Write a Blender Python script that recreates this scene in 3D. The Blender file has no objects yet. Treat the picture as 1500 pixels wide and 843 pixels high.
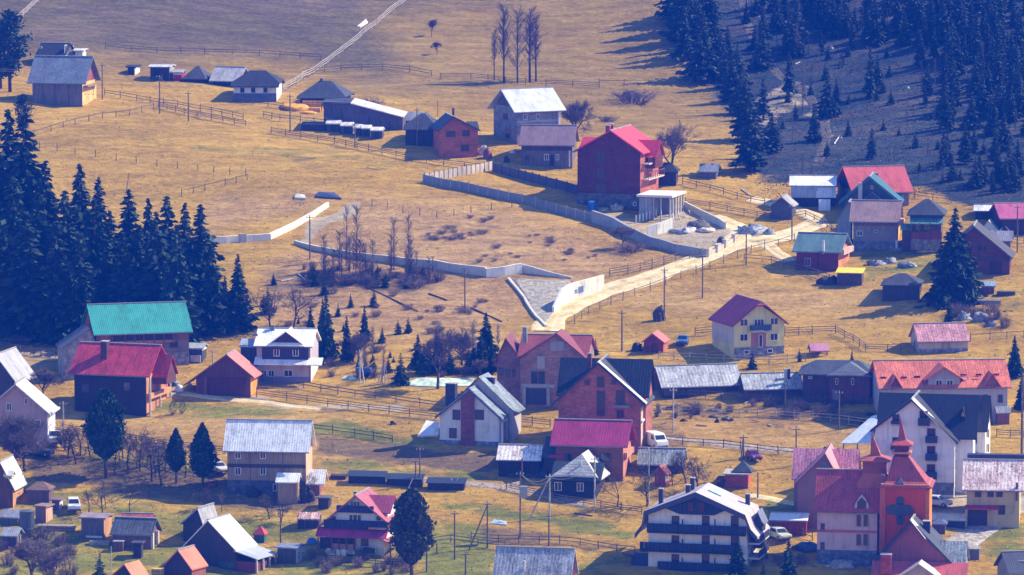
import bpy, math, random
import numpy as np
from mathutils import Vector

random.seed(7)
RNG = np.random.default_rng(7)
R = math.radians
scene = bpy.context.scene
COL = scene.collection

# ------------------------------------------------------------------ camera
F, CX, CY, PITCH, CAMH = 8000.0, 750.0, 421.5, R(6.5), 117.4
cam_d = bpy.data.cameras.new('camera')
cam_d.sensor_width = 36.0
cam_d.lens = 36.0 * F / 1500.0
cam_d.clip_start = 1.0
cam_d.clip_end = 5000.0
cam = bpy.data.objects.new('camera', cam_d)
COL.objects.link(cam)
cam.location = (0, 0, CAMH)
cam.rotation_euler = (R(90) - PITCH, 0, 0)
scene.camera = cam
_cp, _sp = math.cos(PITCH), math.sin(PITCH)


def ray(px, py):
    u, v = (px - CX) / F, (py - CY) / F
    return np.array([u, _cp - v * _sp, -_sp - v * _cp])


def project(x, y, z):
    dz = z - CAMH
    dep = y * _cp - dz * _sp
    up = y * _sp + dz * _cp
    return CX + F * x / dep, CY - F * up / dep


# ------------------------------------------------------------------ terrain
def rowdepth():
    rows = [1000, 900, 843, 760, 650, 560, 480, 400, 300, 200, 130, 0, -110, -220]
    cols = [-500, 0, 375, 750, 1125, 1500, 2000]
    T = [[660, 660, 660, 658, 656, 654, 652], [688, 687, 687, 686, 684, 682, 680], [703, 702, 702, 700, 698, 696, 694],
         [724, 723, 722, 720, 718, 716, 714], [753, 752, 750, 748, 746, 744, 742], [783, 782, 780, 776, 774, 772, 770],
         [812, 812, 808, 805, 801, 797, 795], [838, 836, 834, 831, 830, 823, 820], [868, 866, 866, 866, 868, 862, 858],
         [906, 904, 905, 908, 918, 906, 900], [940, 944, 955, 962, 962, 940, 930], [1008, 1012, 1024, 1030, 1016, 996, 980],
         [1075, 1078, 1085, 1085, 1066, 1046, 1030], [1140, 1140, 1140, 1140, 1120, 1095, 1080]]
    pts = []
    for r, row in zip(rows, T):
        for c, Y in zip(cols, row):
            d = ray(c, r)
            p = d * (Y / d[1])
            pts.append((p[0], p[1], p[2] + CAMH))
    return np.array(pts)


CTRL = rowdepth()
_S = 100.0


def _phi(r2):
    return np.where(r2 > 1e-12, 0.5 * r2 * np.log(np.maximum(r2, 1e-12)), 0.0)


def _fit():
    P = np.column_stack([CTRL[:, 0] / _S, (CTRL[:, 1] - 850) / _S])
    n = len(P)
    d2 = ((P[:, None, :] - P[None]) ** 2).sum(-1)
    A = np.zeros((n + 3, n + 3))
    A[:n, :n] = _phi(d2) + np.eye(n) * 0.02
    A[:n, n] = 1
    A[:n, n + 1:] = P
    A[n:, :n] = A[:n, n:].T
    b = np.zeros(n + 3)
    b[:n] = CTRL[:, 2]
    return P, np.linalg.solve(A, b)


_P, _W = _fit()


def tps(x, y):
    q = np.column_stack([np.ravel(x) / _S, (np.ravel(y) - 850) / _S])
    out = np.empty(len(q))
    for i in range(0, len(q), 20000):
        c = q[i:i + 20000]
        d2 = ((c[:, None, :] - _P[None]) ** 2).sum(-1)
        out[i:i + 20000] = _phi(d2) @ _W[:-3] + _W[-3] + c @ _W[-2:]
    return out.reshape(np.shape(x))


def lattice(seed, n=64):
    return np.random.default_rng(seed).random((n, n))


def vnoise(x, y, s, lat):
    n = lat.shape[0]
    x, y = x / s, y / s
    i, j = np.floor(x).astype(int), np.floor(y).astype(int)
    fx, fy = x - i, y - j
    fx, fy = fx * fx * (3 - 2 * fx), fy * fy * (3 - 2 * fy)
    a, b = lat[i % n, j % n], lat[(i + 1) % n, j % n]
    c, d = lat[i % n, (j + 1) % n], lat[(i + 1) % n, (j + 1) % n]
    return (a * (1 - fx) + b * fx) * (1 - fy) + (c * (1 - fx) + d * fx) * fy - 0.5


L1, L2, L3 = lattice(1), lattice(2), lattice(3)
GX0, GX1, GY0, GY1, GS = -112.0, 112.0, 640.0, 1110.0, 0.8
gx = np.arange(GX0, GX1 + .1, GS)
gy = np.arange(GY0, GY1 + .1, GS)
# coarse margins so the one sheet also runs past the frame
gx_all = np.concatenate([np.array([-520, -400, -300, -230, -180, -150, -130, -120]), gx, np.array([120, 130, 150, 180, 230, 300, 400, 520.])])
gy_all = np.concatenate([np.array([-80, -40, 0, 40, 100, 180, 260, 340, 420, 490, 550, 590, 620, 632.]), gy,
                         np.array([1118, 1130, 1150, 1180, 1220, 1270, 1340, 1420, 1520.])])


def ground_z(X, Y):
    Yc = np.clip(Y, 655, 1140)
    Xc = np.clip(X, -150, 150)
    z = tps(Xc, Yc)
    near = np.clip((660 - Y) / 120, 0, 1)
    near = near * near * (3 - 2 * near)
    far_side = np.where(Y < 330, 115.2 - 0.42 * np.maximum(Y, 0), 115.2 - 0.42 * 330)
    front = np.maximum(far_side, -23.4)
    z = np.where(Y < 660, z * (1 - near) + front * near, z)
    z = np.where(Y > 1140, z + (np.minimum(Y, 1330) - 1140) * .22, z)
    bump = vnoise(X, Y, 17., L1) * 1.1 + vnoise(X, Y, 6., L2) * .35 + vnoise(X, Y, 2.3, L3) * .13
    z = z + np.where(Y > 400, bump, bump * .2)
    return z


XX, YY = np.meshgrid(gx_all, gy_all)
ZZ = ground_z(XX, YY)
_i0 = int(np.where(np.isclose(gx_all, GX0))[0][0])
_j0 = int(np.where(np.isclose(gy_all, GY0))[0][0])
ZF = ZZ[_j0:_j0 + len(gy), _i0:_i0 + len(gx)]


def zt(x, y):
    """ground height (bilinear on the same mesh that is drawn)"""
    fx = np.clip((np.asarray(x, float) - GX0) / GS, 0, len(gx) - 1.001)
    fy = np.clip((np.asarray(y, float) - GY0) / GS, 0, len(gy) - 1.001)
    i, j = fx.astype(int), fy.astype(int)
    fx, fy = fx - i, fy - j
    return (ZF[j, i] * (1 - fx) + ZF[j, i + 1] * fx) * (1 - fy) + (ZF[j + 1, i] * (1 - fx) + ZF[j + 1, i + 1] * fx) * fy


_YS = np.arange(645, 1108, 1.0)


def at(px, py):
    """the spot of ground that stands behind a place in the photograph"""
    d = ray(px, py)
    t = _YS / d[1]
    g = CAMH + d[2] * t - zt(d[0] * t, _YS)
    k = np.where(g <= 0)[0]
    k = int(k[0]) if len(k) else len(_YS) - 1
    if k == 0:
        y = _YS[0]
    else:
        y = _YS[k - 1] + g[k - 1] / (g[k - 1] - g[k] + 1e-9) if g[k] <= 0 else _YS[k]
    t = y / d[1]
    x = d[0] * t
    return Vector((x, y, float(zt(x, y))))


def mpp(p):
    """metres per photograph pixel at a point"""
    return (p[1] * _cp - (p[2] - CAMH) * _sp) / F


# ------------------------------------------------------------------ mesh helpers
class MB:
    def __init__(s):
        s.v, s.f = [], []

    def add(s, vs, fs):
        o = len(s.v)
        s.v += [tuple(p) for p in vs]
        s.f += [tuple(o + i for i in f) for f in fs]
        return s

    def box(s, x0, x1, y0, y1, z0, z1):
        return s.add([(x0, y0, z0), (x1, y0, z0), (x1, y1, z0), (x0, y1, z0), (x0, y0, z1), (x1, y0, z1), (x1, y1, z1), (x0, y1, z1)],
                     [(0, 3, 2, 1), (4, 5, 6, 7), (0, 1, 5, 4), (1, 2, 6, 5), (2, 3, 7, 6), (3, 0, 4, 7)])

    def prism(s, poly, a0, a1, axis='y'):
        """poly: (across, z) outline pushed along axis"""
        n = len(poly)
        if axis == 'y':
            vs = [(u, a0, w) for u, w in poly] + [(u, a1, w) for u, w in poly]
        else:
            vs = [(a0, u, w) for u, w in poly] + [(a1, u, w) for u, w in poly]
        fs = [tuple(range(n)), tuple(range(2 * n - 1, n - 1, -1))]
        fs += [(i, (i + 1) % n + 0, (i + 1) % n + n, i + n)[::-1] for i in range(n)]
        return s.add(vs, fs)

    def shell(s, vs, fs, t=.15):
        n = len(vs)
        edges = {}
        for f in fs:
            for a, b in zip(f, f[1:] + f[:1]):
                edges[(a, b)] = 1
        rim = [(a, b) for (a, b) in edges if (b, a) not in edges]
        allv = [tuple(p) for p in vs] + [(p[0], p[1], p[2] - t) for p in vs]
        allf = [tuple(f) for f in fs] + [tuple(i + n for i in reversed(f)) for f in fs] + [(b, a, a + n, b + n) for a, b in rim]
        return s.add(allv, allf)

    def tube(s, p0, p1, r0, r1=None, n=6):
        r1 = r0 if r1 is None else r1
        a, b = Vector(p0), Vector(p1)
        d = (b - a)
        if d.length < 1e-6:
            return s
        d.normalize()
        u = d.orthogonal().normalized()
        w = d.cross(u)
        vs = []
        for p, r in ((a, r0), (b, r1)):
            for k in range(n):
                t = 2 * math.pi * k / n
                vs.append(p + u * (r * math.cos(t)) + w * (r * math.sin(t)))
        fs = [(k, (k + 1) % n, (k + 1) % n + n, k + n) for k in range(n)]
        fs += [tuple(range(n - 1, -1, -1)), tuple(range(n, 2 * n))]
        return s.add(vs, fs)

    def bar(s, p0, p1, w, h):
        """square bar between two points, h upright"""
        a, b = Vector(p0), Vector(p1)
        d = (b - a).normalized()
        sd = Vector((0, 0, 1)).cross(d)
        sd = sd.normalized() if sd.length > .05 else Vector((1, 0, 0))
        up = d.cross(sd)
        vs = []
        for p in (a, b):
            for i, j in ((-1, -1), (1, -1), (1, 1), (-1, 1)):
                vs.append(p + sd * (i * w / 2) + up * (j * h / 2))
        return s.add(vs, [(0, 1, 5, 4), (1, 2, 6, 5), (2, 3, 7, 6), (3, 0, 4, 7), (3, 2, 1, 0), (4, 5, 6, 7)])

    def blob(s, c, r, seed=0, nu=9, nv=6, rough=.18):
        rr = random.Random(seed)
        vs, fs = [], []
        for j in range(nv + 1):
            th = math.pi * j / nv
            for i in range(nu):
                ph = 2 * math.pi * i / nu
                k = 1 + rough * (rr.random() * 2 - 1)
                vs.append((c[0] + r[0] * k * math.sin(th) * math.cos(ph), c[1] + r[1] * k * math.sin(th) * math.sin(ph), c[2] + r[2] * k * math.cos(th)))
        for j in range(nv):
            for i in range(nu):
                fs.append((j * nu + i, (j + 1) * nu + i, (j + 1) * nu + (i + 1) % nu, j * nu + (i + 1) % nu))
        return s.add(vs, fs)

    def mesh(s, name, mat, smooth=False):
        me = bpy.data.meshes.new(name)
        me.from_pydata(s.v, [], s.f)
        me.materials.append(mat)
        if smooth:
            me.polygons.foreach_set('use_smooth', [True] * len(me.polygons))
        me.update()
        return me

    def obj(s, name, mat, parent=None, loc=(0, 0, 0), smooth=False):
        o = bpy.data.objects.new(name, s.mesh(name, mat, smooth))
        COL.objects.link(o)
        o.parent = parent
        o.location = loc
        return o


def tag(o, label, cat, group=None, kind=None):
    if label:
        o['label'] = label
    if cat:
        o['category'] = cat
    if group:
        o['group'] = group
    if kind:
        o['kind'] = kind
    return o


def empty(name, loc, yaw=0, label=None, cat=None, group=None):
    o = bpy.data.objects.new(name, None)
    COL.objects.link(o)
    o.empty_display_size = .5
    o.location = loc
    o.rotation_euler = (0, 0, R(yaw))
    return tag(o, label, cat, group)


def link(name, me, parent=None, loc=(0, 0, 0), rot=0, sc=1.0):
    o = bpy.data.objects.new(name, me)
    COL.objects.link(o)
    o.parent = parent
    o.location = loc
    o.rotation_euler = (0, 0, rot)
    o.scale = (sc, sc, sc) if not hasattr(sc, '__len__') else sc
    return o


def copy_tree(o, parent=None):
    c = o.copy()
    COL.objects.link(c)
    c.parent = parent
    for ch in o.children:
        copy_tree(ch, c)
    return c


# ------------------------------------------------------------------ materials
class NT:
    def __init__(s, name):
        s.m = bpy.data.materials.new(name)
        s.m.use_nodes = True
        s.t = s.m.node_tree
        s.b = s.t.nodes['Principled BSDF']

    def n(s, kind, **kw):
        nd = s.t.nodes.new('ShaderNode' + kind)
        for k, v in kw.items():
            if k.startswith('i_'):
                nd.inputs[k[2:].replace('_', ' ')].default_value = v
            else:
                setattr(nd, k, v)
        return nd

    def l(s, a, b):
        s.t.links.new(a, b)

    def coord(s, scale=(1, 1, 1), which='Object'):
        c = s.n('TexCoord')
        m = s.n('Mapping')
        m.inputs['Scale'].default_value = scale
        s.l(c.outputs[which], m.inputs['Vector'])
        return m.outputs['Vector']

    def noise(s, vec, scale, detail=3, rough=.55):
        nd = s.n('TexNoise')
        nd.inputs['Scale'].default_value = scale
        nd.inputs['Detail'].default_value = detail
        nd.inputs['Roughness'].default_value = rough
        s.l(vec, nd.inputs['Vector'])
        return nd.outputs['Fac']

    def ramp(s, fac, stops):
        r = s.n('ValToRGB')
        els = r.color_ramp.elements
        while len(els) < len(stops):
            els.new(.5)
        for e, (p, c) in zip(els, stops):
            e.position = p
            e.color = (*c, 1) if len(c) == 3 else c
        s.l(fac, r.inputs['Fac'])
        return r.outputs['Color']

    def mix(s, fac, a, b, mode='MIX'):
        nd = s.n('Mix', data_type='RGBA', blend_type=mode)
        for sock, v in ((nd.inputs['Factor'], fac), (nd.inputs['A'], a), (nd.inputs['B'], b)):
            pass
        ins = {'f': nd.inputs[0], 'a': nd.inputs[6], 'b': nd.inputs[7]}
        for k, v in (('f', fac), ('a', a), ('b', b)):
            if isinstance(v, (int, float)):
                ins[k].default_value = v
            elif isinstance(v, (tuple, list)):
                ins[k].default_value = (*v, 1) if len(v) == 3 else v
            else:
                s.l(v, ins[k])
        return nd.outputs[2]

    def math(s, op, a, b=0.0):
        nd = s.n('Math', operation=op)
        for i, v in enumerate((a, b)):
            if isinstance(v, (int, float)):
                nd.inputs[i].default_value = v
            else:
                s.l(v, nd.inputs[i])
        return nd.outputs[0]

    def bump(s, h, strength=.4, dist=.1):
        nd = s.n('Bump')
        nd.inputs['Strength'].default_value = strength
        nd.inputs['Distance'].default_value = dist
        s.l(h, nd.inputs['Height'])
        s.l(nd.outputs['Normal'], s.b.inputs['Normal'])

    def done(s, col, rough=.85, spec=.3):
        if isinstance(col, (tuple, list)):
            s.b.inputs['Base Color'].default_value = (*col, 1)
        else:
            s.l(col, s.b.inputs['Base Color'])
        s.b.inputs['Roughness'].default_value = rough
        s.b.inputs['Specular IOR Level'].default_value = spec
        return s.m


_mats = {}


def sc(c, k):
    return tuple(max(0, min(1, v * k)) for v in c)


def M(kind, c, **kw):
    key = (kind, c, tuple(sorted(kw.items())))
    if key in _mats:
        return _mats[key]
    nt = NT(f'{kind}_{len(_mats)}')
    if kind == 'plaster':
        v = nt.coord()
        a = nt.noise(v, .6, 5)
        st = nt.noise(nt.coord((2.2, 2.2, .18)), 1.2, 3)
        k = nt.math('ADD', nt.math('MULTIPLY', a, .5), nt.math('MULTIPLY', st, .5))
        col = nt.ramp(k, [(.34, sc(c, .66)), (.47, sc(c, .96)), (.68, sc(c, 1.1))])
        nt.bump(nt.noise(v, 9, 2), .15, .03)
        m = nt.done(col, .9, .2)
    elif kind == 'plank':      # upright boards
        v = nt.coord((5.5, 5.5, .35))
        a = nt.noise(v, 1.3, 3)
        b = nt.noise(nt.coord(), .5, 4)
        k = nt.math('ADD', nt.math('MULTIPLY', a, .65), nt.math('MULTIPLY', b, .35))
        col = nt.ramp(k, [(.32, sc(c, .5)), (.5, c), (.7, sc(c, 1.35))])
        nt.bump(a, .5, .05)
        m = nt.done(col, .85, .2)
    elif kind == 'log':        # boards or logs laid flat
        v = nt.coord((.35, .35, 4.5))
        a = nt.noise(v, 1.3, 3)
        b = nt.noise(nt.coord(), .5, 4)
        k = nt.math('ADD', nt.math('MULTIPLY', a, .6), nt.math('MULTIPLY', b, .4))
        col = nt.ramp(k, [(.32, sc(c, .55)), (.5, c), (.7, sc(c, 1.3))])
        nt.bump(a, .5, .06)
        m = nt.done(col, .85, .2)
    elif kind == 'brick':
        co = nt.n('TexCoord')
        sx = nt.n('SeparateXYZ')
        nt.l(co.outputs['Object'], sx.inputs[0])
        cb = nt.n('CombineXYZ')
        nt.l(nt.math('ADD', sx.outputs[0], sx.outputs[1]), cb.inputs[0])
        nt.l(sx.outputs[2], cb.inputs[1])
        bt = nt.n('TexBrick')
        nt.l(cb.outputs[0], bt.inputs['Vector'])
        for nme, val in (('Color1', (*sc(c, .78), 1)), ('Color2', (*sc(c, 1.22), 1)), ('Mortar', (*sc(c, .95), 1)), ('Scale', 1.0), ('Mortar Size', .018),
                         ('Brick Width', .5), ('Row Height', .24), ('Bias', 0.0)):
            bt.inputs[nme].default_value = val
        a = nt.noise(nt.coord(), .7, 4)
        col = nt.mix(.7, bt.outputs['Color'], nt.ramp(a, [(.3, (.6, .6, .6)), (.7, (1.25, 1.25, 1.25))]), 'MULTIPLY')
        m = nt.done(col, .9, .2)
    elif kind == 'roof':       # ribbed sheet or tile; ax = direction across the ribs
        ax = kw.get('ax', 'x')
        dirt = kw.get('dirt', .5)
        p = kw.get('period', .38) * .75
        s3 = (1, .13, .13) if ax == 'x' else (.13, 1, .13)
        a = nt.noise(nt.coord(s3), 4.5, 3, .7)
        w = nt.n('TexWave', wave_type='BANDS', bands_direction='X' if ax == 'x' else 'Y')
        w.inputs['Scale'].default_value = .314 / p
        w.inputs['Distortion'].default_value = .6
        w.inputs['Detail'].default_value = 1
        nt.l(nt.coord(), w.inputs['Vector'])
        b = nt.noise(nt.coord(), .45, 5, .6)
        sp = nt.noise(nt.coord(), 3.4, 2, .85)
        k = nt.math('ADD', nt.math('MULTIPLY', a, .36), nt.math('ADD', nt.math('MULTIPLY', b, .26), nt.math('MULTIPLY', sp, .38)))
        d = sc(c, 1 - .55 * dirt)
        col = nt.ramp(k, [(.41, d), (.5, c), (.59, sc(c, 1 + .6 * dirt))])
        col = nt.mix(.3, col, nt.ramp(w.outputs['Fac'], [(.2, (.72, .72, .72)), (.8, (1.15, 1.15, 1.15))]), 'MULTIPLY')
        # fading and run-off streaks down the slope, in patches
        st = nt.noise(nt.coord((.9, .22, .5) if ax == 'x' else (.22, .9, .5)), .9, 4, .65)
        col = nt.mix(.75, col, nt.ramp(st, [(.34, (.66, .64, .64)), (.47, (.95, .95, .95)), (.66, (1.12, 1.1, 1.08))]), 'MULTIPLY')
        nt.bump(nt.math('ADD', nt.math('MULTIPLY', w.outputs['Fac'], .5), sp), .4, .06)
        m = nt.done(col, kw.get('rough', .6), .35)
    elif kind == 'stone':
        v = nt.coord()
        vo = nt.n('TexVoronoi')
        vo.inputs['Scale'].default_value = kw.get('scale', 1.6)
        nt.l(v, vo.inputs['Vector'])
        a = nt.noise(v, 1.2, 5)
        col = nt.mix(.5, nt.ramp(a, [(.3, sc(c, .6)), (.7, sc(c, 1.3))]), nt.ramp(vo.outputs['Distance'], [(.0, (1, 1, 1)), (.6, (.25, .25, .25))]), 'SOFT_LIGHT')
        nt.bump(vo.outputs['Distance'], .6, .1)
        m = nt.done(col, .9, .2)
    elif kind == 'glass':
        m = nt.done(c, .12, .6)
    elif kind == 'paint':
        a = nt.noise(nt.coord(), 1.5, 4)
        m = nt.done(nt.ramp(a, [(.3, sc(c, .8)), (.7, sc(c, 1.12))]), kw.get('rough', .5), .4)
    elif kind == 'leaf':
        oi = nt.n('ObjectInfo')
        g = nt.n('NewGeometry')
        a = nt.noise(nt.coord(which='Generated'), 14, 3)
        k = nt.math('ADD', nt.math('MULTIPLY', a, .6), nt.math('MULTIPLY', g.outputs['Random Per Island'], .4))
        col = nt.ramp(k, [(.25, sc(c, .55)), (.5, c), (.78, sc(c, 1.75))])
        col = nt.mix(.35, col, nt.ramp(oi.outputs['Random'], [(0, (.6, .75, .6)), (.5, (1, 1, 1)), (1, (1.35, 1.15, .8))]), 'MULTIPLY')
        m = nt.done(col, .8, .15)
    else:                      # bark and twigs
        oi = nt.n('ObjectInfo')
        a = nt.noise(nt.coord(), 3, 3)
        col = nt.ramp(a, [(.3, sc(c, .6)), (.7, sc(c, 1.35))])
        col = nt.mix(.4, col, nt.ramp(oi.outputs['Random'], [(0, (.7, .7, .75)), (1, (1.25, 1.15, 1.05))]), 'MULTIPLY')
        m = nt.done(col, .9, .15)
    _mats[key] = m
    return m
# ------------------------------------------------------------------ ground sheet
def seg_dist(px, py, a, b):
    ax, ay = a
    bx, by = b
    dx, dy = bx - ax, by - ay
    t = np.clip(((px - ax) * dx + (py - ay) * dy) / (dx * dx + dy * dy + 1e-9), 0, 1)
    return np.hypot(px - ax - t * dx, py - ay - t * dy)


def area(px, py, poly, soft=8.):
    """1 inside the outline, fading over a soft edge"""
    ins = np.zeros(px.shape, bool)
    d = np.full(px.shape, 1e9)
    n = len(poly)
    for k in range(n):
        a, b = poly[k], poly[(k + 1) % n]
        d = np.minimum(d, seg_dist(px, py, a, b))
        if a[1] != b[1]:
            c = ((a[1] > py) != (b[1] > py)) & (px < (b[0] - a[0]) * (py - a[1]) / (b[1] - a[1]) + a[0])
            ins ^= c
    return np.clip(.5 + np.where(ins, d, -d) / soft, 0, 1)


def build_ground():
    ny, nx = XX.shape
    co = np.column_stack([XX.ravel(), YY.ravel(), ZZ.ravel()]).astype(np.float32)
    i, j = np.meshgrid(np.arange(nx - 1), np.arange(ny - 1))
    a = (j * nx + i).ravel()
    quads = np.column_stack([a, a + 1, a + nx + 1, a + nx]).astype(np.int32)
    me = bpy.data.meshes.new('ground')
    me.vertices.add(len(co))
    me.vertices.foreach_set('co', co.ravel())
    me.loops.add(quads.size)
    me.loops.foreach_set('vertex_index', quads.ravel())
    me.polygons.add(len(quads))
    me.polygons.foreach_set('loop_start', np.arange(0, quads.size, 4, dtype=np.int32))
    me.polygons.foreach_set('use_smooth', np.ones(len(quads), bool))
    me.update(calc_edges=True)
    x, y, z = XX.ravel(), YY.ravel(), ZZ.ravel()
    yy = np.maximum(y, 300)
    px, py = project(x, yy, z)
    # wobble so that no edge of a patch is straight
    wx = px + vnoise(x, y, 7, L2) * 26 + vnoise(x, y, 2.2, L3) * 10
    wy = py + vnoise(x, y, 8, L3) * 14 + vnoise(x, y, 2.5, L1) * 6
    green = np.zeros(len(x))
    for poly, k, s in (
        ([(-80, 690), (60, 705), (330, 735), (470, 760), (640, 770), (730, 800), (730, 960), (-200, 960)], .54, 60),
        ([(60, 655), (130, 650), (340, 690), (330, 705), (150, 690)], .55, 18),
        ([(455, 622), (560, 628), (640, 640), (640, 652), (455, 640)], .75, 12),
        ([(240, 590), (420, 590), (470, 612), (330, 620), (120, 620)], .55, 22),
        ([(470, 670), (560, 676), (740, 690), (740, 716), (600, 700), (470, 690)], .55, 16),
        ([(640, 735), (760, 748), (935, 775), (930, 792), (760, 766), (640, 752)], .7, 12),
        ([(620, 770), (730, 775), (730, 860), (620, 860)], .75, 25),
        ([(1120, 735), (1200, 735), (1200, 760), (1120, 752)], 1.0, 10),
        ([(1250, 365), (1400, 365), (1420, 400), (1270, 412)], .55, 18),
        ([(1350, 420), (1500, 420), (1500, 470), (1420, 450)], .4, 20),
        ([(840, 790), (960, 800), (1200, 850), (840, 900)], .35, 30),
        ([(370, 205), (470, 215), (640, 250), (560, 262), (380, 235)], .35, 24),
        ([(150, 185), (300, 200), (380, 222), (240, 230), (100, 205)], .3, 26),
        ([(1330, 740), (1500, 700), (1500, 820), (1420, 800)], .6, 20),
        ([(870, 420), (960, 430), (1000, 470), (880, 470)], .22, 30),
    ):
        green = np.maximum(green, area(wx, wy, poly, s) * k)
    soil = np.zeros(len(x))
    for poly, k, s in (
        ([(455, 640), (640, 652), (760, 665), (730, 690), (600, 684), (460, 664)], .9, 14),
        ([(60, 668), (180, 676), (360, 705), (470, 735), (420, 752), (200, 725), (50, 700)], .95, 16),
        ([(700, 768), (830, 776), (930, 790), (920, 806), (720, 800)], .6, 16),
        ([(930, 620), (1010, 625), (1010, 655), (930, 655)], .6, 14),
        ([(960, 585), (1280, 600), (1270, 635), (1100, 625), (960, 612)], .55, 22),
        ([(98, 6), (250, 14), (242, 27), (92, 18)], .9, 5),
        ([(300, -30), (540, -40), (530, 12), (420, 26), (270, 22)], .75, 9),
        ([(430, 232), (590, 250), (580, 258), (440, 242)], .5, 10),
        ([(0, 20), (200, 30), (420, 60), (420, 95), (200, 85), (0, 70)], .45, 40),
        ([(560, 300), (830, 330), (860, 390), (700, 395), (560, 350)], .28, 40),
        ([(370, 400), (470, 395), (640, 405), (640, 430), (480, 440), (380, 450)], .5, 24),
        ([(640, 690), (930, 720), (930, 742), (640, 708)], .3, 12),
        ([(380, 585), (660, 605), (650, 625), (380, 600)], .4, 14),
        ([(0, 720), (110, 730), (110, 775), (0, 770)], .4, 25),
    ):
        soil = np.maximum(soil, area(wx, wy, poly, s) * k)
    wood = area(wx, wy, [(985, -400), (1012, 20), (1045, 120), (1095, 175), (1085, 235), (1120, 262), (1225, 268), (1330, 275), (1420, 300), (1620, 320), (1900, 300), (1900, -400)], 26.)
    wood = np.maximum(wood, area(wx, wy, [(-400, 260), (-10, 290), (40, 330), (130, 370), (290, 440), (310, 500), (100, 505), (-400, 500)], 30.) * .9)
    bare = np.zeros(len(x))
    for poly, k, s in (
        ([(1000, 300), (1060, 330), (1110, 345), (1090, 365), (1030, 372), (985, 345), (960, 352), (930, 340)], .9, 14),
        ([(440, 335), (470, 315), (500, 300), (530, 292), (520, 305), (480, 325), (455, 350), (430, 358)], .8, 8),
        ([(1330, 720), (1500, 690), (1500, 730), (1440, 790), (1400, 800)], .6, 20),
        ([(0, 515), (100, 512), (110, 530), (60, 540), (0, 535)], .5, 12),
        ([(1100, 200), (1115, 140), (1150, 110), (1175, 120), (1215, 180), (1205, 210), (1180, 160)], .5, 12),
        ([(830, 300), (940, 320), (960, 350), (900, 335), (820, 310)], .5, 14),
        ([(250, 575), (400, 585), (600, 600), (590, 606), (380, 594), (240, 584)], .75, 5),
        ([(1260, 345), (1380, 360), (1400, 375), (1300, 372)], .5, 12),
    ):
        bare = np.maximum(bare, area(wx, wy, poly, s) * k)
    att = me.color_attributes.new('cover', 'FLOAT_COLOR', 'POINT')
    att.data.foreach_set('color', np.column_stack([green, soil, wood, bare]).astype(np.float32).ravel())
    old = np.clip((132 + np.clip(px - 380, 0, 520) * .17 - py + (wy - py) * 1.5) / 70, 0, 1)
    old = old * (1 - .5 * area(wx, wy, [(540, 20), (980, -60), (1040, 60), (1080, 200), (880, 190), (600, 130)], 60.))
    red = np.zeros(len(x))
    for poly, k, s in (([(380, 400), (520, 290), (700, 300), (900, 345), (1020, 378), (880, 410), (760, 480), (640, 500), (380, 480)], .9, 60),
                       ([(0, 560), (240, 600), (460, 600), (640, 640), (900, 690), (930, 740), (600, 700), (300, 690), (0, 660)], .45, 50),
                       ([(850, 430), (1040, 400), (1340, 420), (1340, 470), (1000, 470)], .5, 50), ([(300, 290), (470, 270), (480, 300), (300, 350)], .7, 30),
                       ([(950, 600), (1300, 620), (1290, 690), (950, 640)], .5, 30)):
        red = np.maximum(red, area(wx, wy, poly, s) * k)
    att2 = me.color_attributes.new('age', 'FLOAT_COLOR', 'POINT')
    att2.data.foreach_set('color', np.column_stack([old, red, np.zeros(len(x)), np.ones(len(x))]).astype(np.float32).ravel())
    nt = NT('meadow')
    v = nt.coord((1, 1, 1))
    vs = nt.coord((.35, 1.0, 1.0))
    big = nt.noise(nt.coord((.5, 1, 1)), .045, 4, .6)
    mid = nt.noise(vs, .35, 5, .65)
    fine = nt.noise(v, 2.6, 4, .75)
    tuft = nt.noise(nt.coord((.8, 1, 1)), 1.1, 5, .8)
    k = nt.math('ADD', nt.math('MULTIPLY', mid, .34), nt.math('ADD', nt.math('MULTIPLY', tuft, .46), nt.math('MULTIPLY', big, .2)))
    straw = nt.ramp(k, [(.36, (.19, .112, .014)), (.46, (.345, .200, .024)), (.54, (.48, .285, .036)), (.64, (.65, .42, .075))])
    # older, redder bracken-like grass in places
    rust = nt.ramp(k, [(.36, (.17, .098, .035)), (.47, (.335, .195, .065)), (.55, (.48, .295, .10)), (.65, (.64, .44, .17))])
    worn = nt.ramp(k, [(.36, (.030, .032, .02)), (.5, (.075, .070, .04)), (.64, (.165, .14, .075))])
    ag = nt.n('Attribute', attribute_name='age')
    sg = nt.n('SeparateColor')
    nt.l(ag.outputs['Color'], sg.inputs[0])
    bl = nt.ramp(nt.math('ADD', sg.outputs[1], nt.math('SUBTRACT', big, .5)), [(.12, (0, 0, 0)), (.8, (1, 1, 1))])
    straw = nt.mix(bl, straw, rust)
    straw = nt.mix(nt.math('MULTIPLY', sg.outputs[0], .85), straw, worn)
    grass = nt.ramp(k, [(.34, (.075, .085, .012)), (.5, (.165, .165, .016)), (.64, (.33, .29, .04))])
    earth = nt.ramp(k, [(.34, (.06, .044, .025)), (.5, (.13, .092, .05)), (.66, (.25, .18, .09))])
    floor_ = nt.ramp(k, [(.36, (.013, .026, .032)), (.46, (.024, .042, .050)), (.55, (.045, .060, .064)), (.66, (.13, .12, .09))])  # wood floor tinted blue: haze of the slope put into colour
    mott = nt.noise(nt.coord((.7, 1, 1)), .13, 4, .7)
    floor_ = nt.mix(nt.ramp(mott, [(.42, (0, 0, 0)), (.62, (1, 1, 1))]), floor_, nt.ramp(k, [(.36, (.030, .034, .034)), (.5, (.068, .066, .058)), (.66, (.17, .14, .10))]))
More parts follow.
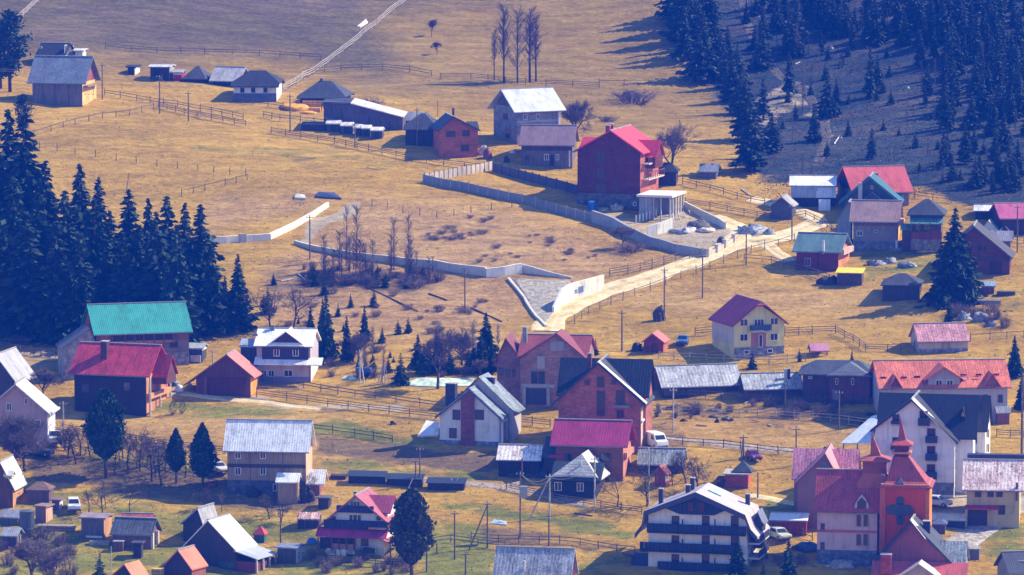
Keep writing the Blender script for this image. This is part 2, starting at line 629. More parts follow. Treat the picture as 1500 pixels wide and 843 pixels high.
    chalk = nt.ramp(k, [(.34, (.24, .18, .11)), (.5, (.42, .33, .21)), (.66, (.62, .52, .38))])
    at_ = nt.n('Attribute', attribute_name='cover')
    sp = nt.n('SeparateColor')
    nt.l(at_.outputs['Color'], sp.inputs[0])
    pat = nt.noise(nt.coord((.45, 1, 1)), .3, 5, .6)

    def m_(x_):
        return nt.ramp(nt.math('ADD', x_, nt.math('MULTIPLY', nt.math('SUBTRACT', pat, .5), 1.5)), [(.3, (0, 0, 0)), (.62, (1, 1, 1))])
    col = nt.mix(m_(sp.outputs[0]), straw, grass)
    col = nt.mix(nt.math('MULTIPLY', m_(sp.outputs[1]), .85), col, earth)
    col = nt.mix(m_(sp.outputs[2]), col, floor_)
    col = nt.mix(m_(at_.outputs['Alpha']), col, chalk)
    h = nt.math('ADD', nt.math('MULTIPLY', tuft, .8), nt.math('MULTIPLY', mid, 1.2))
    nt.bump(h, .9, .4)
    m = nt.done(col, .95, .1)
    me.materials.append(m)
    o = bpy.data.objects.new('ground', me)
    COL.objects.link(o)
    tag(o, 'dry tan hillside meadow rising in folds behind the village', None, kind='structure')


build_ground()


def drape(name, pts, width, mat, lift=.1, kind='structure', label=None, step=1.0):
    """a strip of given width laid along ground points"""
    P = [at(*p) for p in pts]
    # resample with a smooth curve
    out = []
    n = len(P)
    for k in range(n - 1):
        p0, p1, p2, p3 = P[max(k - 1, 0)], P[k], P[k + 1], P[min(k + 2, n - 1)]
        L = max(2, int((p2 - p1).length / step))
        for q in range(L):
            t = q / L
            out.append(.5 * ((2 * p1) + (p2 - p0) * t + (2 * p0 - 5 * p1 + 4 * p2 - p3) * t * t + (3 * p1 - p0 - 3 * p2 + p3) * t ** 3))
    out.append(P[-1])
    mb = MB()
    W = width if hasattr(width, '__len__') else (width, width)
    vs, fs = [], []
    C = 9
    acr = []
    for k, p in enumerate(out):
        d = out[min(k + 1, len(out) - 1)] - out[max(k - 1, 0)]
        s = Vector((d.y, -d.x, 0)).normalized()
        w = W[0] + (W[1] - W[0]) * k / (len(out) - 1)
        w *= 1 + .12 * math.sin(k * .7) * math.sin(k * .23)
        for c in range(C):
            q = p + s * (w * (c / (C - 1) - .5))
            edge = 0.0 if 0 < c < C - 1 else -.25
            vs.append((q.x, q.y, float(zt(q.x, q.y)) + lift + edge))
            acr.append(c / (C - 1) * 2 - 1)
    for k in range(len(out) - 1):
        for c in range(C - 1):
            a = k * C + c
            fs.append((a, a + 1, a + C + 1, a + C))
    mb.add(vs, fs)
    o = mb.obj(name, mat, smooth=True)
    o.data.attributes.new('across', 'FLOAT', 'POINT').data.foreach_set('value', acr)
    tag(o, label, None, kind=kind)
    return o


def dirt_mat():
    nt = NT('dirt_road')
    v = nt.coord()
    a = nt.noise(v, .5, 5, .65)
    b = nt.noise(v, 3, 3, .7)
    k = nt.math('ADD', nt.math('MULTIPLY', a, .6), nt.math('MULTIPLY', b, .4))
    nt.bump(b, .5, .1)
    at_ = nt.n('Attribute', attribute_name='across')
    u = nt.math('ABSOLUTE', nt.math('ADD', at_.outputs['Fac'], nt.math('MULTIPLY', nt.math('SUBTRACT', a, .5), .3)))
    base = nt.ramp(k, [(.36, (.42, .31, .15)), (.5, (.72, .56, .30)), (.64, (.86, .72, .46))])
    verge = nt.ramp(k, [(.36, (.17, .11, .02)), (.5, (.36, .24, .04)), (.64, (.55, .40, .10))])
    # grassy crown between two bare wheel tracks, then the ragged verge
    col = nt.mix(nt.ramp(u, [(.0, (.35, .35, .35)), (.14, (.25, .25, .25)), (.24, (0, 0, 0)), (.86, (0, 0, 0)), (.97, (.6, .6, .6)), (1.0, (1, 1, 1))]), base, verge)
    return nt.done(col, .95, .1)


DIRT = dirt_mat()
drape('dirt_road', [(802, 486), (806, 470), (822, 457), (850, 442), (895, 424), (945, 410), (1000, 390), (1040, 373), (1075, 360), (1120, 352), (1160, 342), (1198, 326)],
      (5.4, 4.8), DIRT, .12, label='pale dirt road climbing from the gully to the upper hamlet')
drape('track', [(1198, 326), (1190, 317), (1170, 309), (1150, 301), (1128, 297), (1100, 292)], 3.6, DIRT, .13, label='pale track bending away above the dirt road')
drape('track', [(1060, 362), (1078, 350), (1085, 338), (1062, 326), (1040, 318)], 4.5, DIRT, .14, label='bare yard track beside the concrete pavilion')
drape('path', [(1102, 352), (1120, 358), (1140, 372), (1160, 384)], 3.0, DIRT, .11, label='short path down to the red house')
PATHM = M('stone', (.36, .29, .22), scale=3.0)
drape('path', [(560, 696), (640, 706), (720, 712), (800, 726), (860, 742)], 2.2, PATHM, .06, label='worn field path below the covered wood stacks')
drape('path', [(268, 577), (330, 585), (390, 590), (470, 600)], 1.8, DIRT, .07, label='sandy path past the brown shed')
drape('path', [(1098, 726), (1150, 736), (1210, 746)], 1.8, DIRT, .07, label='sandy path above the green plot')
drape('path', [(930, 640), (1010, 646), (1080, 654), (1180, 662)], 2.4, PATHM, .06, label='field lane running past the white van')
drape('path', [(1400, 800), (1440, 775), (1470, 750), (1510, 735)], 5.0, M('stone', (.42, .38, .33), scale=2.0), .07, label='grey gravel drive on the right')
drape('path', [(1085, -20), (1096, 40), (1124, 92), (1150, 118), (1168, 128), (1190, 150), (1206, 178), (1209, 205), (1198, 238)], 2.2, M('stone', (.12, .105, .085), scale=1.0), .05, label='pale logging trail down the felled slope')
# ------------------------------------------------------------------ plant kinds (one mesh each for trunk and crown)
def quads_mesh(name, C, U, V, mat):
    """leaf cards: centres C, half axes U and V"""
    n = len(C)
    co = np.empty((n, 4, 3), np.float32)
    co[:, 0] = C - U - V * .4
    co[:, 1] = C + U * .2 - V
    co[:, 2] = C + U + V * .3
    co[:, 3] = C - U * .1 + V
    me = bpy.data.meshes.new(name)
    me.vertices.add(n * 4)
    me.vertices.foreach_set('co', co.ravel())
    me.loops.add(n * 4)
    me.loops.foreach_set('vertex_index', np.arange(n * 4, dtype=np.int32))
    me.polygons.add(n)
    me.polygons.foreach_set('loop_start', np.arange(0, n * 4, 4, dtype=np.int32))
    me.update(calc_edges=True)
    me.materials.append(mat)
    return me


NEEDLE = M('leaf', (.026, .050, .030))
NEEDLE_B = M('leaf', (.030, .058, .036))
THUJA = M('leaf', (.034, .068, .028))
IVY = M('leaf', (.055, .06, .04))
BARK = M('bark', (.085, .065, .055))
TWIG = M('bark', (.17, .13, .125))
BIRCH = M('bark', (.21, .19, .18))


def spruce_meshes(seed, H=10.0, Rm=1.9, base=.06, whorls=34, mat=NEEDLE, dens=1.0, ragged=.25):
    rg = np.random.default_rng(seed)
    C, U, V = [], [], []
    zs = base * H + (1 - base) * H * (np.linspace(0, .985, whorls) ** .92)
    for z in zs:
        f = (z - base * H) / (H * (1 - base))
        Rz = Rm * (1 - f) ** .85 * (1 + ragged * (rg.random() - .5)) + .08
        nb = max(5, int(15 * (1 - f) + 5))
        for b in range(nb):
            a = rg.random() * 6.283
            L = Rz * (.62 + .5 * rg.random())
            if rg.random() < .08:
                L *= 1.2
            n = max(3, int(L / (.055 * H / 10 + .09) * dens))
            t = (np.arange(n) + .6) / n
            droop = -.32 * L * t ** 1.4 + .12 * L * t ** 3
            r = L * t
            c = np.column_stack([r * math.cos(a), r * math.sin(a), z + (rg.random() - .5) * H * .03 + droop])
            c += rg.normal(0, .05 * L + .02, (n, 3))
            sz = (.20 + .16 * rg.random(n)) * (.45 + .7 * (1 - f)) * H / 10 * 1.15
            d = np.column_stack([np.full(n, math.cos(a)), np.full(n, math.sin(a)), np.full(n, -.45)]) + rg.normal(0, .35, (n, 3))
            d /= np.linalg.norm(d, axis=1)[:, None]
            s = np.cross(d, rg.normal(0, 1, (n, 3)))
            s /= np.linalg.norm(s, axis=1)[:, None] + 1e-6
            C.append(c); U.append(d * (sz * 1.25)[:, None]); V.append(s * (sz * .62)[:, None])
    me = quads_mesh('crown', np.vstack(C), np.vstack(U), np.vstack(V), mat)
    t = MB()
    t.tube((0, 0, -1.2), (0, 0, H * .5), .022 * H, .014 * H, 7).tube((0, 0, H * .5), (0, 0, H * .985), .014 * H, .002 * H, 6)
    return t.mesh('trunk', BARK, True), me


def pine_meshes(seed, H=10.0):
    """tall pine, bare below with loose tufts above"""
    rg = np.random.default_rng(seed)
    t = MB()
    t.tube((0, 0, -1.2), (.1, 0, H * .55), .02 * H, .014 * H, 7).tube((.1, 0, H * .55), (0, 0, H * .98), .014 * H, .003 * H, 6)
    C, U, V = [], [], []
    for k in range(34):
        f = .22 + .76 * (k / 33)
        a = rg.random() * 6.28
        L = H * .17 * (1 - .75 * abs(f - .62) / .4) * (.5 + .7 * rg.random())
        z = f * H
        p = np.array([math.cos(a) * L, math.sin(a) * L, z + L * (.15 + .3 * rg.random())])
        t.tube((0.05, 0, z), tuple(p), .006 * H * .6, .0015 * H, 4)
        for q in (.55, 1.0):
            n = 26
            c = np.array([0, 0, z]) * (1 - q) + p * q + rg.normal(0, .042 * H * .8, (n, 3)) * np.array([1, 1, .8])
            d = rg.normal(0, 1, (n, 3)); d /= np.linalg.norm(d, axis=1)[:, None]
            s = np.cross(d, rg.normal(0, 1, (n, 3))); s /= np.linalg.norm(s, axis=1)[:, None] + 1e-6
            C.append(c); U.append(d * .026 * H); V.append(s * .012 * H)
    return t.mesh('trunk', BARK, True), quads_mesh('crown', np.vstack(C), np.vstack(U), np.vstack(V), NEEDLE_B)


def oval_meshes(seed, H=10.0, Rm=1.9, stem=.28, top=.75, n=5200, mat=THUJA, skew=.45):
    """clipped-looking crown on a bare trunk: widest at skew of its height"""
    rg = np.random.default_rng(seed)
    f = rg.random(n)
    ca = np.linspace(0, 6.283, 64)
    lump = [rg.normal(0, 1, 5) for _ in range(2)]
    a = rg.random(n) * 6.283
    prof = np.where(f < skew, np.sin(np.clip(f / skew, 0, 1) * math.pi / 2) ** .6, np.cos(np.clip((f - skew) / (1 - skew), 0, 1) * math.pi / 2) ** top)
    wob = 1 + .12 * np.sin(3 * a + 9 * f + lump[0][0]) + .12 * np.sin(5 * a - 13 * f + lump[0][1]) + .10 * np.sin(2 * a + 22 * f + lump[0][2])
    rad = Rm * prof * wob * np.sqrt(.35 + .65 * rg.random(n)) * (1 + rg.normal(0, .09, n))
    z = stem * H + f * H * (1 - stem)
    C = np.column_stack([rad * np.cos(a), rad * np.sin(a), z]) + rg.normal(0, .04, (n, 3))
    d = np.column_stack([np.cos(a) * .5, np.sin(a) * .5, np.full(n, .7)]) + rg.normal(0, .45, (n, 3))
    d /= np.linalg.norm(d, axis=1)[:, None]
    s = np.cross(d, rg.normal(0, 1, (n, 3))); s /= np.linalg.norm(s, axis=1)[:, None] + 1e-6
    sz = .13 + .13 * rg.random(n)
    me = quads_mesh('crown', C, d * (sz * 1.3)[:, None] * H / 10, s * (sz * .7)[:, None] * H / 10, mat)
    t = MB()
    t.tube((0, 0, -1), (.08, .03, H * (stem + .1)), .024 * H, .017 * H, 7)
    for k in range(5):
        aa = k * 1.3
        t.tube((.05, 0, H * stem * (.8 + .1 * k)), (math.cos(aa) * Rm * .5, math.sin(aa) * Rm * .5, H * (stem + .2)), .01 * H, .004 * H, 5)
    return t.mesh('trunk', BARK, True), me


def bare_meshes(seed, H=10.0, spread=.5, trunk=.25, depth=6, up=.35, kids=(3, 4), r0=.022, twig=TWIG, bark=BARK, ratio=.70, rmin=.011):
    rr = random.Random(seed)
    T, B = MB(), MB()

    def grow(p, d, L, r, k):
        bend = Vector((rr.uniform(-1, 1), rr.uniform(-1, 1), rr.uniform(-.4, .6))) * .16
        m = p + d * (L * .5)
        e = m + (d + bend).normalized() * (L * .5)
        mb = T if k <= 1 else B
        n = 6 if k <= 1 else (4 if k == 2 else 3)
        rm, re = max(r * .86, rmin), max(r * .7, rmin)
        mb.tube(p, m, max(r, rmin), rm, n)
        mb.tube(m, e, rm, re, n)
        if k >= depth:
            return
        for q in range(rr.randint(*kids)):
            s = Vector((rr.uniform(-1, 1), rr.uniform(-1, 1), rr.uniform(-.5, .8)))
            nd = (d * (1 - spread) + s.normalized() * spread + Vector((0, 0, up * .4))).normalized()
            st = m.lerp(e, rr.uniform(.1, 1)) if k > 0 else p.lerp(e, rr.uniform(.75, 1))
            grow(st, nd, L * ratio * rr.uniform(.75, 1.2), re * .72, k + 1)
        grow(e, (d + Vector((rr.uniform(-.3, .3), rr.uniform(-.3, .3), .15))).normalized(), L * ratio, re, k + 1)
    grow(Vector((0, 0, -.4)), Vector((rr.uniform(-.08, .08), rr.uniform(-.08, .08), 1)).normalized(), H * trunk + .4, r0 * H, 0)
    zt_ = max(v[2] for v in B.v)
    k = H / zt_
    for mb in (T, B):
        mb.v = [(x * k, y * k, z * k) for x, y, z in mb.v]
    return T.mesh('trunk', bark, True), B.mesh('crown', twig)


def poplar_meshes(seed, H=10.0, twig=TWIG, bark=BARK, width=.09, start=.25):
    rr = random.Random(seed)
    T, B = MB(), MB()
    T.tube((0, 0, -.5), (0, 0, H * .5), .009 * H, .007 * H, 6).tube((0, 0, H * .5), (.05, 0, H), .007 * H, .0015 * H, 5)
    for k in range(80):
        z = H * rr.uniform(start, .95)
        a = rr.uniform(0, 6.28)
        L = H * rr.uniform(.1, .22) * (1.1 - .5 * z / H)
        w = width / .16
        d = Vector((math.cos(a) * .45 * w, math.sin(a) * .45 * w, 1)).normalized()
        e = Vector((0, 0, z)) + d * L
        B.tube((0, 0, z), e, .0026 * H, .0016 * H, 3)
        for q in range(5):
            s = Vector((0, 0, z)).lerp(e, rr.uniform(.2, 1))
            B.tube(s, s + (d + Vector((rr.uniform(-.7, .7), rr.uniform(-.7, .7), 0))) * L * .4, .0014 * H, .0009 * H, 3)
    return T.mesh('trunk', bark, True), B.mesh('crown', twig)


def bush_mesh(seed, H=1.6, W=1.6, n=70, mat=TWIG):
    rr = random.Random(seed)
    B = MB()
    for k in range(n):
        a, q = rr.uniform(0, 6.28), rr.random() ** .5
        p = Vector((math.cos(a) * W * .22 * q, math.sin(a) * W * .22 * q, -.25))
        e = Vector((math.cos(a) * W * .55 * q + rr.uniform(-.2, .2), math.sin(a) * W * .55 * q + rr.uniform(-.2, .2), H * rr.uniform(.5, 1.0) * (1 - .35 * q * q)))
        m = p.lerp(e, .5) + Vector((rr.uniform(-.1, .1), rr.uniform(-.1, .1), .1)) * W * .6
        B.tube(p, m, .022, .016, 3)
        B.tube(m, e, .016, .010, 3)
        for _ in range(3):
            s = m.lerp(e, rr.random())
            B.tube(s, s + Vector((rr.uniform(-1, 1), rr.uniform(-1, 1), rr.uniform(-.1, .9))) * W * .22, .011, .007, 3)
    return B.mesh('bush', mat)


SPR = [spruce_meshes(11, 10, 1.75, .05), spruce_meshes(12, 10, 1.5, .08, 30), spruce_meshes(13, 10, 2.0, .04, 36, NEEDLE_B, ragged=.5),
       spruce_meshes(14, 10, 1.25, .1, 30, ragged=.5), spruce_meshes(15, 10, 1.7, .12, 26, NEEDLE_B, .8, .6)]
SML = [spruce_meshes(21, 10, 2.3, .02, 18, NEEDLE_B, .9, .5), spruce_meshes(22, 10, 2.8, .02, 15, NEEDLE, .9, .6), spruce_meshes(23, 10, 1.9, .05, 18, NEEDLE_B, .8, .5)]
BIG = spruce_meshes(31, 10, 2.6, .03, 40, NEEDLE, 1.2, .45)
PIN = [pine_meshes(41), pine_meshes(42)]
BARE = [bare_meshes(51, 10, .55, .22), bare_meshes(52, 10, .5, .28), bare_meshes(53, 10, .62, .18), bare_meshes(54, 10, .45, .3, 6, .5)]
TWIG_D = M('bark', (.105, .082, .07))
FRUIT = [bare_meshes(61, 5, .62, .28, 5, .2, (2, 3), rmin=.012, twig=TWIG_D), bare_meshes(62, 5, .66, .24, 5, .15, (2, 3), rmin=.012, twig=TWIG_D), bare_meshes(63, 5, .58, .3, 5, .3, (2, 3), rmin=.012, twig=TWIG_D), bare_meshes(64, 5, .7, .34, 5, .1, (2, 3), rmin=.012, twig=TWIG_D)]
BIGBARE = bare_meshes(74, 10, .52, .2, 7, .5, (2, 3), .02, rmin=.010)
POP = [poplar_meshes(81, width=.15), poplar_meshes(82, width=.12), poplar_meshes(83, width=.2, start=.15)]
ALD = [poplar_meshes(84, width=.2, start=.1), poplar_meshes(85, twig=BIRCH, bark=BIRCH, width=.16, start=.3)]
BSH = [bush_mesh(91), bush_mesh(92, 1.3, 2.2), bush_mesh(93, 2.4, 1.7, 90)]
GBSH = oval_meshes(95, 2.0, 1.1, .02, .6, 700, IVY, .4)


def tree(name, kind, px, py, hpx, label, cat='tree', group=None, H0=10.0, wide=1.0, at_=None):
    """a tree whose foot is at a spot of ground and whose height is given in photograph pixels"""
    p = at_ or at(px, py)
    k = hpx * mpp(p) / H0
    e = empty(name, p, random.uniform(0, 360), label, cat, group)
    kk = (k * wide, k * wide, k)
    link('trunk', kind[0], e, sc=kk)
    link('crown', kind[1], e, sc=kk)
    return e


def bush(px, py, hpx, label, group=None, k=None, wide=1.0, name='bush'):
    k = random.randrange(3) if k is None else k
    H0 = (1.6, 1.3, 2.4)[k]
    p = at(px, py)
    s = hpx * mpp(p) / H0
    o = link(name, BSH[k], None, p, random.uniform(0, 6.28), (s * wide, s * wide, s))
    return tag(o, label, 'bush', group)


# the dense stand of spruces on the left: (foot x, foot y, height, kind, wide)
g = 'spruces packed together at the left edge'
STAND = [(14, 400, 240, 0, 1), (38, 420, 255, 1, 1.1), (-12, 420, 250, 2, 1), (68, 430, 195, 0, 1.1), (58, 470, 190, 2, 1), (118, 440, 200, 0, 1.05),
         (96, 470, 190, 2, 1), (146, 430, 170, 3, 1.1), (22, 480, 220, 2, 1), (140, 480, 190, 0, 1.05), (162, 470, 160, 2, 1), (190, 440, 162, 1, 1.15),
         (218, 450, 160, 0, .95), (245, 460, 172, 2, 1), (272, 455, 158, 0, 1), (295, 470, 170, 2, .95), (230, 490, 180, 0, 1), (260, 500, 170, 2, .9),
         (182, 490, 150, 0, 1), (84, 500, 175, 3, 1.3), (205, 480, 150, 2, 1), (-20, 480, 200, 0, 1), (310, 490, 130, 3, 1.1), (118, 500, 160, 2, 1), (40, 500, 190, 3, 1.3)]
for x, y, h, k, w in STAND:
    tree('spruce_tree', SPR[k], x, y, h, 'tall dark spruce packed in the dense stand at the left edge', group=g, wide=w * random.uniform(1.2, 1.5))
tree('spruce_tree', SPR[0], 349, 484, 112, 'lone dark spruce just right of the dense stand, above the white-roofed house', wide=1.15)
tree('spruce_tree', SPR[1], 330, 470, 66, 'smaller spruce tucked between the stand and the lone spruce')
tree('pine_tree', PIN[0], 15, 135, 116, 'tall loose-crowned pine beside the grey-roofed timber house', wide=1.25)
tree('pine_tree', PIN[1], 1, 130, 100, 'pine half cut off by the left edge near the timber house', wide=1.2)
tree('pine_tree', PIN[1], 34, 200, 60, 'short pine rising behind the tops of the dense stand', wide=1.3)
# small spruces on the bank
for x, y, h, k, w, lab in (
    (473, 512, 74, 0, .9, 'narrow spruce on the bank right of the white-roofed house'),
    (478, 526, 100, 2, .75, 'tallest of the bank spruces, beside the white-roofed house'),
    (455, 510, 62, 1, 1, 'leaning young spruce behind the white-roofed house gable'),
    (534, 500, 52, 2, .8, 'slender young spruce alone halfway up the bank'),
    (508, 530, 68, 1, .9, 'young spruce in the hollow below the bank'),
    (587, 563, 46, 0, 1.2, 'small full spruce in front of the green field sheet'),
    (583, 490, 22, 1, 1.2, 'tiny spruce on the bank above the bare oak'),
    (598, 488, 24, 2, 1.2, 'tiny spruce beside the bare oak crown'),
    (712, 520, 62, 2, 1.3, 'dark spruce behind the white house with blue trim'),
    (705, 545, 56, 0, 1.3, 'lower spruce close behind the white house chimney'),
    (640, 545, 60, 1, 1.2, 'spruce standing right behind the bare oak'),
    (612, 540, 50, 2, 1.2, 'spruce left of the bare oak'),
    (872, 520, 24, 0, 1.1, 'little spruce beside the ridge of the black-roofed brick house'),
    (475, 432, 28, 2, 1.2, 'knee-high spruce among the scrub above the bank'),
    (392, 460, 40, 1, 1.2, 'short spruce at the left end of the bank'),
):
    tree('spruce_tree', (SML if h < 50 else SPR)[k % 3], x, y, h, lab, wide=w)
tree('spruce_tree', BIG, 1398, 442, 138, 'big lone spruce standing among the upper right barns', wide=1.15)
tree('spruce_tree', SML[2], 1390, 472, 42, 'small light spruce in front of the big lone spruce', wide=.8)
tree('spruce_tree', SPR[2], 1486, 552, 60, 'narrow spruce by the end of the long orange roof', wide=1.1)
tree('spruce_tree', SPR[0], 1497, 600, 55, 'spruce cut by the right edge past the long orange roof', wide=1.1)
tree('spruce_tree', SML[0], 1102, 541, 30, 'small spruce in front of the yellow house', wide=1)
tree('spruce_tree', SML[1], 1171, 530, 20, 'tiny spruce left of the pink-roofed gazebo', wide=.8)
tree('spruce_tree', SML[2], 1248, 532, 22, 'tiny spruce behind the dark hipped barn', wide=.8)
tree('spruce_tree', SPR[0], 1081, 850, 66, 'dark spruce hiding the corner of the balconied hotel', wide=1.25)
tree('spruce_tree', SPR[2], 1155, 860, 72, 'dark spruce between the hotel and the orange church hall', wide=1.1)
tree('spruce_tree', SML[0], 1118, 858, 40, 'short spruce between the two hotel spruces', wide=1)
tree('spruce_tree', SML[0], 146, 862, 56, 'spruce cut by the bottom edge near the orange-roofed sheds', wide=1.0)
# clipped trees
tree('clipped_tree', oval_meshes(101, 10, 2.05, .22, .62, 6500), 155, 700, 130, 'broad clipped evergreen on a bare trunk below the crimson-roofed house')
tree('clipped_tree', oval_meshes(102, 10, 1.6, .22, .9, 4500, skew=.3), 258, 708, 80, 'slim clipped evergreen in the orchard')
tree('clipped_tree', oval_meshes(103, 10, 1.95, .16, 1.0, 5200, skew=.32), 297, 714, 94, 'teardrop clipped evergreen beside the tall pale-roofed house')
tree('clipped_tree', oval_meshes(104, 10, 2.05, .2, .6, 7500, M('leaf', (.075, .085, .042)), skew=.42), 603, 852, 136, 'tall ivy-thick oval tree beside the magenta-trimmed house')
for x, y, h in ((253, 608, 21), (267, 606, 20)):
    tree('thuja_shrub', oval_meshes(int(x), 2, .62, .02, .7, 900, M('leaf', (.11, .10, .03)), .4), x, y, h, 'small yellowing thuja, ' + ('left' if x < 260 else 'right') + ' one of the pair by the crimson-roofed house', 'shrub', H0=2.0)
# bare trees
tree('bare_tree', BIGBARE, 985, 266, 92, 'wide bare tree beside the red-roofed brick house', wide=1.25)
tree('bare_tree', BIGBARE, 641, 570, 98, 'wide bare oak above the white house with blue trim', wide=1.05)
for x, y, h, k, w, lab in (
    (738, 122, 112, 0, 1.5, 'leftmost trunk of the bare poplar row on the hill'), (758, 122, 110, 2, 1.3, 'second bare poplar of the hill row'),
    (776, 121, 106, 1, 1.9, 'third bare poplar of the hill row'), (785, 120, 96, 0, 1.7, 'rightmost bare poplar of the hill row'),
    (724, 118, 72, 1, 1.3, 'thin short poplar left of the hill row')):
    tree('bare_poplar', POP[k], x, y, h, lab, wide=w, group='bare poplars on the upper hill')
tree('bare_tree', BARE[3], 632, 54, 28, 'small round bare tree alone on the upper hill', wide=1.0)
tree('bare_tree', BARE[0], 640, 80, 20, 'stunted bare tree just below the round one on the upper hill', wide=.9)
tree('bare_tree', BARE[2], 845, 205, 62, 'thin bare tree behind the grey block house', wide=.9)
tree('bare_tree', BARE[1], 912, 363, 34, 'dark bare thorn tree below the curved concrete wall', wide=1.1)
tree('bare_tree', BARE[0], 64, 585, 48, 'bare apple tree left of the crimson-roofed house', wide=1.1)
tree('bare_tree', BARE[1], 18, 694, 92, 'big dark bare tree before the pink gabled house', wide=1.25)
tree('bare_tree', BARE[2], 36, 690, 66, 'second bare tree leaning right before the pink gabled house', wide=1.2)
tree('bare_tree', BARE[0], 48, 858, 74, 'bare tree low at the bottom left among the sheds', wide=1.3)
tree('bare_tree', BARE[2], 80, 850, 50, 'smaller bare tree at the bottom left by the fence', wide=1.2)
for x, y, lab in ((523, 385, 'left'), (508, 372, 'far left'), (577, 388, 'middle'), (598, 384, 'right')):
    tree('alder_tree', ALD[0], x, y + 8, 78 if x != 523 else 92, 'thin bare alder in the gully scrub, the %s one of four' % lab, wide=1.0)
for x, y, h in ((100, 672, 46), (118, 668, 40), (180, 672, 40), (205, 690, 46), (228, 700, 54), (95, 660, 36), (242, 690, 42), (132, 672, 40), (170, 688, 44), (216, 684, 40), (112, 680, 50), (188, 694, 52), (222, 706, 58), (236, 712, 56), (272, 700, 46), (284, 690, 44), (146, 664, 40), (205, 676, 46)):
    tree('fruit_tree', random.choice(FRUIT), x, y, h * 1.15, 'bare fruit tree in the orchard row below the crimson-roofed house', group='bare orchard trees', H0=5.0, wide=1.25)
for x, y, h, lab in ((130, 752, 38, 'bare plum tree behind the left shed roof'), (150, 755, 44, 'bare plum tree between the two sheds'), (190, 752, 42, 'bare plum tree above the slate shed'),
                     (395, 760, 40, 'flat-topped bare tree in front of the pale-roofed house'), (412, 765, 34, 'crooked bare tree below the white porch roof'),
                     (455, 725, 36, 'bare sapling right of the white porch roofs'), (436, 728, 30, 'twiggy sapling beside the small shed'),
                     (905, 742, 50, 'bare fruit tree right of the little black wooden house'), (948, 742, 64, 'dark wide bare fruit tree left of the hotel'),
                     (985, 712, 42, 'bare tree over the red garden hut'), (1022, 722, 56, 'tall twiggy tree behind the hotel chimney'), (1005, 708, 50, 'twiggy tree beside the slate shed'),
                     (325, 750, 30, 'thorny tree behind the white-roofed barn'), (300, 745, 34, 'thorny tree left of the white-roofed barn ridge'),
                     (1330, 600, 34, 'bare tree beside the orange roof gable'), (430, 480, 60, 'pale bare birch behind the white-roofed house'), (396, 486, 70, 'bare birch over the white-roofed house ridge')):
    tree('fruit_tree', random.choice(FRUIT), x, y, h, lab, H0=5.0, wide=1.15)
# shrubs of the gully bank
g = 'scrub bushes along the gully bank'
for k in range(58):
    x = random.uniform(440, 645)
    y = 396 + random.uniform(0, 26) + (x - 500) * .03
    bush(x, y, random.uniform(7, 19), 'bare purple-brown bush in the scrub strip below the channel wall', g, wide=random.uniform(.9, 1.7))
g = 'thin bare saplings along the gully bank'
for k in range(26):
    x = random.uniform(460, 645)
    tree('sapling_tree', ALD[0], x, 394 + random.uniform(0, 20) + (x - 500) * .03, random.uniform(26, 60), 'thin bare sapling in the scrub strip below the channel wall', group=g, wide=1.3)
g = 'dark little spruces along the gully bank'
for k in range(9):
    x = random.uniform(455, 625)
    tree('young_spruce', random.choice(SML), x, 402 + random.uniform(0, 18) + (x - 500) * .03, random.uniform(12, 26), 'dark little spruce among the scrub strip below the channel wall', group=g, wide=1.2)
g = 'low bushes dotted over the bank'
for k in range(40):
    x, y = random.uniform(400, 720), random.uniform(430, 520)
    bush(x, y, random.uniform(5, 12), 'low bush on the dry bank under the scrub strip', g, k=1)
g = 'dark clumps on the slope under the brick house'
for cx_, cy_, sx_, sy_, n_ in ((690, 338, 60, 16, 11), (790, 352, 60, 18, 9), (640, 350, 30, 14, 6), (760, 380, 60, 6, 5), (850, 372, 40, 10, 5)):
    for _ in range(n_):
        bush(random.gauss(cx_, sx_ * .6), random.gauss(cy_, sy_ * .6), random.uniform(2.5, 7), 'low dark clump of weeds on the slope left of the dirt road', g, k=1, wide=random.uniform(1.0, 2.4))
bush(925, 368, 16, 'dark bush just below the curved concrete wall', wide=2.0, k=1)
bush(928, 150, 20, 'dark round thicket alone on the far field', wide=2.2, k=1)
bush(890, 178, 10, 'flat dark bush on the far field left of the thicket', wide=2.0, k=1)
bush(545, 162, 22, 'bare shrub on the hill above the long barn', wide=1.8, k=0)
bush(680, 458, 12, 'dark bush at the foot of the bank pole', wide=1.4, k=1)
g = 'young spruces seeded over the bank'
for k in range(22):
    x, y = random.choice(((random.uniform(385, 640), random.uniform(415, 510)), (random.uniform(420, 620), random.uniform(520, 548))))
    tree('young_spruce', random.choice(SML), x, y, random.uniform(9, 26), 'knee-high dark spruce seeded on the dry bank', group=g, wide=1.1)
g = 'thicket trees in the hollow behind the white house'
for k in range(9):
    x, y = random.uniform(490, 735), random.uniform(530, 556)
    tree('bare_tree', random.choice(BARE[:3]), x, y, random.uniform(26, 56), 'bare tree of the hazy thicket in the hollow behind the white house', group=g, wide=1.0)
for k in range(12):
    x, y = random.uniform(480, 735), random.uniform(520, 552)
    tree('sapling_tree', ALD[k % 2], x, y, random.uniform(30, 60), 'thin bare sapling in the hollow behind the white house', group='thin saplings in the hollow', wide=1.3)
for k in range(8):
    x, y = random.uniform(600, 735), random.uniform(535, 552)
    tree('spruce_tree', random.choice(SPR), x, y, random.uniform(30, 52), 'dark spruce in the thicket around the bare oak', group='spruces around the bare oak', wide=1.35)
for k in range(14):
    bush(random.uniform(480, 720), random.uniform(530, 556), random.uniform(8, 18), 'bare bush in the hollow behind the white house', 'bushes in the hollow', wide=1.3)
g = 'bare bushes by the barns'
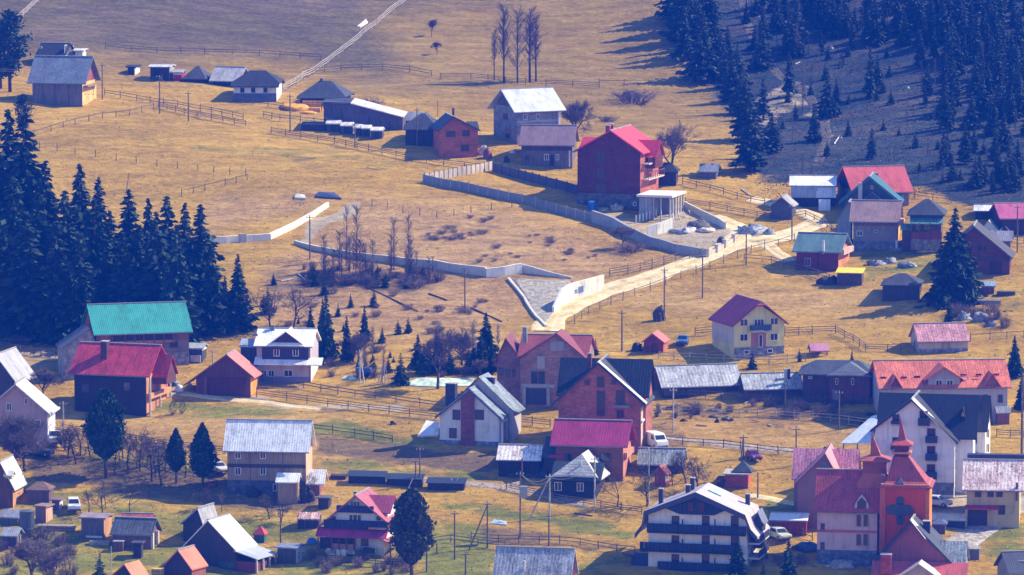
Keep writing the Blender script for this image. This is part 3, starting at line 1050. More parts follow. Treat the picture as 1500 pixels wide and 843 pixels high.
for k in range(30):
    x, y = random.uniform(960, 1275), random.uniform(590, 615)
    bush(x, y, random.uniform(8, 18), 'bare bush along the untidy strip below the grey barns', g)
for k in range(14):
    x, y = random.uniform(1395, 1500), random.uniform(440, 480)
    bush(x, y, random.uniform(10, 24), 'bare bush in the yard right of the big lone spruce', 'bushes in the upper right yard')
for k in range(16):
    x, y = random.uniform(1120, 1290), random.uniform(790, 830)
    bush(x, y, random.uniform(8, 20), 'bare bush in front of the orange church hall', 'bushes before the church hall')
for k in range(18):
    x, y = random.uniform(455, 620), random.uniform(815, 842)
    bush(x, y, random.uniform(8, 20), 'bare garden bush in front of the magenta-trimmed house', 'garden bushes by the magenta-trimmed house')
for k in range(20):
    x, y = random.uniform(0, 110), random.uniform(790, 850)
    bush(x, y, random.uniform(10, 26), 'bare bush among the sheds at the bottom left', 'bushes at the bottom left')

# ------------------------------------------------------------------ wood on the far right slope
NEEDLE_F = M('leaf', (.040, .062, .050))  # paler far needles; distance haze is put into the colour
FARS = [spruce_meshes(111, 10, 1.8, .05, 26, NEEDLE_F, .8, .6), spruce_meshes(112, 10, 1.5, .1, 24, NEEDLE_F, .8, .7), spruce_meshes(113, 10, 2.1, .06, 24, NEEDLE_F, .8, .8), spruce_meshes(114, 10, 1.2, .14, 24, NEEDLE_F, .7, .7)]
g = 'spruces of the wood on the far right slope'
EDGE = [(990, 30, 60), (1005, 62, 74), (1018, 40, 60), (1002, 90, 56), (1040, 55, 58), (1020, 80, 62), (1030, 118, 70), (1008, 72, 50), (1060, 130, 66), (1012, 18, 60), (998, 48, 66),
        (1072, 150, 72), (1086, 168, 66), (1092, 205, 92), (1066, 100, 60), (1050, 90, 62), (1096, 252, 110), (1105, 250, 86), (1080, 125, 60), (1118, 175, 60), (1130, 225, 60)]
for x, y, h in EDGE:
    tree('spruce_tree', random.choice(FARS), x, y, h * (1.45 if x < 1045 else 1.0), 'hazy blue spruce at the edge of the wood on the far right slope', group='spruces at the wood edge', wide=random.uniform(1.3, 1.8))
n = 0
while n < 245:
    x, y = random.uniform(1090, 1540), random.uniform(-30, 285)
    # thick near the top right, thin over the felled ground
    dens = max(0, min(1, (x - 1150) / 300 + (110 - y) / 170))
    if 1215 < x < 1380 and 70 < y < 250:
        dens *= .12
    if x > 1380:
        dens = max(dens, .5)
    if y > 240 and x < 1330:
        continue
    if random.random() > dens + .10:
        continue
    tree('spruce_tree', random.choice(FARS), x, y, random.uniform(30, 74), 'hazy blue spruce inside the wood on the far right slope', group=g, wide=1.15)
    n += 1
for k in range(55):
    x, y = random.uniform(1080, 1500), random.uniform(20, 270)
    tree('birch_tree', ALD[0 if k % 4 else 1], x, y, random.uniform(26, 52), 'thin pale leafless tree left standing on the felled slope', group='thin leafless trees on the felled slope', wide=.8)


for k in range(70):
    x, y = random.uniform(1110, 1500), random.uniform(20, 275)
    if y > 235 and x < 1330:
        continue
    tree('young_spruce', random.choice(SML), x, y, random.uniform(9, 28), 'young hazy spruce coming up on the felled right slope', group='young spruces on the felled slope', wide=1.1)


def litter():
    """brash and scrub lying over the felled slope: nobody could count it"""
    C, U, V = [], [], []
    for k in range(9000):
        x, y = random.uniform(1000, 1510), random.uniform(-20, 290)
        if x < 985 + y * .45:
            continue
        p = at(x, y)
        s = random.uniform(.06, .2)
        a = random.uniform(0, 6.28)
        for q in range(3):
            C.append((p.x + random.uniform(-.8, .8), p.y + random.uniform(-.8, .8), p.z + random.uniform(0, .5) + .05))
            d = np.array((math.cos(a + q), math.sin(a + q), random.uniform(-.3, .5)))
            U.append(d * s)
            w = np.cross(d, (random.uniform(-1, 1), random.uniform(-1, 1), random.uniform(.1, 1)))
            V.append(w / (np.linalg.norm(w) + 1e-6) * s * .5)
    me = quads_mesh('undergrowth', np.array(C), np.array(U), np.array(V), M('leaf', (.05, .045, .042)))
    o = link('undergrowth', me)
    tag(o, 'dark brash and scrub lying over the felled right slope', None, kind='stuff')


litter()


def tufts():
    """rough grass tufts over the meadows"""
    C, U, V = [], [], []
    for k in range(9000):
        x, y = random.uniform(-10, 1510), random.uniform(100, 850)
        p = None
        d = ray(x, y)
        # cheap ground search on a coarse step
        t = _YS[::4] / d[1]
        g_ = CAMH + d[2] * t - zt(d[0] * t, _YS[::4])
        q = np.argmax(g_ <= 0)
        yy = _YS[::4][q] + random.uniform(-2, 2)
        xx = d[0] * yy / d[1]
        C.append((xx, yy, float(zt(xx, yy)) + .06))
        a = random.uniform(0, 3.14)
        s = random.uniform(.06, .16)
        U.append((math.cos(a) * s * 1.3, math.sin(a) * s, 0))
        V.append((random.uniform(-.05, .05), random.uniform(-.05, .05), s * .55))
    me = quads_mesh('grass', np.array(C), np.array(U), np.array(V), M('bark', (.42, .29, .12)))
    o = link('grass', me)
    tag(o, 'rough dry grass tufts over the meadows', None, kind='stuff')


tufts()
# ------------------------------------------------------------------ house builder (sizes are read in photograph pixels at the house's own distance)
GLASS = M('glass', (.025, .03, .045))
VOID = M('paint', (.02, .02, .025), rough=.9)
WFRAME = M('paint', (.72, .72, .72))
DFRAME = M('paint', (.06, .05, .05))
BFRAME = M('paint', (.16, .10, .07))
CONC = M('plaster', (.40, .39, .37))
CAPM = M('paint', (.40, .37, .35))  # ridge caps; grazing sun on the ridges put into this pale paint
GUTM = M('paint', (.16, .15, .16))
DARKW = M('plank', (.055, .045, .045))
GREYW = M('plank', (.17, .145, .13))
BROWNW = M('plank', (.16, .075, .05))
REDW = M('log', (.20, .045, .035))
TANW = M('plank', (.33, .22, .13))
YELW = M('plank', (.76, .48, .16))
WHITEP = M('plaster', (.66, .64, .64))
STONE = M('stone', (.22, .21, .20))


class House:
    def __init__(s, name, label, cat, x0, x1, yb, d=70, xs=None, yaw=None, group=None, sink=2.2):
        """x0..x1: the front at ground row yb; xs: where the visible side wall ends"""
        s.x0, s.x1, s.yb = x0, x1, yb
        s.xc = (x0 + x1) / 2
        p = at(s.xc, yb)
        s.m = mpp(p)
        if yaw is None:
            if xs is None:
                yaw = -7
            elif xs > x1:
                yaw = -math.degrees(math.asin(min(.9, (xs - x1) / d)))
            else:
                yaw = math.degrees(math.asin(min(.9, (x0 - xs) / d)))
        s.yaw, s.cs, s.sn = yaw, math.cos(R(yaw)), math.sin(R(yaw))
        s.k = math.tan(PITCH + (yb - CY) / F)
        s.w, s.d, s.sink = (x1 - x0) * s.m / s.cs, d * s.m, sink
        s.root = empty(name, p, yaw, label, cat, group)

    def X(s, x, Y=0.0):
        return ((x - s.xc) * s.m + Y * s.sn) / s.cs

    def Z(s, y, Xl=0.0, Y=0.0):
        return (s.yb - y) * s.m - s.k * (Xl * s.sn + Y * s.cs)

    def P(s, mb, name, mat, parent=None, label=None):
        o = mb.obj(name, mat, parent or s.root)
        if label:
            o['label'] = label
        return o

    # -- one gabled volume; across-profile pushed along its length
    def volume(s, X0, X1, Y0, Y1, Z0, prof, axis, wall, roof, gov, t, hip=(0, 0), names=('wall', 'roof'), parent=None, rooflabel=None, flat=None):
        a0, a1, l0, l1 = (X0, X1, Y0, Y1) if axis == 'y' else (Y0, Y1, X0, X1)

        def pz(a):
            for (p, q), (r, u) in zip(prof, prof[1:]):
                if p <= a <= r:
                    return q + (u - q) * (a - p) / (r - p + 1e-9)
            return prof[0][1] if a < prof[0][0] else prof[-1][1]
        zr = max(z for _, z in prof)
        zcut = 1e9
        if max(hip) > 0:
            zb = min(pz(a0), pz(a1))
            zcut = zr - (zr - zb) * max(hip) - .05
        top = [(a1, min(pz(a1) - t * .5, zcut))] + [(a, min(z - t * .5, zcut)) for a, z in reversed(prof) if a0 < a < a1] + [(a0, min(pz(a0) - t * .5, zcut))]
        poly = [(a0, Z0), (a1, Z0)] + top
        wo = None
        if wall is not None:
            mb = MB().prism(poly, l0, l1, axis)
            wo = s.P(mb, names[0], wall, parent)
        m0, m1 = l0 - gov, l1 + gov
        rb = MB()
        if max(hip) <= 0:
            n = len(prof)
            vs = [(a, m0, z) if axis == 'y' else (m0, a, z) for a, z in prof] + [(a, m1, z) if axis == 'y' else (m1, a, z) for a, z in prof]
            fs = [(k, k + 1, k + 1 + n, k + n) if axis == 'y' else (k, k + n, k + 1 + n, k + 1) for k in range(n - 1)]
            rb.shell(vs, fs, t)
        else:
            (pa, za), (ra, rz), (qa, zq) = prof[0], prof[1], prof[2]
            vs = []
            idx = {}

            def V(a, l, z):
                vs.append((a, l, z) if axis == 'y' else (l, a, z))
                return len(vs) - 1
            ends = []
            for (l, dirn, h) in ((m0, 1, hip[0]), (m1, -1, hip[1])):
                e0, e1 = V(pa, l, za), V(qa, l, zq)
                if h >= .999:
                    ins = min(abs(qa - pa) * .5, (m1 - m0) * .5 - .001) * .9
                    rdg = V(ra, l + dirn * ins, rz)
                    ends.append((e0, e0, rdg, e1, e1, None))
                elif h > 0:
                    c0, c1 = V(ra + (pa - ra) * h, l, rz + (za - rz) * h), V(ra + (qa - ra) * h, l, rz + (zq - rz) * h)
                    ins = abs(qa - pa) * .5 * h * .75
                    rdg = V(ra, l + dirn * ins, rz)
                    ends.append((e0, c0, rdg, c1, e1, 1))
                else:
                    rdg = V(ra, l, rz)
                    ends.append((e0, None, rdg, None, e1, 0))
            A, B = ends
            left = [A[0]] + ([A[1]] if A[5] == 1 else []) + [A[2], B[2]] + ([B[1]] if B[5] == 1 else []) + [B[0]]
            right = [B[4]] + ([B[3]] if B[5] == 1 else []) + [B[2], A[2]] + ([A[3]] if A[5] == 1 else []) + [A[4]]
            fs = [tuple(left[::-1]), tuple(right[::-1])] if axis == 'y' else [tuple(left), tuple(right)]
            for e, fl in ((A, 0), (B, 1)):
                if e[5] is None:
                    f = (e[0], e[4], e[2])
                elif e[5] == 1:
                    f = (e[1], e[3], e[2])
                else:
                    continue
                if fl:
                    f = f[::-1]
                fs.append(f if axis == 'y' else f[::-1])
            rb.shell(vs, fs, t)
        ro = s.P(rb, names[1], roof, parent if names[0] == 'wall' or wo is None else wo, rooflabel)
        if names[0] == 'wall' and max(hip) <= 0 and len(prof) == 3 and m1 - m0 > 4:
            a, z = prof[1][0], prof[1][1] + .03
            p0, p1 = ((a, m0 - .03, z), (a, m1 + .03, z)) if axis == 'y' else ((m0 - .03, a, z), (m1 + .03, a, z))
            s.P(MB().bar(p0, p1, .26, .12), 'lit_ridge_cap', CAPM, ro)
            if axis == 'x':
                g0, gz = prof[0]
                s.P(MB().tube((m0, g0 - .07, gz - .12), (m1, g0 - .07, gz - .12), .07, None, 6), 'gutter', GUTM, ro)
        return wo, ro

    def main(s, axis, yeave, yridge, wall, roof, over=4, gov=4, xr=None, hip=(0, 0), t=.18, found=None, fy=None, left=None, right=None):
        """yeave/yridge: rows of the near roof edge and of the ridge; left/right: (x, y) of uneven gable eaves"""
        m = s.m
        o, g_ = over * m, gov * m
        if axis == 'x':
            ze = s.Z(yeave, 0, -o)
            zr = s.Z(yridge, 0, s.d / 2)
            prof = [(-o, ze), (s.d / 2, zr), (s.d + o, ze)]
        else:
            xr_ = s.X(xr if xr is not None else s.xc)
            zr = s.Z(yridge, xr_, -g_)
            if left or right:
                L = (s.X(left[0], -g_), s.Z(left[1], 0, -g_)) if left else (-s.w / 2 - o, s.Z(yeave))
                Q = (s.X(right[0], -g_), s.Z(right[1], 0, -g_)) if right else (s.w / 2 + o, s.Z(yeave))
            else:
                ze = s.Z(yeave)
                L, Q = (-s.w / 2 - o, ze), (s.w / 2 + o, ze)
            prof = [L, (xr_, zr), Q]
        s.prof, s.axis = prof, axis
        s.wall, s.roof = s.volume(-s.w / 2, s.w / 2, 0, s.d, -s.sink, prof, axis, wall, roof, g_, t, hip)
        if found is not None:
            zf = s.Z(fy if fy else s.yb - 4)
            s.P(MB().box(-s.w / 2 - .05, s.w / 2 + .05, -.05, s.d + .05, -s.sink - .3, zf), 'foundation', found)
        return s

    def wing(s, x0, x1, yfront, depth, ybot, yeave, yridge, axis, wall, roof, over=2, gov=2, name='wing', t=.15, xr=None, left=None, right=None, hip=(0, 0), free=False):
        m = s.m
        Y0, Y1 = yfront * m, (yfront + depth) * m
        X0, X1 = s.X(x0, Y0), s.X(x1, Y0)
        Z0 = -s.sink if ybot is None else s.Z(ybot, 0, Y0)
        o, g_ = over * m, gov * m
        if axis == 'x':
            ze, zr = s.Z(yeave, 0, Y0 - o), s.Z(yridge, 0, (Y0 + Y1) / 2)
            prof = [(Y0 - o, ze), ((Y0 + Y1) / 2, zr), (Y1 + o, ze)]
        else:
            xr_ = s.X(xr, Y0) if xr is not None else (X0 + X1) / 2
            zr = s.Z(yridge, xr_, Y0 - g_)
            L = (s.X(left[0], Y0 - g_), s.Z(left[1], X0, Y0 - g_)) if left else (X0 - o, s.Z(yeave, 0, Y0))
            Q = (s.X(right[0], Y0 - g_), s.Z(right[1], X1, Y0 - g_)) if right else (X1 + o, s.Z(yeave, 0, Y0))
            prof = [L, (xr_, zr), Q]
        return s.volume(X0, X1, Y0, Y1, Z0, prof, axis, wall, roof, g_, t, hip, (name, name + '_roof') if wall is not None else (name, name))

    def lean(s, x0, x1, Y0, Y1, ytop, ybot, mat, name='porch_roof', t=.12, parent=None):
        """sheet sloping towards the viewer: back edge row ytop at depth Y1, front edge row ybot at depth Y0"""
        m = s.m
        a, b = Y0 * m, Y1 * m
        vs = [(s.X(x0, a), a, s.Z(ybot, 0, a)), (s.X(x1, a), a, s.Z(ybot, 0, a)), (s.X(x1, a) , b, s.Z(ytop, 0, b)), (s.X(x0, a), b, s.Z(ytop, 0, b))]
        return s.P(MB().shell(vs, [(0, 1, 2, 3)], t), name, mat, parent)

    def box(s, name, x0, x1, y0, y1, mat, Y0=-3, Y1=0, parent=None, label=None):
        """a block standing on the front: rows y0 (top) to y1 (bottom), depth Y0..Y1 in pixels"""
        m = s.m
        a, b = Y0 * m, Y1 * m
        X0, X1 = s.X(x0, a), s.X(x1, a)
        zt_, zb = s.Z(y0, (X0 + X1) / 2, a), s.Z(y1, (X0 + X1) / 2, a)
        return s.P(MB().box(X0, X1, a, b, zb, zt_), name, mat, parent, label)

    def _opening(s, f, u0, u1, z0, z1, frame, mull, name):
        fr = MB()
        b = min(.09, (u1 - u0) * .14)
        for (p, q, r, w) in ((u0, u1, z1 - b, z1), (u0, u1, z0, z0 + b), (u0, u0 + b, z0 + b, z1 - b), (u1 - b, u1, z0 + b, z1 - b)):
            f(fr, p, q, r, w, .0, .07)
        for k in range(mull):
            c_ = u0 + (u1 - u0) * (k + 1) / (mull + 1)
            f(fr, c_ - b * .4, c_ + b * .4, z0 + b, z1 - b, .0, .06)
        o = s.P(fr, name, frame)
        pn = MB()
        f(pn, u0 + b * .6, u1 - b * .6, z0 + b * .6, z1 - b * .6, .0, .03)
        s.P(pn, 'pane', GLASS, o)
        return o

    def win(s, x0, y0, x1, y1, frame=None, mull=1, Y=0.0, name='window'):
        Y *= s.m
        X0, X1 = s.X(x0, Y), s.X(x1, Y)
        z0, z1 = s.Z(y1, (X0 + X1) / 2, Y), s.Z(y0, (X0 + X1) / 2, Y)

        def f(mb, a, b, c_, d_, e0, e1):
            mb.box(a, b, Y - e1, Y - e0 + .01, c_, d_)
        return s._opening(f, X0, X1, z0, z1, frame or WFRAME, mull, name)

    def door(s, x0, y0, x1, y1, mat=None, Y=0.0, name='door'):
        Yp = Y * s.m
        X0, X1 = s.X(x0, Yp), s.X(x1, Yp)
        z0, z1 = s.Z(y1, (X0 + X1) / 2, Yp), s.Z(y0, (X0 + X1) / 2, Yp)
        mb = MB().box(X0, X1, Yp - .04, Yp + .02, z0, z1)
        mb.box(X0 - .08, X0, Yp - .07, Yp + .02, z0, z1 + .08).box(X1, X1 + .08, Yp - .07, Yp + .02, z0, z1 + .08).box(X0, X1, Yp - .07, Yp + .02, z1, z1 + .08)
        return s.P(mb, name, mat or BROWNW)

    def side(s, u0, u1, y0, y1, frame=None, mull=1, left=False, name='window'):
        """opening on the visible side wall; u: share of the depth from the front corner"""
        Xs = -s.w / 2 if left else s.w / 2
        Y0, Y1 = u0 * s.d, u1 * s.d
        z0, z1 = s.Z(y1, Xs, (Y0 + Y1) / 2), s.Z(y0, Xs, (Y0 + Y1) / 2)

        def f(mb, a, b, c_, d_, e0, e1):
            if left:
                mb.box(Xs - e1, Xs - e0 + .01, a, b, c_, d_)
            else:
                mb.box(Xs + e0 - .01, Xs + e1, a, b, c_, d_)
        return s._opening(f, Y0, Y1, z0, z1, frame or WFRAME, mull, name)

    def skin(s, mat, y0, y1, u0=0., u1=1., left=False, name='side_cladding', proud=.06):
        """boards or a painted-in sunlit tone over the visible end wall, cut along the roof line"""
        Xs = -s.w / 2 if left else s.w / 2
        Y0, Y1 = u0 * s.d, u1 * s.d
        z0, z1 = s.Z(y1, Xs, 0), s.Z(y0, Xs, 0)
        if s.axis == 'x':
            def pz(a):
                for (p, q), (r, u) in zip(s.prof, s.prof[1:]):
                    if p <= a <= r:
                        return q + (u - q) * (a - p) / (r - p) - .24
                return z0
            ys = sorted({Y0 + .02, Y1, *[a for a, _ in s.prof if Y0 < a < Y1], *[Y0 + (Y1 - Y0) * k / 8 for k in range(1, 8)]})
            poly = [(Y0 + .02, z0), (Y1, z0)] + [(a, max(z0 + .01, min(z1, pz(a)))) for a in reversed(ys)]
        else:
            poly = [(Y0 + .02, z0), (Y1, z0), (Y1, z1), (Y0 + .02, z1)]
        a0, a1 = (Xs - proud, Xs + .02) if left else (Xs - .02, Xs + proud)
        return s.P(MB().prism(poly, a0, a1, 'x'), name, mat)

    def sbox(s, name, u0, u1, y0, y1, mat, out=5, left=False):
        """a block standing out from the visible end wall"""
        Xs = -s.w / 2 if left else s.w / 2
        Y0, Y1 = u0 * s.d, u1 * s.d
        z0, z1 = s.Z(y1, Xs, 0), s.Z(y0, Xs, 0)
        o = out * s.m
        return s.P(MB().box(Xs - o if left else Xs, Xs if left else Xs + o, Y0, Y1, z0, z1), name, mat)

    def band(s, y0, y1, mat, name='belt_course', proud=.08, x0=None, x1=None):
        X0 = -s.w / 2 - .02 if x0 is None else s.X(x0)
        X1 = s.w / 2 + .02 if x1 is None else s.X(x1)
        return s.P(MB().box(X0, X1, -proud, .02, s.Z(y1), s.Z(y0)), name, mat)

    def cladding(s, y, mat, name='gable_boards', proud=.05, ygable=None):
        """boards over the front gable triangle above row y"""
        zc = s.Z(y)
        (pa, za), (ra, rz), (qa, zq) = s.prof

        def edge(a, z, side):
            tt = (rz - zc) / (rz - z + 1e-9)
            return ra + (a - ra) * tt
        x0, x1 = max(edge(pa, za, 0), -s.w / 2), min(edge(qa, zq, 1), s.w / 2)
        k0, k1 = (rz - za) / (ra - pa + 1e-9), (rz - zq) / (qa - ra + 1e-9)
        poly = [(x0, zc), (x1, zc), (x1, max(rz - k1 * (x1 - ra) - .1, zc)), (ra, rz - .1), (x0, max(rz - k0 * (ra - x0) - .1, zc))]
        return s.P(MB().prism(poly, -proud, .02), name, mat)

    def barge(s, mat, name='bargeboard', h=.28, thick=.06, Y=None):
        """boards along the front edge of the gable roof"""
        y = -4 * s.m - thick if Y is None else Y * s.m
        mb = MB()
        for (p, q), (r, u) in zip(s.prof, s.prof[1:]):
            mb.prism([(p, q - h + .03), (r, u - h + .03), (r, u + .03), (p, q + .03)], y, y + thick - .005)
        return s.P(mb, name, mat)

    def chimney(s, x0, x1, y0, y1, Y=.5, mat=None, cap=True, deep=None):
        Yp = Y * s.d
        X0, X1 = s.X(x0, Yp), s.X(x1, Yp)
        dp = (X1 - X0) if deep is None else deep
        mb = MB().box(X0, X1, Yp - dp / 2, Yp + dp / 2, s.Z(y1, 0, Yp) - .8, s.Z(y0, 0, Yp))
        o = s.P(mb, 'chimney', mat or M('brick', (.20, .09, .07)))
        if cap:
            z = s.Z(y0, 0, Yp)
            s.P(MB().box(X0 - .06, X1 + .06, Yp - dp / 2 - .06, Yp + dp / 2 + .06, z, z + .1), 'cap', CONC, o)
        return o

    def balcony(s, x0, x1, y0, y1, mat, out=9, slab=None, n=9, solid=True):
        """railing rows y0..y1 with its floor slab, standing out from the front"""
        m = s.m
        X0, X1 = s.X(x0), s.X(x1)
        z1, z0 = s.Z(y0, 0, -out * m), s.Z(y1, 0, -out * m)
        Yf = -out * m
        o = s.P(MB().box(X0, X1, Yf, 0.01, z0 - .18, z0), 'balcony', slab or CONC)
        rb = MB()
        if solid:
            for k in range(n):
                a, b = X0 + (X1 - X0) * k / n, X0 + (X1 - X0) * (k + .86) / n
                rb.box(a, b, Yf, Yf + .05, z0 + .08, z1 - .06)
            rb.box(X0, X0 + .05, Yf + .05, 0, z0 + .08, z1 - .06).box(X1 - .05, X1, Yf + .05, 0, z0 + .08, z1 - .06)
        rb.box(X0 - .03, X1 + .03, Yf - .02, Yf + .07, z1 - .06, z1 + .04)
        for k in range(n + 1):
            a = X0 + (X1 - X0) * k / n
            rb.box(a - .04, a + .04, Yf - .03, Yf + .03, z0, z1 - .06)
        s.P(rb, 'railing', mat, o)
        return o

    def post(s, x, y0, y1, mat, Y=-8, r=.09, name='post'):
        Yp = Y * s.m
        X = s.X(x, Yp)
        return s.P(MB().box(X - r, X + r, Yp - r, Yp + r, s.Z(y1, X, Yp), s.Z(y0, X, Yp)), name, mat)

    def pyramid(s, x0, x1, ybase, ytop, Y0, Y1, mat, name='tower_roof', flare=0, xt=None, tw=0.0, parent=None, t=.15):
        """steep hipped cap, optionally with flared eaves; tw: half width of a flat top"""
        m = s.m
        a, b = Y0 * m, Y1 * m
        X0, X1 = s.X(x0, a), s.X(x1, a)
        zb, zt_ = s.Z(ybase, 0, a), s.Z(ytop, 0, (a + b) / 2)
        cx, cy = (X0 + X1) / 2, (a + b) / 2
        if xt is not None:
            cx = s.X(xt, cy)
        tw *= m
        rings = [(1.0, zb)]
        if flare:
            rings.append((1 - flare, zb + (zt_ - zb) * .16))
        vs, fs = [], []
        hx, hy = (X1 - X0) / 2, (b - a) / 2
        mx = (X0 + X1) / 2
        for kf, z in rings:
            vs += [(mx - hx * kf, cy - hy * kf, z), (mx + hx * kf, cy - hy * kf, z), (mx + hx * kf, cy + hy * kf, z), (mx - hx * kf, cy + hy * kf, z)]
        tw = max(tw, .02)
        vs += [(cx - tw, cy - tw, zt_), (cx + tw, cy - tw, zt_), (cx + tw, cy + tw, zt_), (cx - tw, cy + tw, zt_)]
        n = len(vs) // 4
        for r in range(n - 1):
            for k in range(4):
                fs.append((r * 4 + k, r * 4 + (k + 1) % 4, (r + 1) * 4 + (k + 1) % 4, (r + 1) * 4 + k))
        fs.append(tuple(range(4 * n - 4, 4 * n)))
        return s.P(MB().shell(vs, fs, t), name, mat, parent)


def shed(name, label, cat, x0, x1, yb, yeave, yridge, wall, roof, d=50, xs=None, yaw=None, axis='x', over=3, gov=3, xr=None, hip=(0, 0), group=None, **kw):
    h = House(name, label, cat, x0, x1, yb, d, xs, yaw, group)
    return h.main(axis, yeave, yridge, wall, roof, over, gov, xr, hip, **kw)


def RF(c, ax='x', **kw):
    return M('roof', c, ax=ax, **kw)


ASB = (.40, .40, .41)
LIGHT = (.70, .68, .66)
SLATE = (.07, .075, .09)
BLACK = (.028, .028, .034)
# ================================================================== upper row on the hill
h = shed('timber_house', 'grey-roofed timber house on the hilltop with a sunlit yellow plank end', 'house', 47, 121, 155, 122, 82, GREYW, RF((.17, .20, .25)), d=72, xs=136, over=4, gov=7)
h.skin(YELW, 121, 155)  # sun on the end wall put into a brighter plank colour
h.skin(M('plank', (.30, .09, .06)), 88, 121, .12, .88, name='gable_boards', proud=.08)
for u in (.12, .38, .66):
    h.side(u, u + .16, 128, 139, DFRAME)
h.side(.3, .45, 142, 154, DFRAME, 0, name='door')
h.sbox('balcony', .05, .95, 126, 128, TANW, 8)
for x in (62, 80, 100):
    h.band(122, 155, M('plank', (.12, .10, .09)), 'corner_post', .05, x, x + 1.5)
h = shed('hay_barn', 'dark-roofed barn behind the grey-roofed timber house, its open end showing white rafters', 'barn', 54, 93, 98, 83, 63, DARKW, RF(BLACK), d=60, xs=106)
for k in range(3):
    h.side(.1 + .28 * k, .3 + .28 * k, 66 + k, 82, WFRAME, 1)
h.win(57, 68, 62, 71, mull=0, Y=-2)
h = shed('small_shed', 'little shed with a pale wall behind the grey-roofed timber house', 'shed', 110, 121, 96, 74, 71, WHITEP, RF(LIGHT), d=30, xs=124)
h.band(86, 96, DARKW)
shed('small_shed', 'tiny dark outhouse with a pale side, first of the hilltop sheds', 'shed', 187, 197, 110, 98, 95, DARKW, RF(BLACK), d=26, xs=203).skin(WHITEP, 97, 110)
h = shed('storage_shed', 'dark shed with a bright roof edge and grey end, second of the hilltop sheds', 'shed', 220, 248, 118, 98, 94, DARKW, RF((.6, .58, .55)), d=34, xs=253)
h.skin(CONC, 99, 118)
h.door(226, 103, 234, 117, M('plank', (.03, .03, .04)))
h = shed('garden_shed', 'small red-panelled shed with a pale band under its roof', 'shed', 254, 266, 119, 106, 102, M('plank', (.38, .03, .05)), RF((.35, .33, .33)), d=30, xs=269)
h.band(106, 110, WHITEP)
shed('hip_barn', 'low dark hipped barn left of the pale-roofed hilltop barn', 'barn', 269, 300, 121, 116, 97, DARKW, RF((.05, .05, .06)), d=55, yaw=-8, hip=(1, 1))
shed('long_barn', 'hilltop barn with a pale weathered roof and dark ends', 'barn', 312, 348, 126, 119, 98, DARKW, RF((.42, .40, .40)), d=55, yaw=-14, over=5, gov=5)
h = shed('farmhouse', 'dark hipped farmhouse on the hill with a white wall band', 'house', 342, 405, 149, 127, 103, WHITEP, RF(BLACK), d=75, xs=410, over=5, gov=4, hip=(.75, .75))
h.band(137, 149, M('log', (.12, .13, .20)), 'wall_base')
for x in (352, 368, 386):
    h.win(x, 129, x + 6, 136, DFRAME)
h = shed('hip_barn', 'dark hipped barn with a bluish sheet on its roof, behind the orange timber', 'barn', 440, 502, 158, 144, 118, DARKW, RF((.05, .055, .065)), d=70, yaw=-8, over=6, gov=5, hip=(.9, .9))
h.lean(478, 500, -6, 20, 134, 148, M('roof', (.16, .24, .34), ax='x', dirt=.2), 'roof_sheet')
h.chimney(468, 472, 115, 122)

# stacked fresh planks and sawdust
def planks(label, x0, x1, yb, hpx, mat, d=14, name='plank_stack', yaw=-6, group=None, rows=4):
    hh = House(name, label, 'timber stack', x0, x1, yb, d, None, yaw, group)
    mb = MB()
    H_ = hpx * hh.m
    rr = random.Random(int(x0 * 7 + yb))
    for r in range(rows):
        z0 = -.25 + (H_ + .25) * r / rows
        z1 = -.25 + (H_ + .25) * (r + .8) / rows
        n = max(2, int(d / 5))
        for q in range(n):
            y0 = hh.d * q / n
            e0, e1 = rr.uniform(-.15, .15), rr.uniform(-.15, .15)
            mb.box(-hh.w / 2 + e0, hh.w / 2 + e1, y0, y0 + hh.d / n * .92, z0, z1)
    hh.P(mb, 'planks', mat)
    return hh


FRESH = M('plank', (.80, .38, .05))
planks('fresh orange sawn planks stacked under the hipped hilltop barn', 443, 474, 158, 11, FRESH, 16)
planks('lower pile of fresh orange boards beside the sawdust heap', 452, 470, 164, 6, FRESH, 12, yaw=-12)


def heap(name, label, cat, px, py, wpx, hpx, mat, dpx=None, seed=1, group=None, rough=.2):
    p = at(px, py)
    m = mpp(p)
    o = MB().blob((0, 0, 0), (wpx * m / 2, (dpx or wpx * .7) * m / 2, hpx * m), seed, 14, 8, rough).obj(name, mat, None, p, smooth=True)
    return tag(o, label, cat, group)


SAW = M('bark', (.85, .38, .03))
heap('sawdust_heap', 'bright orange sawdust heap sliding down beside the plank stack', 'heap', 432, 158, 44, 6, SAW, 60, 3)
heap('sawdust_heap', 'smaller orange sawdust spill below the plank stack', 'heap', 452, 166, 26, 3, SAW, 30, 4)
# long sloping shed
h = House('long_shed', 'long dark shed with a bright roof edge stepping down the hill', 'shed', 474, 590, 190, 40, None, -6, sink=3)
m = h.m
poly = [(h.X(474), -3), (h.X(590), -3), (h.X(590), h.Z(171)), (h.X(516), h.Z(151)), (h.X(474), h.Z(150))]
h.P(MB().prism(poly, 0, h.d), 'wall', M('plank', (.10, .085, .12)))
h.P(MB().shell([(h.X(514), -.35, h.Z(151)), (h.X(592), -.35, h.Z(171)), (h.X(592), h.d + .3, h.Z(167)), (h.X(514), h.d + .3, h.Z(147))], [(0, 1, 2, 3)], .15), 'roof', RF((.66, .62, .60)))
h.P(MB().shell([(h.X(470), -.35, h.Z(154)), (h.X(514), -.35, h.Z(151)), (h.X(514), h.d + .3, h.Z(147)), (h.X(470), h.d + .3, h.Z(149))], [(0, 1, 2, 3)], .15), 'roof', RF((.06, .06, .07)))
for x in (500, 540, 570):
    h.band(158 + (x - 500) * .28, 190, M('plank', (.05, .045, .06)), 'post', .05, x, x + 1.5)
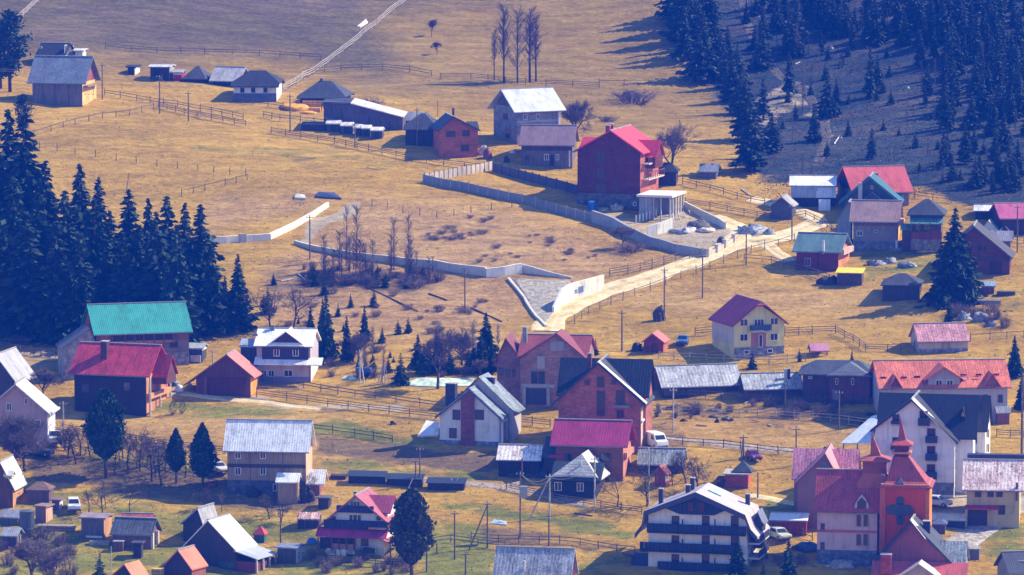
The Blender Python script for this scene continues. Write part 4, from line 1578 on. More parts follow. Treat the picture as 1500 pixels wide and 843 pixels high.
shed('stacked_pallets', 'low dark pile left of the white-lidded hutches', 'pile', 441, 477, 192, 181, 179, M('log', (.06, .05, .05)), M('log', (.08, .07, .06)), d=24, yaw=-8, over=0, gov=0)
for x0, x1, yb, i in ((478, 498, 194, 'first'), (499, 516, 197, 'second'), (519, 529, 200, 'third'), (530, 542, 201, 'fourth'), (543, 560, 204, 'last')):
    h = shed('storage_hutch', 'white-lidded dark hutch below the long hillside shed, %s from the left' % i, 'hutch', x0, x1, yb, yb - 13, yb - 18, M('plank', (.09, .09, .12)), RF((.72, .66, .6)), d=20, yaw=-7, over=1, gov=1, group='white-lidded hutches')
    h.door((x0 + x1) / 2 - 3, yb - 11, (x0 + x1) / 2 + 3, yb - 2, M('plank', (.05, .05, .07)))
h = shed('plank_barn', 'dark steep-roofed barn just left of the small orange brick house', 'barn', 594, 633, 214, 190, 166, DARKW, RF((.045, .045, .055)), d=70, yaw=-9, hip=(.7, .7))
shed('lean_shed', 'grey roof showing behind the dark steep barn', 'shed', 594, 622, 184, 177, 164, GREYW, RF((.26, .26, .28)), d=40, yaw=-8)
h = House('brick_cottage', 'small orange brick cottage with a dark gable roof and two upper windows', 'house', 644, 699, 231, 62, 633, sink=2.5)
h.main('y', 191, 171, M('brick', (.42, .13, .06)), RF((.05, .05, .06), 'y'), 4, 5, xr=664)
h.win(654, 192, 667, 201, DFRAME)
h.win(677, 191, 688, 200, DFRAME)
h.win(675, 212, 687, 222, DFRAME)
h.barge(BFRAME)
h.chimney(662, 665, 158, 172, .6)
h.wing(688, 700, 10, 30, None, 190, 178, 'x', M('brick', (.42, .13, .06)), RF((.05, .05, .06)))
heap('rubble_heap', 'pale rubble heap against the right wall of the orange brick cottage', 'heap', 709, 226, 18, 12, M('stone', (.5, .48, .46), scale=3), 14, 6)
heap('tarp_pile', 'red-brown covered pile beside the orange brick cottage', 'pile', 714, 232, 13, 14, M('plank', (.25, .08, .07)), 10, 8)
# grey block house
h = House('block_house', 'unfinished grey block house on the hill with a pale lit roof', 'house', 758, 820, 212, 76, 723, sink=2.5)
BLK = M('brick', (.25, .24, .25))
h.main('x', 163, 129, BLK, RF((.58, .60, .66), dirt=.25), 6, 8)
h.win(766, 167, 772, 176)
h.win(785, 167, 791, 175)
h.band(176, 179, CONC, 'belt_course', .05)
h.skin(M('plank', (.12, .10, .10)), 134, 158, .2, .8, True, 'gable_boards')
h.side(.4, .6, 166, 176, BFRAME, 1, True)
h.side(.3, .5, 190, 203, BFRAME, 1, True)
h.post(819, 163, 184, WHITEP, -2, .2)
h = shed('wooden_house', 'low wooden house with a dull purple roof in front of the grey block house', 'house', 764, 838, 245, 213, 183, GREYW, RF((.24, .15, .17), dirt=.25), d=70, yaw=-6, over=5, gov=4)
h.band(213, 221, M('plank', (.10, .075, .06)), 'wall_boards', .1)
h.win(797, 226, 804, 235)
h.win(814, 226, 819, 235)
h.win(769, 228, 775, 235, DFRAME)
h.door(806, 228, 811, 243, DARKW)
h.post(834, 221, 245, WHITEP, -5)
h.post(765, 221, 245, GREYW, -5)
heap('firewood_pile', 'small dark pile on the grass below the low purple-roofed house', 'pile', 742, 238, 9, 9, DARKW, 7, 9)
heap('white_sacks', 'white sacks lying left of the low purple-roofed house', 'sacks', 751, 224, 11, 4, M('paint', (.7, .7, .72)), 8, 10)
# red-roofed brick house
h = House('brick_house', 'tall dark brick house with a bright red roof above the concrete terrace', 'house', 846, 937, 305, 92, 966, sink=3)
DB = M('brick', (.14, .035, .035))  # shaded copy of the brick, darkened in its colour
h.main('y', 223, 191, DB, RF((.62, .05, .07), 'y', dirt=.25), 6, 5, xr=895)
h.barge(M('paint', (.30, .03, .05)))
for x0, y0, x1, y1 in ((873, 222, 886, 238), (873, 246, 886, 262), (872, 268, 888, 284), (900, 268, 908, 280)):
    h.win(x0, y0, x1, y1, M('paint', (.07, .04, .05)), 1)
h.band(284, 305, M('stone', (.14, .13, .13)), 'plinth')
h.win(927, 296, 932, 302, mull=0, Y=-1)
h.wing(852, 878, 20, 40, 250, 217, 201, 'x', DB, RF((.60, .05, .08), dirt=.25), 3, 3, name='dormer')
h.wing(925, 960, 28, 38, 245, 228, 203, 'x', DB, RF((.60, .05, .08), dirt=.25), 3, 3, name='dormer')
for x0, x1, y0, y1, Y in ((888, 894, 184, 197, .12), (893, 899, 182, 195, .2), (900, 907, 188, 196, .35)):
    h.chimney(x0, x1, y0, y1, Y, M('brick', (.40, .07, .06)))
for y in (229, 252):
    X = h.w / 2
    zf = h.Z(y + 7, X, h.d * .5)
    o = h.P(MB().box(X, X + 1.2, h.d * .1, h.d * .95, zf - .2, zf), 'balcony', M('plaster', (.6, .5, .4)))
    rb = MB()
    for q in range(8):
        yy = h.d * (.1 + .85 * q / 7)
        rb.box(X + 1.1, X + 1.18, yy - .05, yy + .05, zf, zf + 1.0)
    rb.box(X + 1.08, X + 1.2, h.d * .1, h.d * .95, zf + .95, zf + 1.05)
    h.P(rb, 'railing', M('plank', (.25, .09, .06)), o)
    for q in range(3):
        h.side(.2 + .25 * q, .32 + .25 * q, y - 5, y + 7, M('paint', (.55, .4, .3)), 0)
h.skin(M('brick', (.45, .14, .08)), 222, 300, 0, 1, proud=.04)  # brighter brick copy: sunlight on this end put into colour
# concrete pavilion and its terrace
h = House('concrete_pavilion', 'unfinished concrete pavilion with a flat lit slab roof on bare columns', 'pavilion', 936, 982, 322, 70, 1003, sink=3)
h.P(MB().box(-h.w / 2 - .3, h.w / 2 + .4, -.4, h.d + .3, h.Z(289), h.Z(289) + .35), 'roof_slab', M('plaster', (.72, .66, .56)))
h.P(MB().box(-h.w / 2, -h.w / 2 + 2.2, .1, h.d, -h.sink, h.Z(290)), 'wall', M('plaster', (.30, .30, .33)))
h.P(MB().box(-h.w / 2 + 2.2, h.w / 2 - .4, h.d * .55, h.d * .6, -h.sink, h.Z(290)), 'partition_wall', M('plaster', (.25, .25, .28)))
for q in range(6):
    Y = h.d * q / 5
    h.P(MB().box(h.w / 2 - .2, h.w / 2 + .05, Y - .12, Y + .12, -h.sink - 1, h.Z(290)), 'column', M('plaster', (.62, .58, .52)))
for q in range(3):
    X = -h.w / 2 + 1.2 + q * 1.2
    h.P(MB().box(X - .1, X + .1, 0, .25, -h.sink, h.Z(290)), 'column', M('plaster', (.42, .41, .42)))
h.P(MB().box(-h.w / 2, h.w / 2 - .1, .2, h.d, -3, h.Z(322)), 'terrace_floor', CONC)
for q in range(4):
    X = h.w / 2 + .3 + q * .35
    h.P(MB().tube((X, h.d * q / 4, h.Z(312)), (X + 1.2 + .5 * q, h.d * q / 4 - 2, -2.6), .1, .1, 5), 'prop', M('plank', (.6, .52, .42)))
heap('rubble_heap', 'white rubble and boards at the foot of the pavilion props', 'heap', 1002, 340, 34, 6, M('stone', (.55, .52, .5), scale=4), 20, 12, rough=.5)
heap('sand_heap', 'pale sand heap in the yard right of the pavilion', 'heap', 1035, 338, 30, 4, M('bark', (.62, .52, .40)), 24, 13)
heap('stone_heap', 'tan stones piled in front of the tall brick house', 'heap', 884, 309, 16, 4, M('stone', (.5, .4, .3), scale=4), 10, 14, rough=.5)
heap('stone_heap', 'larger tan stone pile under the pavilion wall', 'heap', 905, 308, 20, 8, M('stone', (.5, .4, .3), scale=4), 12, 15, rough=.5)
heap('plaster_heap', 'dark mound beside the yard entrance of the pavilion', 'heap', 1024, 333, 36, 10, M('stone', (.16, .15, .15), scale=2), 20, 16)
shed('hay_barn', 'low grey barn with a white lit end beyond the wide bare tree', 'barn', 1026, 1049, 262, 252, 240, M('plank', (.15, .15, .17)), RF((.20, .21, .25)), d=40, xs=1055, axis='x', over=3).skin(WHITEP, 242, 256, .3, .7)
shed('store_hut', 'dark hut in the shadow of the wide bare tree', 'hut', 962, 990, 272, 252, 238, DARKW, RF(BLACK), d=30, yaw=-8, hip=(.9, .9))

# ================================================================== upper right hamlet
h = House('tin_barn', 'barn with a white tin roof and pale tin front in the upper right hamlet', 'barn', 1159, 1222, 303, 55, 1226, sink=2.5)
h.main('x', 272, 257, DARKW, RF((.88, .88, .88), dirt=.25), 2, 3)
h.box('tin_sheet', 1159, 1197, 272, 290, M('roof', (.30, .36, .46), ax='x', dirt=.2), -4, 0)
h.lean(1195, 1224, -8, 0, 272, 289, M('roof', (.62, .62, .66), ax='x', dirt=.2), 'porch_roof')
h.wing(1200, 1213, -20, 14, None, 308, 292, 'x', DARKW, M('roof', (.58, .58, .62), ax='x', dirt=.2), 2, 2, name='annex')
h.door(1165, 291, 1180, 303, M('plank', (.04, .04, .05)))
shed('hay_barn', 'dark gabled hut with one lit roof edge beside the pale track', 'hut', 1130, 1159, 322, 302, 288, M('log', (.09, .09, .11)), RF((.35, .33, .33), 'y'), d=36, yaw=-14, axis='y', xr=1145)
h = House('red_roof_house', 'large house with a plain red roof at the foot of the wood', 'house', 1252, 1332, 306, 100, 1232, sink=2.5)
h.main('x', 282, 243, M('plaster', (.30, .20, .20)), RF((.52, .09, .09), dirt=.2), 5, 6)
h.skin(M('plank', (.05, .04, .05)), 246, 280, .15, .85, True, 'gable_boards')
h.chimney(1283, 1287, 254, 264, .3)
h.win(1300, 287, 1306, 296)
h.win(1318, 287, 1324, 296)
h = House('teal_roof_house', 'house with a broad dark teal gable roof facing the village', 'house', 1236, 1314, 318, 60, None, -8, sink=2.5)
h.main('y', 296, 259, M('plank', (.08, .09, .10)), RF((.025, .13, .17), 'y', dirt=.25), 7, 6, xr=1274)
h.barge(M('paint', (.03, .16, .20)), h=.5)
h.wing(1262, 1292, -8, 20, 318, 296, 282, 'y', M('plank', (.10, .07, .07)), RF((.03, .14, .18), 'y'), 4, 4, name='entrance')
h.chimney(1257, 1263, 269, 292, -.05, M('plaster', (.42, .42, .42)))
h.win(1275, 272, 1279, 277)
h = House('grey_annex', 'small grey hut squeezed left of the brown-roofed timber house', 'hut', 1226, 1246, 360, 40, None, -8)
h.main('y', 322, 296, M('plaster', (.32, .34, .36)), RF((.2, .25, .27), 'y'), 2, 2, right=(1244, 296), xr=1243)
h = House('timber_house', 'two-floor grey timber house with a brownish speckled roof', 'house', 1250, 1312, 367, 72, 1322, sink=2.5)
h.main('x', 325, 293, M('plank', (.26, .22, .21)), RF((.30, .19, .18), dirt=.3), 5, 6)
h.band(325, 331, M('plank', (.22, .11, .09)), 'wall_boards')
h.band(354, 367, M('stone', (.20, .20, .23)), 'plinth')
h.win(1255, 338, 1264, 346)
h.win(1281, 337, 1285, 341, mull=0)
h.win(1295, 356, 1301, 364)
h.door(1284, 357, 1291, 367, DARKW)
h.skin(YELW, 332, 367)  # sunlit end: brightness put into the yellow boards
h.skin(M('plank', (.32, .08, .07)), 300, 328, .15, .85, name='gable_boards', proud=.08)
h.sbox('balcony', .05, .95, 326, 331, M('plank', (.60, .40, .30)), 8)
h.post(1313, 352, 368, WHITEP, -2, .18)
h = House('porch_house', 'timber house with a dark pyramid roof and a green-roofed veranda', 'house', 1334, 1378, 366, 60, None, -7, sink=2.5)
h.main('x', 315, 291, M('log', (.16, .10, .08)), RF((.035, .04, .05)), 8, 6, hip=(1, 1))
h.lean(1331, 1379, -16, 2, 316, 328, RF((.10, .22, .20)), 'porch_roof')
h.box('porch_rail', 1333, 1378, 340, 351, M('plank', (.22, .06, .06)), -15, -14)
h.box('plinth', 1333, 1378, 351, 367, M('stone', (.24, .20, .18)), -15, -1)
for x in (1334, 1346, 1361, 1376):
    h.post(x, 327, 341, BROWNW, -15)
h.win(1342, 329, 1348, 336, M('paint', (.5, .45, .1)))
h.win(1354, 329, 1360, 336, M('paint', (.5, .45, .1)))
h.wing(1321, 1333, -6, 30, None, 336, 328, 'x', M('log', (.10, .06, .05)), RF((.12, .24, .16)), 2, 2, name='lean_to')
h = House('red_house', 'dark red wooden house with a grey-green roof beside the short path', 'house', 1167, 1227, 397, 68, 1247, sink=2.5)
h.main('x', 369, 341, M('log', (.16, .035, .04)), RF((.12, .22, .22), dirt=.25), 4, 6)
h.win(1179, 378, 1188, 390, M('paint', (.35, .35, .42)))
h.skin(M('plank', (.62, .24, .10)), 362, 397)  # orange sunlight on the end wall put into the boards
h.skin(M('plank', (.20, .03, .05)), 344, 361, .15, .85, name='gable_boards', proud=.08)
h.sbox('balcony', .05, .95, 366, 374, M('plank', (.66, .40, .34)), 8)
h.chimney(1204, 1207, 353, 364, -.02, WHITEP)
h.band(369, 397, M('log', (.10, .03, .04)), 'corner_post', .08, 1197, 1198.5)
h.side(.35, .6, 378, 388, BFRAME)


def woodpile(label, x0, x1, yb, hpx, top=None, d=12, yaw=-6, name='firewood_stack', group=None, seed=0, mat=None):
    hh = House(name, label, 'firewood stack', x0, x1, yb, d, None, yaw, group)
    rr = random.Random(seed + int(x0))
    mb = MB()
    H_, r = hpx * hh.m, .17
    nx, nz = max(2, int(hh.w / (2 * r))), max(2, int(H_ / (2 * r)))
    for i in range(nx):
        for j in range(nz):
            x = -hh.w / 2 + (i + .5) * hh.w / nx + rr.uniform(-.04, .04)
            z = (j + .5) * H_ / nz
            q = rr.uniform(-.12, .05)
            mb.tube((x, q, z), (x, hh.d, z), r * rr.uniform(.8, 1.05), None, 6)
    mb.box(-hh.w / 2, hh.w / 2, .1, hh.d - .1, -1.2, H_ * .92)
    hh.P(mb, 'logs', mat or M('bark', (.13, .10, .09)))
    if top:
        z = H_ + .05
        hh.P(MB().shell([(-hh.w / 2 - .2, -.35, z), (hh.w / 2 + .2, -.35, z), (hh.w / 2 + .2, hh.d + .3, z + .5), (-hh.w / 2 - .2, hh.d + .3, z + .5)], [(0, 1, 2, 3)], .08), 'cover', top)
    return hh


woodpile('firewood stack under a bright yellow sheet by the dark red house', 1226, 1262, 419, 19, M('paint', (.80, .66, .03)), 22, -12)
heap('brush_pile', 'dark brush pile left of the yellow-covered firewood', 'pile', 1214, 416, 32, 10, DARKW, 14, 31, rough=.4)
h = shed('round_barn', 'dark weathered barn with a rounded hip roof left of the big lone spruce', 'barn', 1293, 1346, 441, 418, 400, M('plank', (.06, .055, .06)), RF((.05, .055, .065)), d=60, yaw=-8, over=4, gov=3, hip=(.95, .95))
h = House('great_barn', 'big dark red-brown barn with a white bargeboard right of the big lone spruce', 'barn', 1378, 1478, 403, 70, None, -8, sink=2.5)
h.main('y', 377, 331, M('log', (.13, .05, .05)), RF((.07, .06, .06), 'y'), 5, 5, xr=1426)
h.barge(M('paint', (.55, .58, .66)), h=.25)
h.band(377, 380, M('plank', (.07, .06, .08)), 'beam')
for x in (1432, 1440):
    h.win(x, 360, x + 5, 368, DFRAME)
h.door(1450, 384, 1466, 402, M('plank', (.07, .03, .04)))
shed('lean_shed', 'small plank shed behind the trunk of the big lone spruce, blue roof sheet', 'shed', 1438, 1456, 431, 419, 412, M('plank', (.20, .10, .08)), RF((.25, .33, .42)), d=30, xs=1460)
h = shed('white_roof_shed', 'shed with a white lit roof edge at the far right under the wood', 'shed', 1429, 1463, 322, 309, 300, DARKW, RF((.72, .70, .68)), d=40, yaw=-7)
h = House('pink_roof_house', 'house with a plain pink-magenta roof cut by the right edge', 'house', 1468, 1540, 345, 90, 1460, sink=2.5)
h.main('x', 320, 297, M('plank', (.06, .04, .05)), RF((.46, .10, .20), dirt=.2), 4, 5)
h = House('glass_house', 'small greenhouse with two pointed white covers by the big dark barn', 'greenhouse', 1436, 1462, 345, 30, None, -10)
h.main('y', 339, 323, M('paint', (.60, .66, .62)), M('paint', (.62, .62, .50)), 1, 1, xr=1448)
h.wing(1463, 1480, 4, 20, None, 339, 330, 'y', M('paint', (.50, .56, .60)), M('paint', (.6, .6, .52)), 1, 1, name='bay')
h = shed('grey_hut', 'grey-purple hut below the pointed white greenhouse', 'hut', 1452, 1480, 362, 353, 338, M('plank', (.20, .16, .17)), RF((.26, .24, .30)), d=40, yaw=-8)

# ================================================================== middle
h = House('yellow_house', 'pale yellow two-storey house with a purple-red roof and a small balcony', 'house', 1075, 1149, 523, 84, 1046, sink=2.2)
YW = M('plaster', (.68, .60, .24))
h.main('y', 475, 441, YW, RF((.27, .03, .075), 'y', dirt=.25), 5, 6, xr=1113, hip=(.16, 0))
h.barge(M('paint', (.10, .05, .09)), h=.2)
h.skin(M('plaster', (.52, .48, .40)), 474, 506, 0, 1, True)
h.band(508, 524, M('stone', (.24, .23, .25)), 'plinth')
for x0, y0, x1, y1 in ((1083, 467, 1095, 478), (1128, 465, 1140, 476), (1083, 489, 1095, 500), (1128, 488, 1140, 499)):
    h.win(x0, y0, x1, y1)
h.win(1104, 467, 1119, 485, None, 2, name='balcony_door')
h.balcony(1098, 1126, 476, 485, M('paint', (.04, .07, .12)), 10)
h.band(488, 510, M('plaster', (.40, .16, .14)), 'door_surround', .06, 1100, 1122)
h.win(1111, 490, 1117, 509, None, 0, name='front_door', Y=-1)
h.win(1089, 513, 1097, 519, mull=0, Y=-1)
h.win(1124, 511, 1132, 517, mull=0, Y=-1)
h = House('brick_hut', 'little dark red hut with a bright pink roof above the black-roofed brick house', 'hut', 943, 971, 517, 34, 979)
h.main('y', 501, 488, M('brick', (.22, .05, .05)), RF((.66, .16, .14), 'y', dirt=.15), 3, 3, xr=956)
h.skin(M('plank', (.50, .16, .08)), 502, 517)
h.door(955, 504, 962, 516, M('plank', (.12, .04, .04)))
heap('brush_pile', 'dark brush pile left of the pink-roofed hut', 'pile', 932, 514, 20, 10, DARKW, 10, 33, rough=.4)
h = House('garden_gazebo', 'open garden gazebo with a pink roof on four posts', 'gazebo', 1189, 1213, 523, 28, 1186)
h.main('x', 514, 503, None, RF((.52, .22, .30), dirt=.2), 2, 2)
for a in (-1, 1):
    for b in (.12, .88):
        h.P(MB().box(a * h.w * .46 - .07, a * h.w * .46 + .07, h.d * b - .07, h.d * b + .07, -1, h.Z(514)), 'post', BROWNW)
h.P(MB().box(-h.w * .45, h.w * .45, -.04, .04, .45, .55).box(-h.w * .45, h.w * .45, -.04, .04, .8, .9), 'rail', BROWNW)
h.P(MB().box(-h.w * .3, h.w * .3, h.d * .35, h.d * .65, .65, .75).box(-.1, .1, h.d * .45, h.d * .55, -.5, .65), 'table', BROWNW)
h = House('tile_shed', 'long pale shed with a pink speckled tile roof', 'shed', 1346, 1418, 517, 60, 1338, sink=2)
h.main('x', 500, 473, M('plaster', (.50, .42, .36)), RF((.52, .24, .27), dirt=.9, period=.5), 4, 3)
h.band(511, 517, M('stone', (.22, .22, .24)), 'plinth')
h.door(1380, 503, 1392, 516, M('plank', (.36, .30, .26)))
h = House('guest_house', 'long guest house under a wide orange-red tiled roof with dormers', 'house', 1291, 1476, 620, 110, 1282, sink=3)
h.main('x', 568, 526, M('plaster', (.44, .40, .44)), RF((.58, .15, .09), dirt=.75, period=.5), 5, 6)
OT = RF((.52, .12, .08), 'y', dirt=.4)
h.wing(1359, 1406, 2, 40, 572, 556, 537, 'y', M('plaster', (.40, .34, .38)), OT, 6, 5, name='dormer')
h.wing(1303, 1318, 0, 36, 568, 567, 551, 'y', M('plaster', (.22, .10, .12)), OT, 3, 5, name='dormer')
h.wing(1442, 1463, 0, 36, 570, 566, 547, 'y', M('plaster', (.30, .16, .18)), OT, 3, 5, name='dormer')
h.win(1370, 556, 1380, 566, Y=2)
h.win(1386, 556, 1396, 566, Y=2)
for x0, y0 in ((1291, 552), (1321, 552), (1341, 551), (1326, 561), (1409, 549), (1432, 549), (1425, 557), (1458, 549), (1466, 561), (1293, 561)):
    Y = 2 + (568 - y0) * .95
    h.P(MB().box(h.X(x0), h.X(x0 + 9), Y * h.m - .1, Y * h.m, h.Z(y0 + 1, 0, Y * h.m), h.Z(y0 - 1.5, 0, Y * h.m)), 'snow_guard', M('paint', (.12, .04, .05)))
for x0, y0 in ((1344, 559), (1412, 555)):
    Y = 12
    h.P(MB().box(h.X(x0), h.X(x0 + 5), Y * h.m - .35, Y * h.m, h.Z(y0 + 6, 0, Y * h.m), h.Z(y0, 0, Y * h.m)), 'skylight', M('paint', (.62, .72, .78), rough=.2))
for x in (1300, 1440, 1462):
    h.win(x, 578, x + 7, 590, DFRAME)
    h.win(x, 600, x + 7, 612, DFRAME)
h.wing(1460, 1478, -14, 14, None, 606, 596, 'x', M('plaster', (.25, .10, .10)), RF((.30, .30, .34)), 2, 2, name='porch')
h = House('slate_barn', 'long low barn with a striped grey roof, first of the grey barns', 'barn', 972, 1083, 578, 64, 957, sink=2)
h.main('x', 566, 534, DARKW, RF((.40, .41, .43), dirt=.9, period=.7), 5, 5)
h.band(567, 578, M('plank', (.11, .09, .09)), 'wall_base')
h.door(1068, 566, 1079, 578, M('plank', (.30, .16, .10)))
h = House('slate_barn', 'smaller grey-roofed barn with a white chimney, next to the long grey barn', 'barn', 1093, 1174, 586, 56, 1085, sink=2)
h.main('x', 570, 546, M('plank', (.12, .08, .08)), RF((.40, .41, .43), dirt=.9, period=.7), 3, 4)
h.chimney(1149, 1153, 542, 556, .12, WHITEP)
h.chimney(1154, 1158, 541, 553, .3, M('brick', (.08, .05, .05)))
h = House('hip_barn', 'broad dark hipped barn with two white windows, last of the grey barns', 'barn', 1176, 1272, 588, 66, None, -7, sink=2)
h.main('x', 549, 527, M('plank', (.10, .055, .06)), RF((.06, .07, .09), dirt=.5), 6, 6, hip=(.8, .8))
h.wing(1214, 1273, -12, 30, None, 551, 534, 'y', M('plank', (.15, .06, .06)), RF((.13, .14, .17), 'y'), 4, 4, name='bay', hip=(.9, 0))
for x in (1223, 1246):
    h.win(x, 554, x + 4, 564, mull=0, Y=-12)
h.door(1219, 572, 1228, 586, M('plank', (.24, .20, .2)), Y=-12)
h.win(1184, 551, 1190, 555, Y=-1)

# ---- brownish house by the gully
h = House('unfinished_house', 'unfinished brownish block house with a maroon roof below the gully', 'house', 762, 858, 594, 96, None, -8, sink=2.5)
BR = M('brick', (.36, .19, .15))
h.main('x', 522, 489, BR, RF((.26, .06, .06), dirt=.3), 5, 4)
h.wing(762, 857, -10, 50, None, 525, 488, 'y', BR, RF((.24, .05, .055), 'y', dirt=.3), 4, 5, name='bay', xr=816)
h.wing(728, 764, 6, 60, None, 534, 494, 'y', M('brick', (.28, .14, .12)), RF((.22, .05, .06), 'y', dirt=.3), 4, 4, name='bay', xr=741)
h.win(777, 543, 799, 563, M('paint', (.25, .2, .2)), 1, Y=-10)
h.box('belt_course', 764, 812, 563, 568, CONC, -11, -10)
h.box('porch_shade_panel', 770, 801, 569, 593, M('paint', (.07, .07, .09), rough=.9), -10.6, -10)  # dark panel painting the shade inside the open porch
for x in (768, 803):
    h.post(x, 568, 594, CONC, -12, .22)
h.win(730, 538, 738, 550, DFRAME, 1, Y=6)
h.win(740, 540, 747, 552, DFRAME, 1, Y=6)
h.win(750, 541, 755, 552, DFRAME, 0, Y=6)
h.box('repair_patch', 787, 798, 522, 540, M('plaster', (.40, .36, .34)), -10.8, -10)
h.box('repair_patch', 806, 826, 500, 514, M('plaster', (.36, .32, .31)), -10.8, -10)
h.chimney(766, 772, 480, 494, .1, M('plaster', (.34, .33, .33)))
# ---- brick house with black roof
h = House('brick_house', 'large red brick house with a black slate roof and a pale sunlit right roof edge', 'house', 818, 938, 662, 88, 952, sink=2.5)
RB = M('brick', (.40, .14, .09))
SL = RF((.018, .024, .036), dirt=.8, period=.55)
h.wing(822, 946, 24, 70, None, 580, 523, 'x', RB, SL, 7, 6, name='cross_wing')
h.main('y', 592, 531, RB, RF((.045, .05, .06), 'y', dirt=.5), 9, 6, xr=876)
h.barge(M('paint', (.09, .09, .12)), h=.35)
h.P(MB().shell([(h.X(877), -.6, h.Z(528.5)), (h.X(947), -.6, h.Z(589)), (h.X(947), .5, h.Z(588)), (h.X(877), .5, h.Z(527.5))], [(0, 1, 2, 3)], .06), 'lit_slope_strip', M('paint', (.66, .60, .52)))  # pale strip: sunlit right roof slope put into the paint
BD = M('paint', (.10, .06, .07))
for x0, y0, x1, y1, q in ((874, 572, 886, 609, 0), (902, 571, 915, 592, 1), (874, 551, 885, 567, 1), (856, 556, 864, 564, 0), (895, 556, 903, 563, 0), (903, 600, 914, 612, 1)):
    h.win(x0, y0, x1, y1, BD, q)
h.box('canopy', 897, 922, 594, 597, M('paint', (.20, .26, .30)), -8, 0)
h.skin(M('plaster', (.62, .42, .32)), 597, 660, 0, 1)
for y in (606, 629, 650):
    h.side(.2, .42, y - 7, y + 8, DFRAME, 0)
    h.side(.6, .82, y - 7, y + 8, DFRAME, 0)
h.sbox('belt_course', .0, 1, 616, 619, WHITEP, 3)
h.chimney(862, 867, 517, 534, .5)
# ---- white house with blue trim
h = House('white_house', 'white house with dark blue trim and a brick chimney breast up its gable', 'house', 644, 731, 652, 80, 752, sink=2.5)
BLUE = M('paint', (.035, .06, .16))
STR = RF((.20, .24, .28), 'y', dirt=1.1, period=.6)
h.main('y', 611, 569, WHITEP, STR, 6, 5, xr=689)
h.barge(BLUE, h=.42)
h.wing(655, 752, 34, 44, None, 602, 551, 'y', M('plaster', (.50, .44, .44)), STR, 5, 5, name='bay', xr=702)
h.box('chimney_breast', 675, 694, 573, 655, M('brick', (.22, .075, .075)), -4, 0)
for x0, y0, x1, y1 in ((663, 600, 674, 615), (696, 600, 709, 615), (658, 627, 669, 642)):
    h.win(x0, y0, x1, y1, BLUE, 0)
h.band(646, 656, M('stone', (.17, .20, .26)), 'plinth')
h.chimney(654, 668, 562, 586, .3, M('brick', (.05, .05, .07)))
h.chimney(714, 724, 551, 566, .75, M('brick', (.05, .05, .07)))
h.skin(M('plaster', (.52, .34, .27)), 612, 650, .08, .9)
for u in (.05, .45, .9):
    h.P(MB().box(h.w / 2 + .15, h.w / 2 + .45, h.d * u, h.d * u + .3, -2, h.Z(612, h.w / 2)), 'column', WHITEP)
h.sbox('balcony', .05, 1, 616, 619, WHITEP, 5)
h.side(.2, .4, 624, 644, DFRAME, 0)
h.side(.55, .75, 624, 644, DFRAME, 0)
h = House('tarp_shelter', 'white tarpaulin slumped against the left wall of the white house', 'tarpaulin', 612, 642, 641, 24, None, -5)
h.P(MB().shell([(h.X(612), -.4, .25), (h.X(643), -.4, .5), (h.X(641), h.d, h.Z(622)), (h.X(622), h.d, h.Z(619))], [(0, 1, 2, 3)], .12).prism([(h.X(613), -.8), (h.X(642), -.8), (h.X(640), h.Z(630)), (h.X(618), h.Z(636))], .1, h.d - .1), 'sheet', M('paint', (.80, .80, .82)))
# ---- magenta roofed house
h = House('magenta_roof_house', 'brown timber house with a plain magenta roof before the red brick house', 'house', 814, 912, 702, 74, 925, sink=2.5)
h.main('x', 653, 614, M('log', (.21, .085, .05)), RF((.34, .035, .12), dirt=.35, period=.5), 5, 8)
h.win(825, 664, 837, 675, DFRAME)
h.win(879, 663, 894, 676, DFRAME)
h.band(653, 702, M('log', (.13, .06, .05)), 'corner_post', .06, 858, 860)
h.band(668, 672, M('paint', (.36, .02, .08)), 'trim', .1, 803, 826)
h.skin(M('plank', (.55, .22, .13)), 655, 700)
h.sbox('balcony', .05, .95, 664, 672, M('plank', (.60, .26, .18)), 6)
h.wing(796, 815, 6, 56, None, 671, 640, 'x', M('plank', (.05, .05, .07)), RF((.05, .06, .08)), 2, 1, name='lean_to')
h.lean(744, 800, -6, 24, 672, 700, RF((.045, .05, .07)), 'lean_to_roof')
h = shed('rusty_shed', 'black open shed under a white rust-streaked roof beside the magenta roof', 'shed', 730, 790, 699, 674, 651, M('plank', (.03, .03, .035)), RF((.86, .74, .68), dirt=1.0, period=.7), d=50, yaw=-7, over=4, gov=3)
h.chimney(764, 766, 671, 690, -.06, M('brick', (.45, .2, .12)), cap=False)
h = House('black_wooden_house', 'little black wooden house with white windows and a pale right roof slope', 'house', 811, 873, 729, 62, 887, sink=2)
h.main('y', 701, 668, M('log', (.035, .035, .05)), RF((.62, .58, .52), 'y', dirt=.5), 7, 6, xr=848, hip=(.85, 0))
h.lean(806, 880, -9, 18, 676, 703, RF((.045, .06, .065)), 'hip_roof')
h.win(812, 706, 823, 719)
h.win(845, 707, 855, 720)
h.chimney(850, 852, 675, 688, .1, WHITEP, cap=False)
h = shed('slate_shed', 'low shed with a striped grey slate roof near the white van', 'shed', 936, 1000, 694, 681, 656, M('plank', (.05, .045, .05)), RF((.26, .28, .29), dirt=1.0, period=.7), d=50, yaw=-6)
h = House('garden_hut', 'small red pointed garden hut with a lit white and red side', 'hut', 959, 974, 713, 18, 980)
h.main('y', 695, 682, M('plank', (.24, .05, .05)), RF((.42, .12, .10), 'y'), 3, 3, xr=967)
h.skin(WHITEP, 697, 706)
h.skin(M('plank', (.55, .08, .05)), 706, 713)
h = House('brick_hut', 'red brick hut with a dark pyramid roof above the balconied hotel', 'hut', 1062, 1095, 716, 40, 1101)
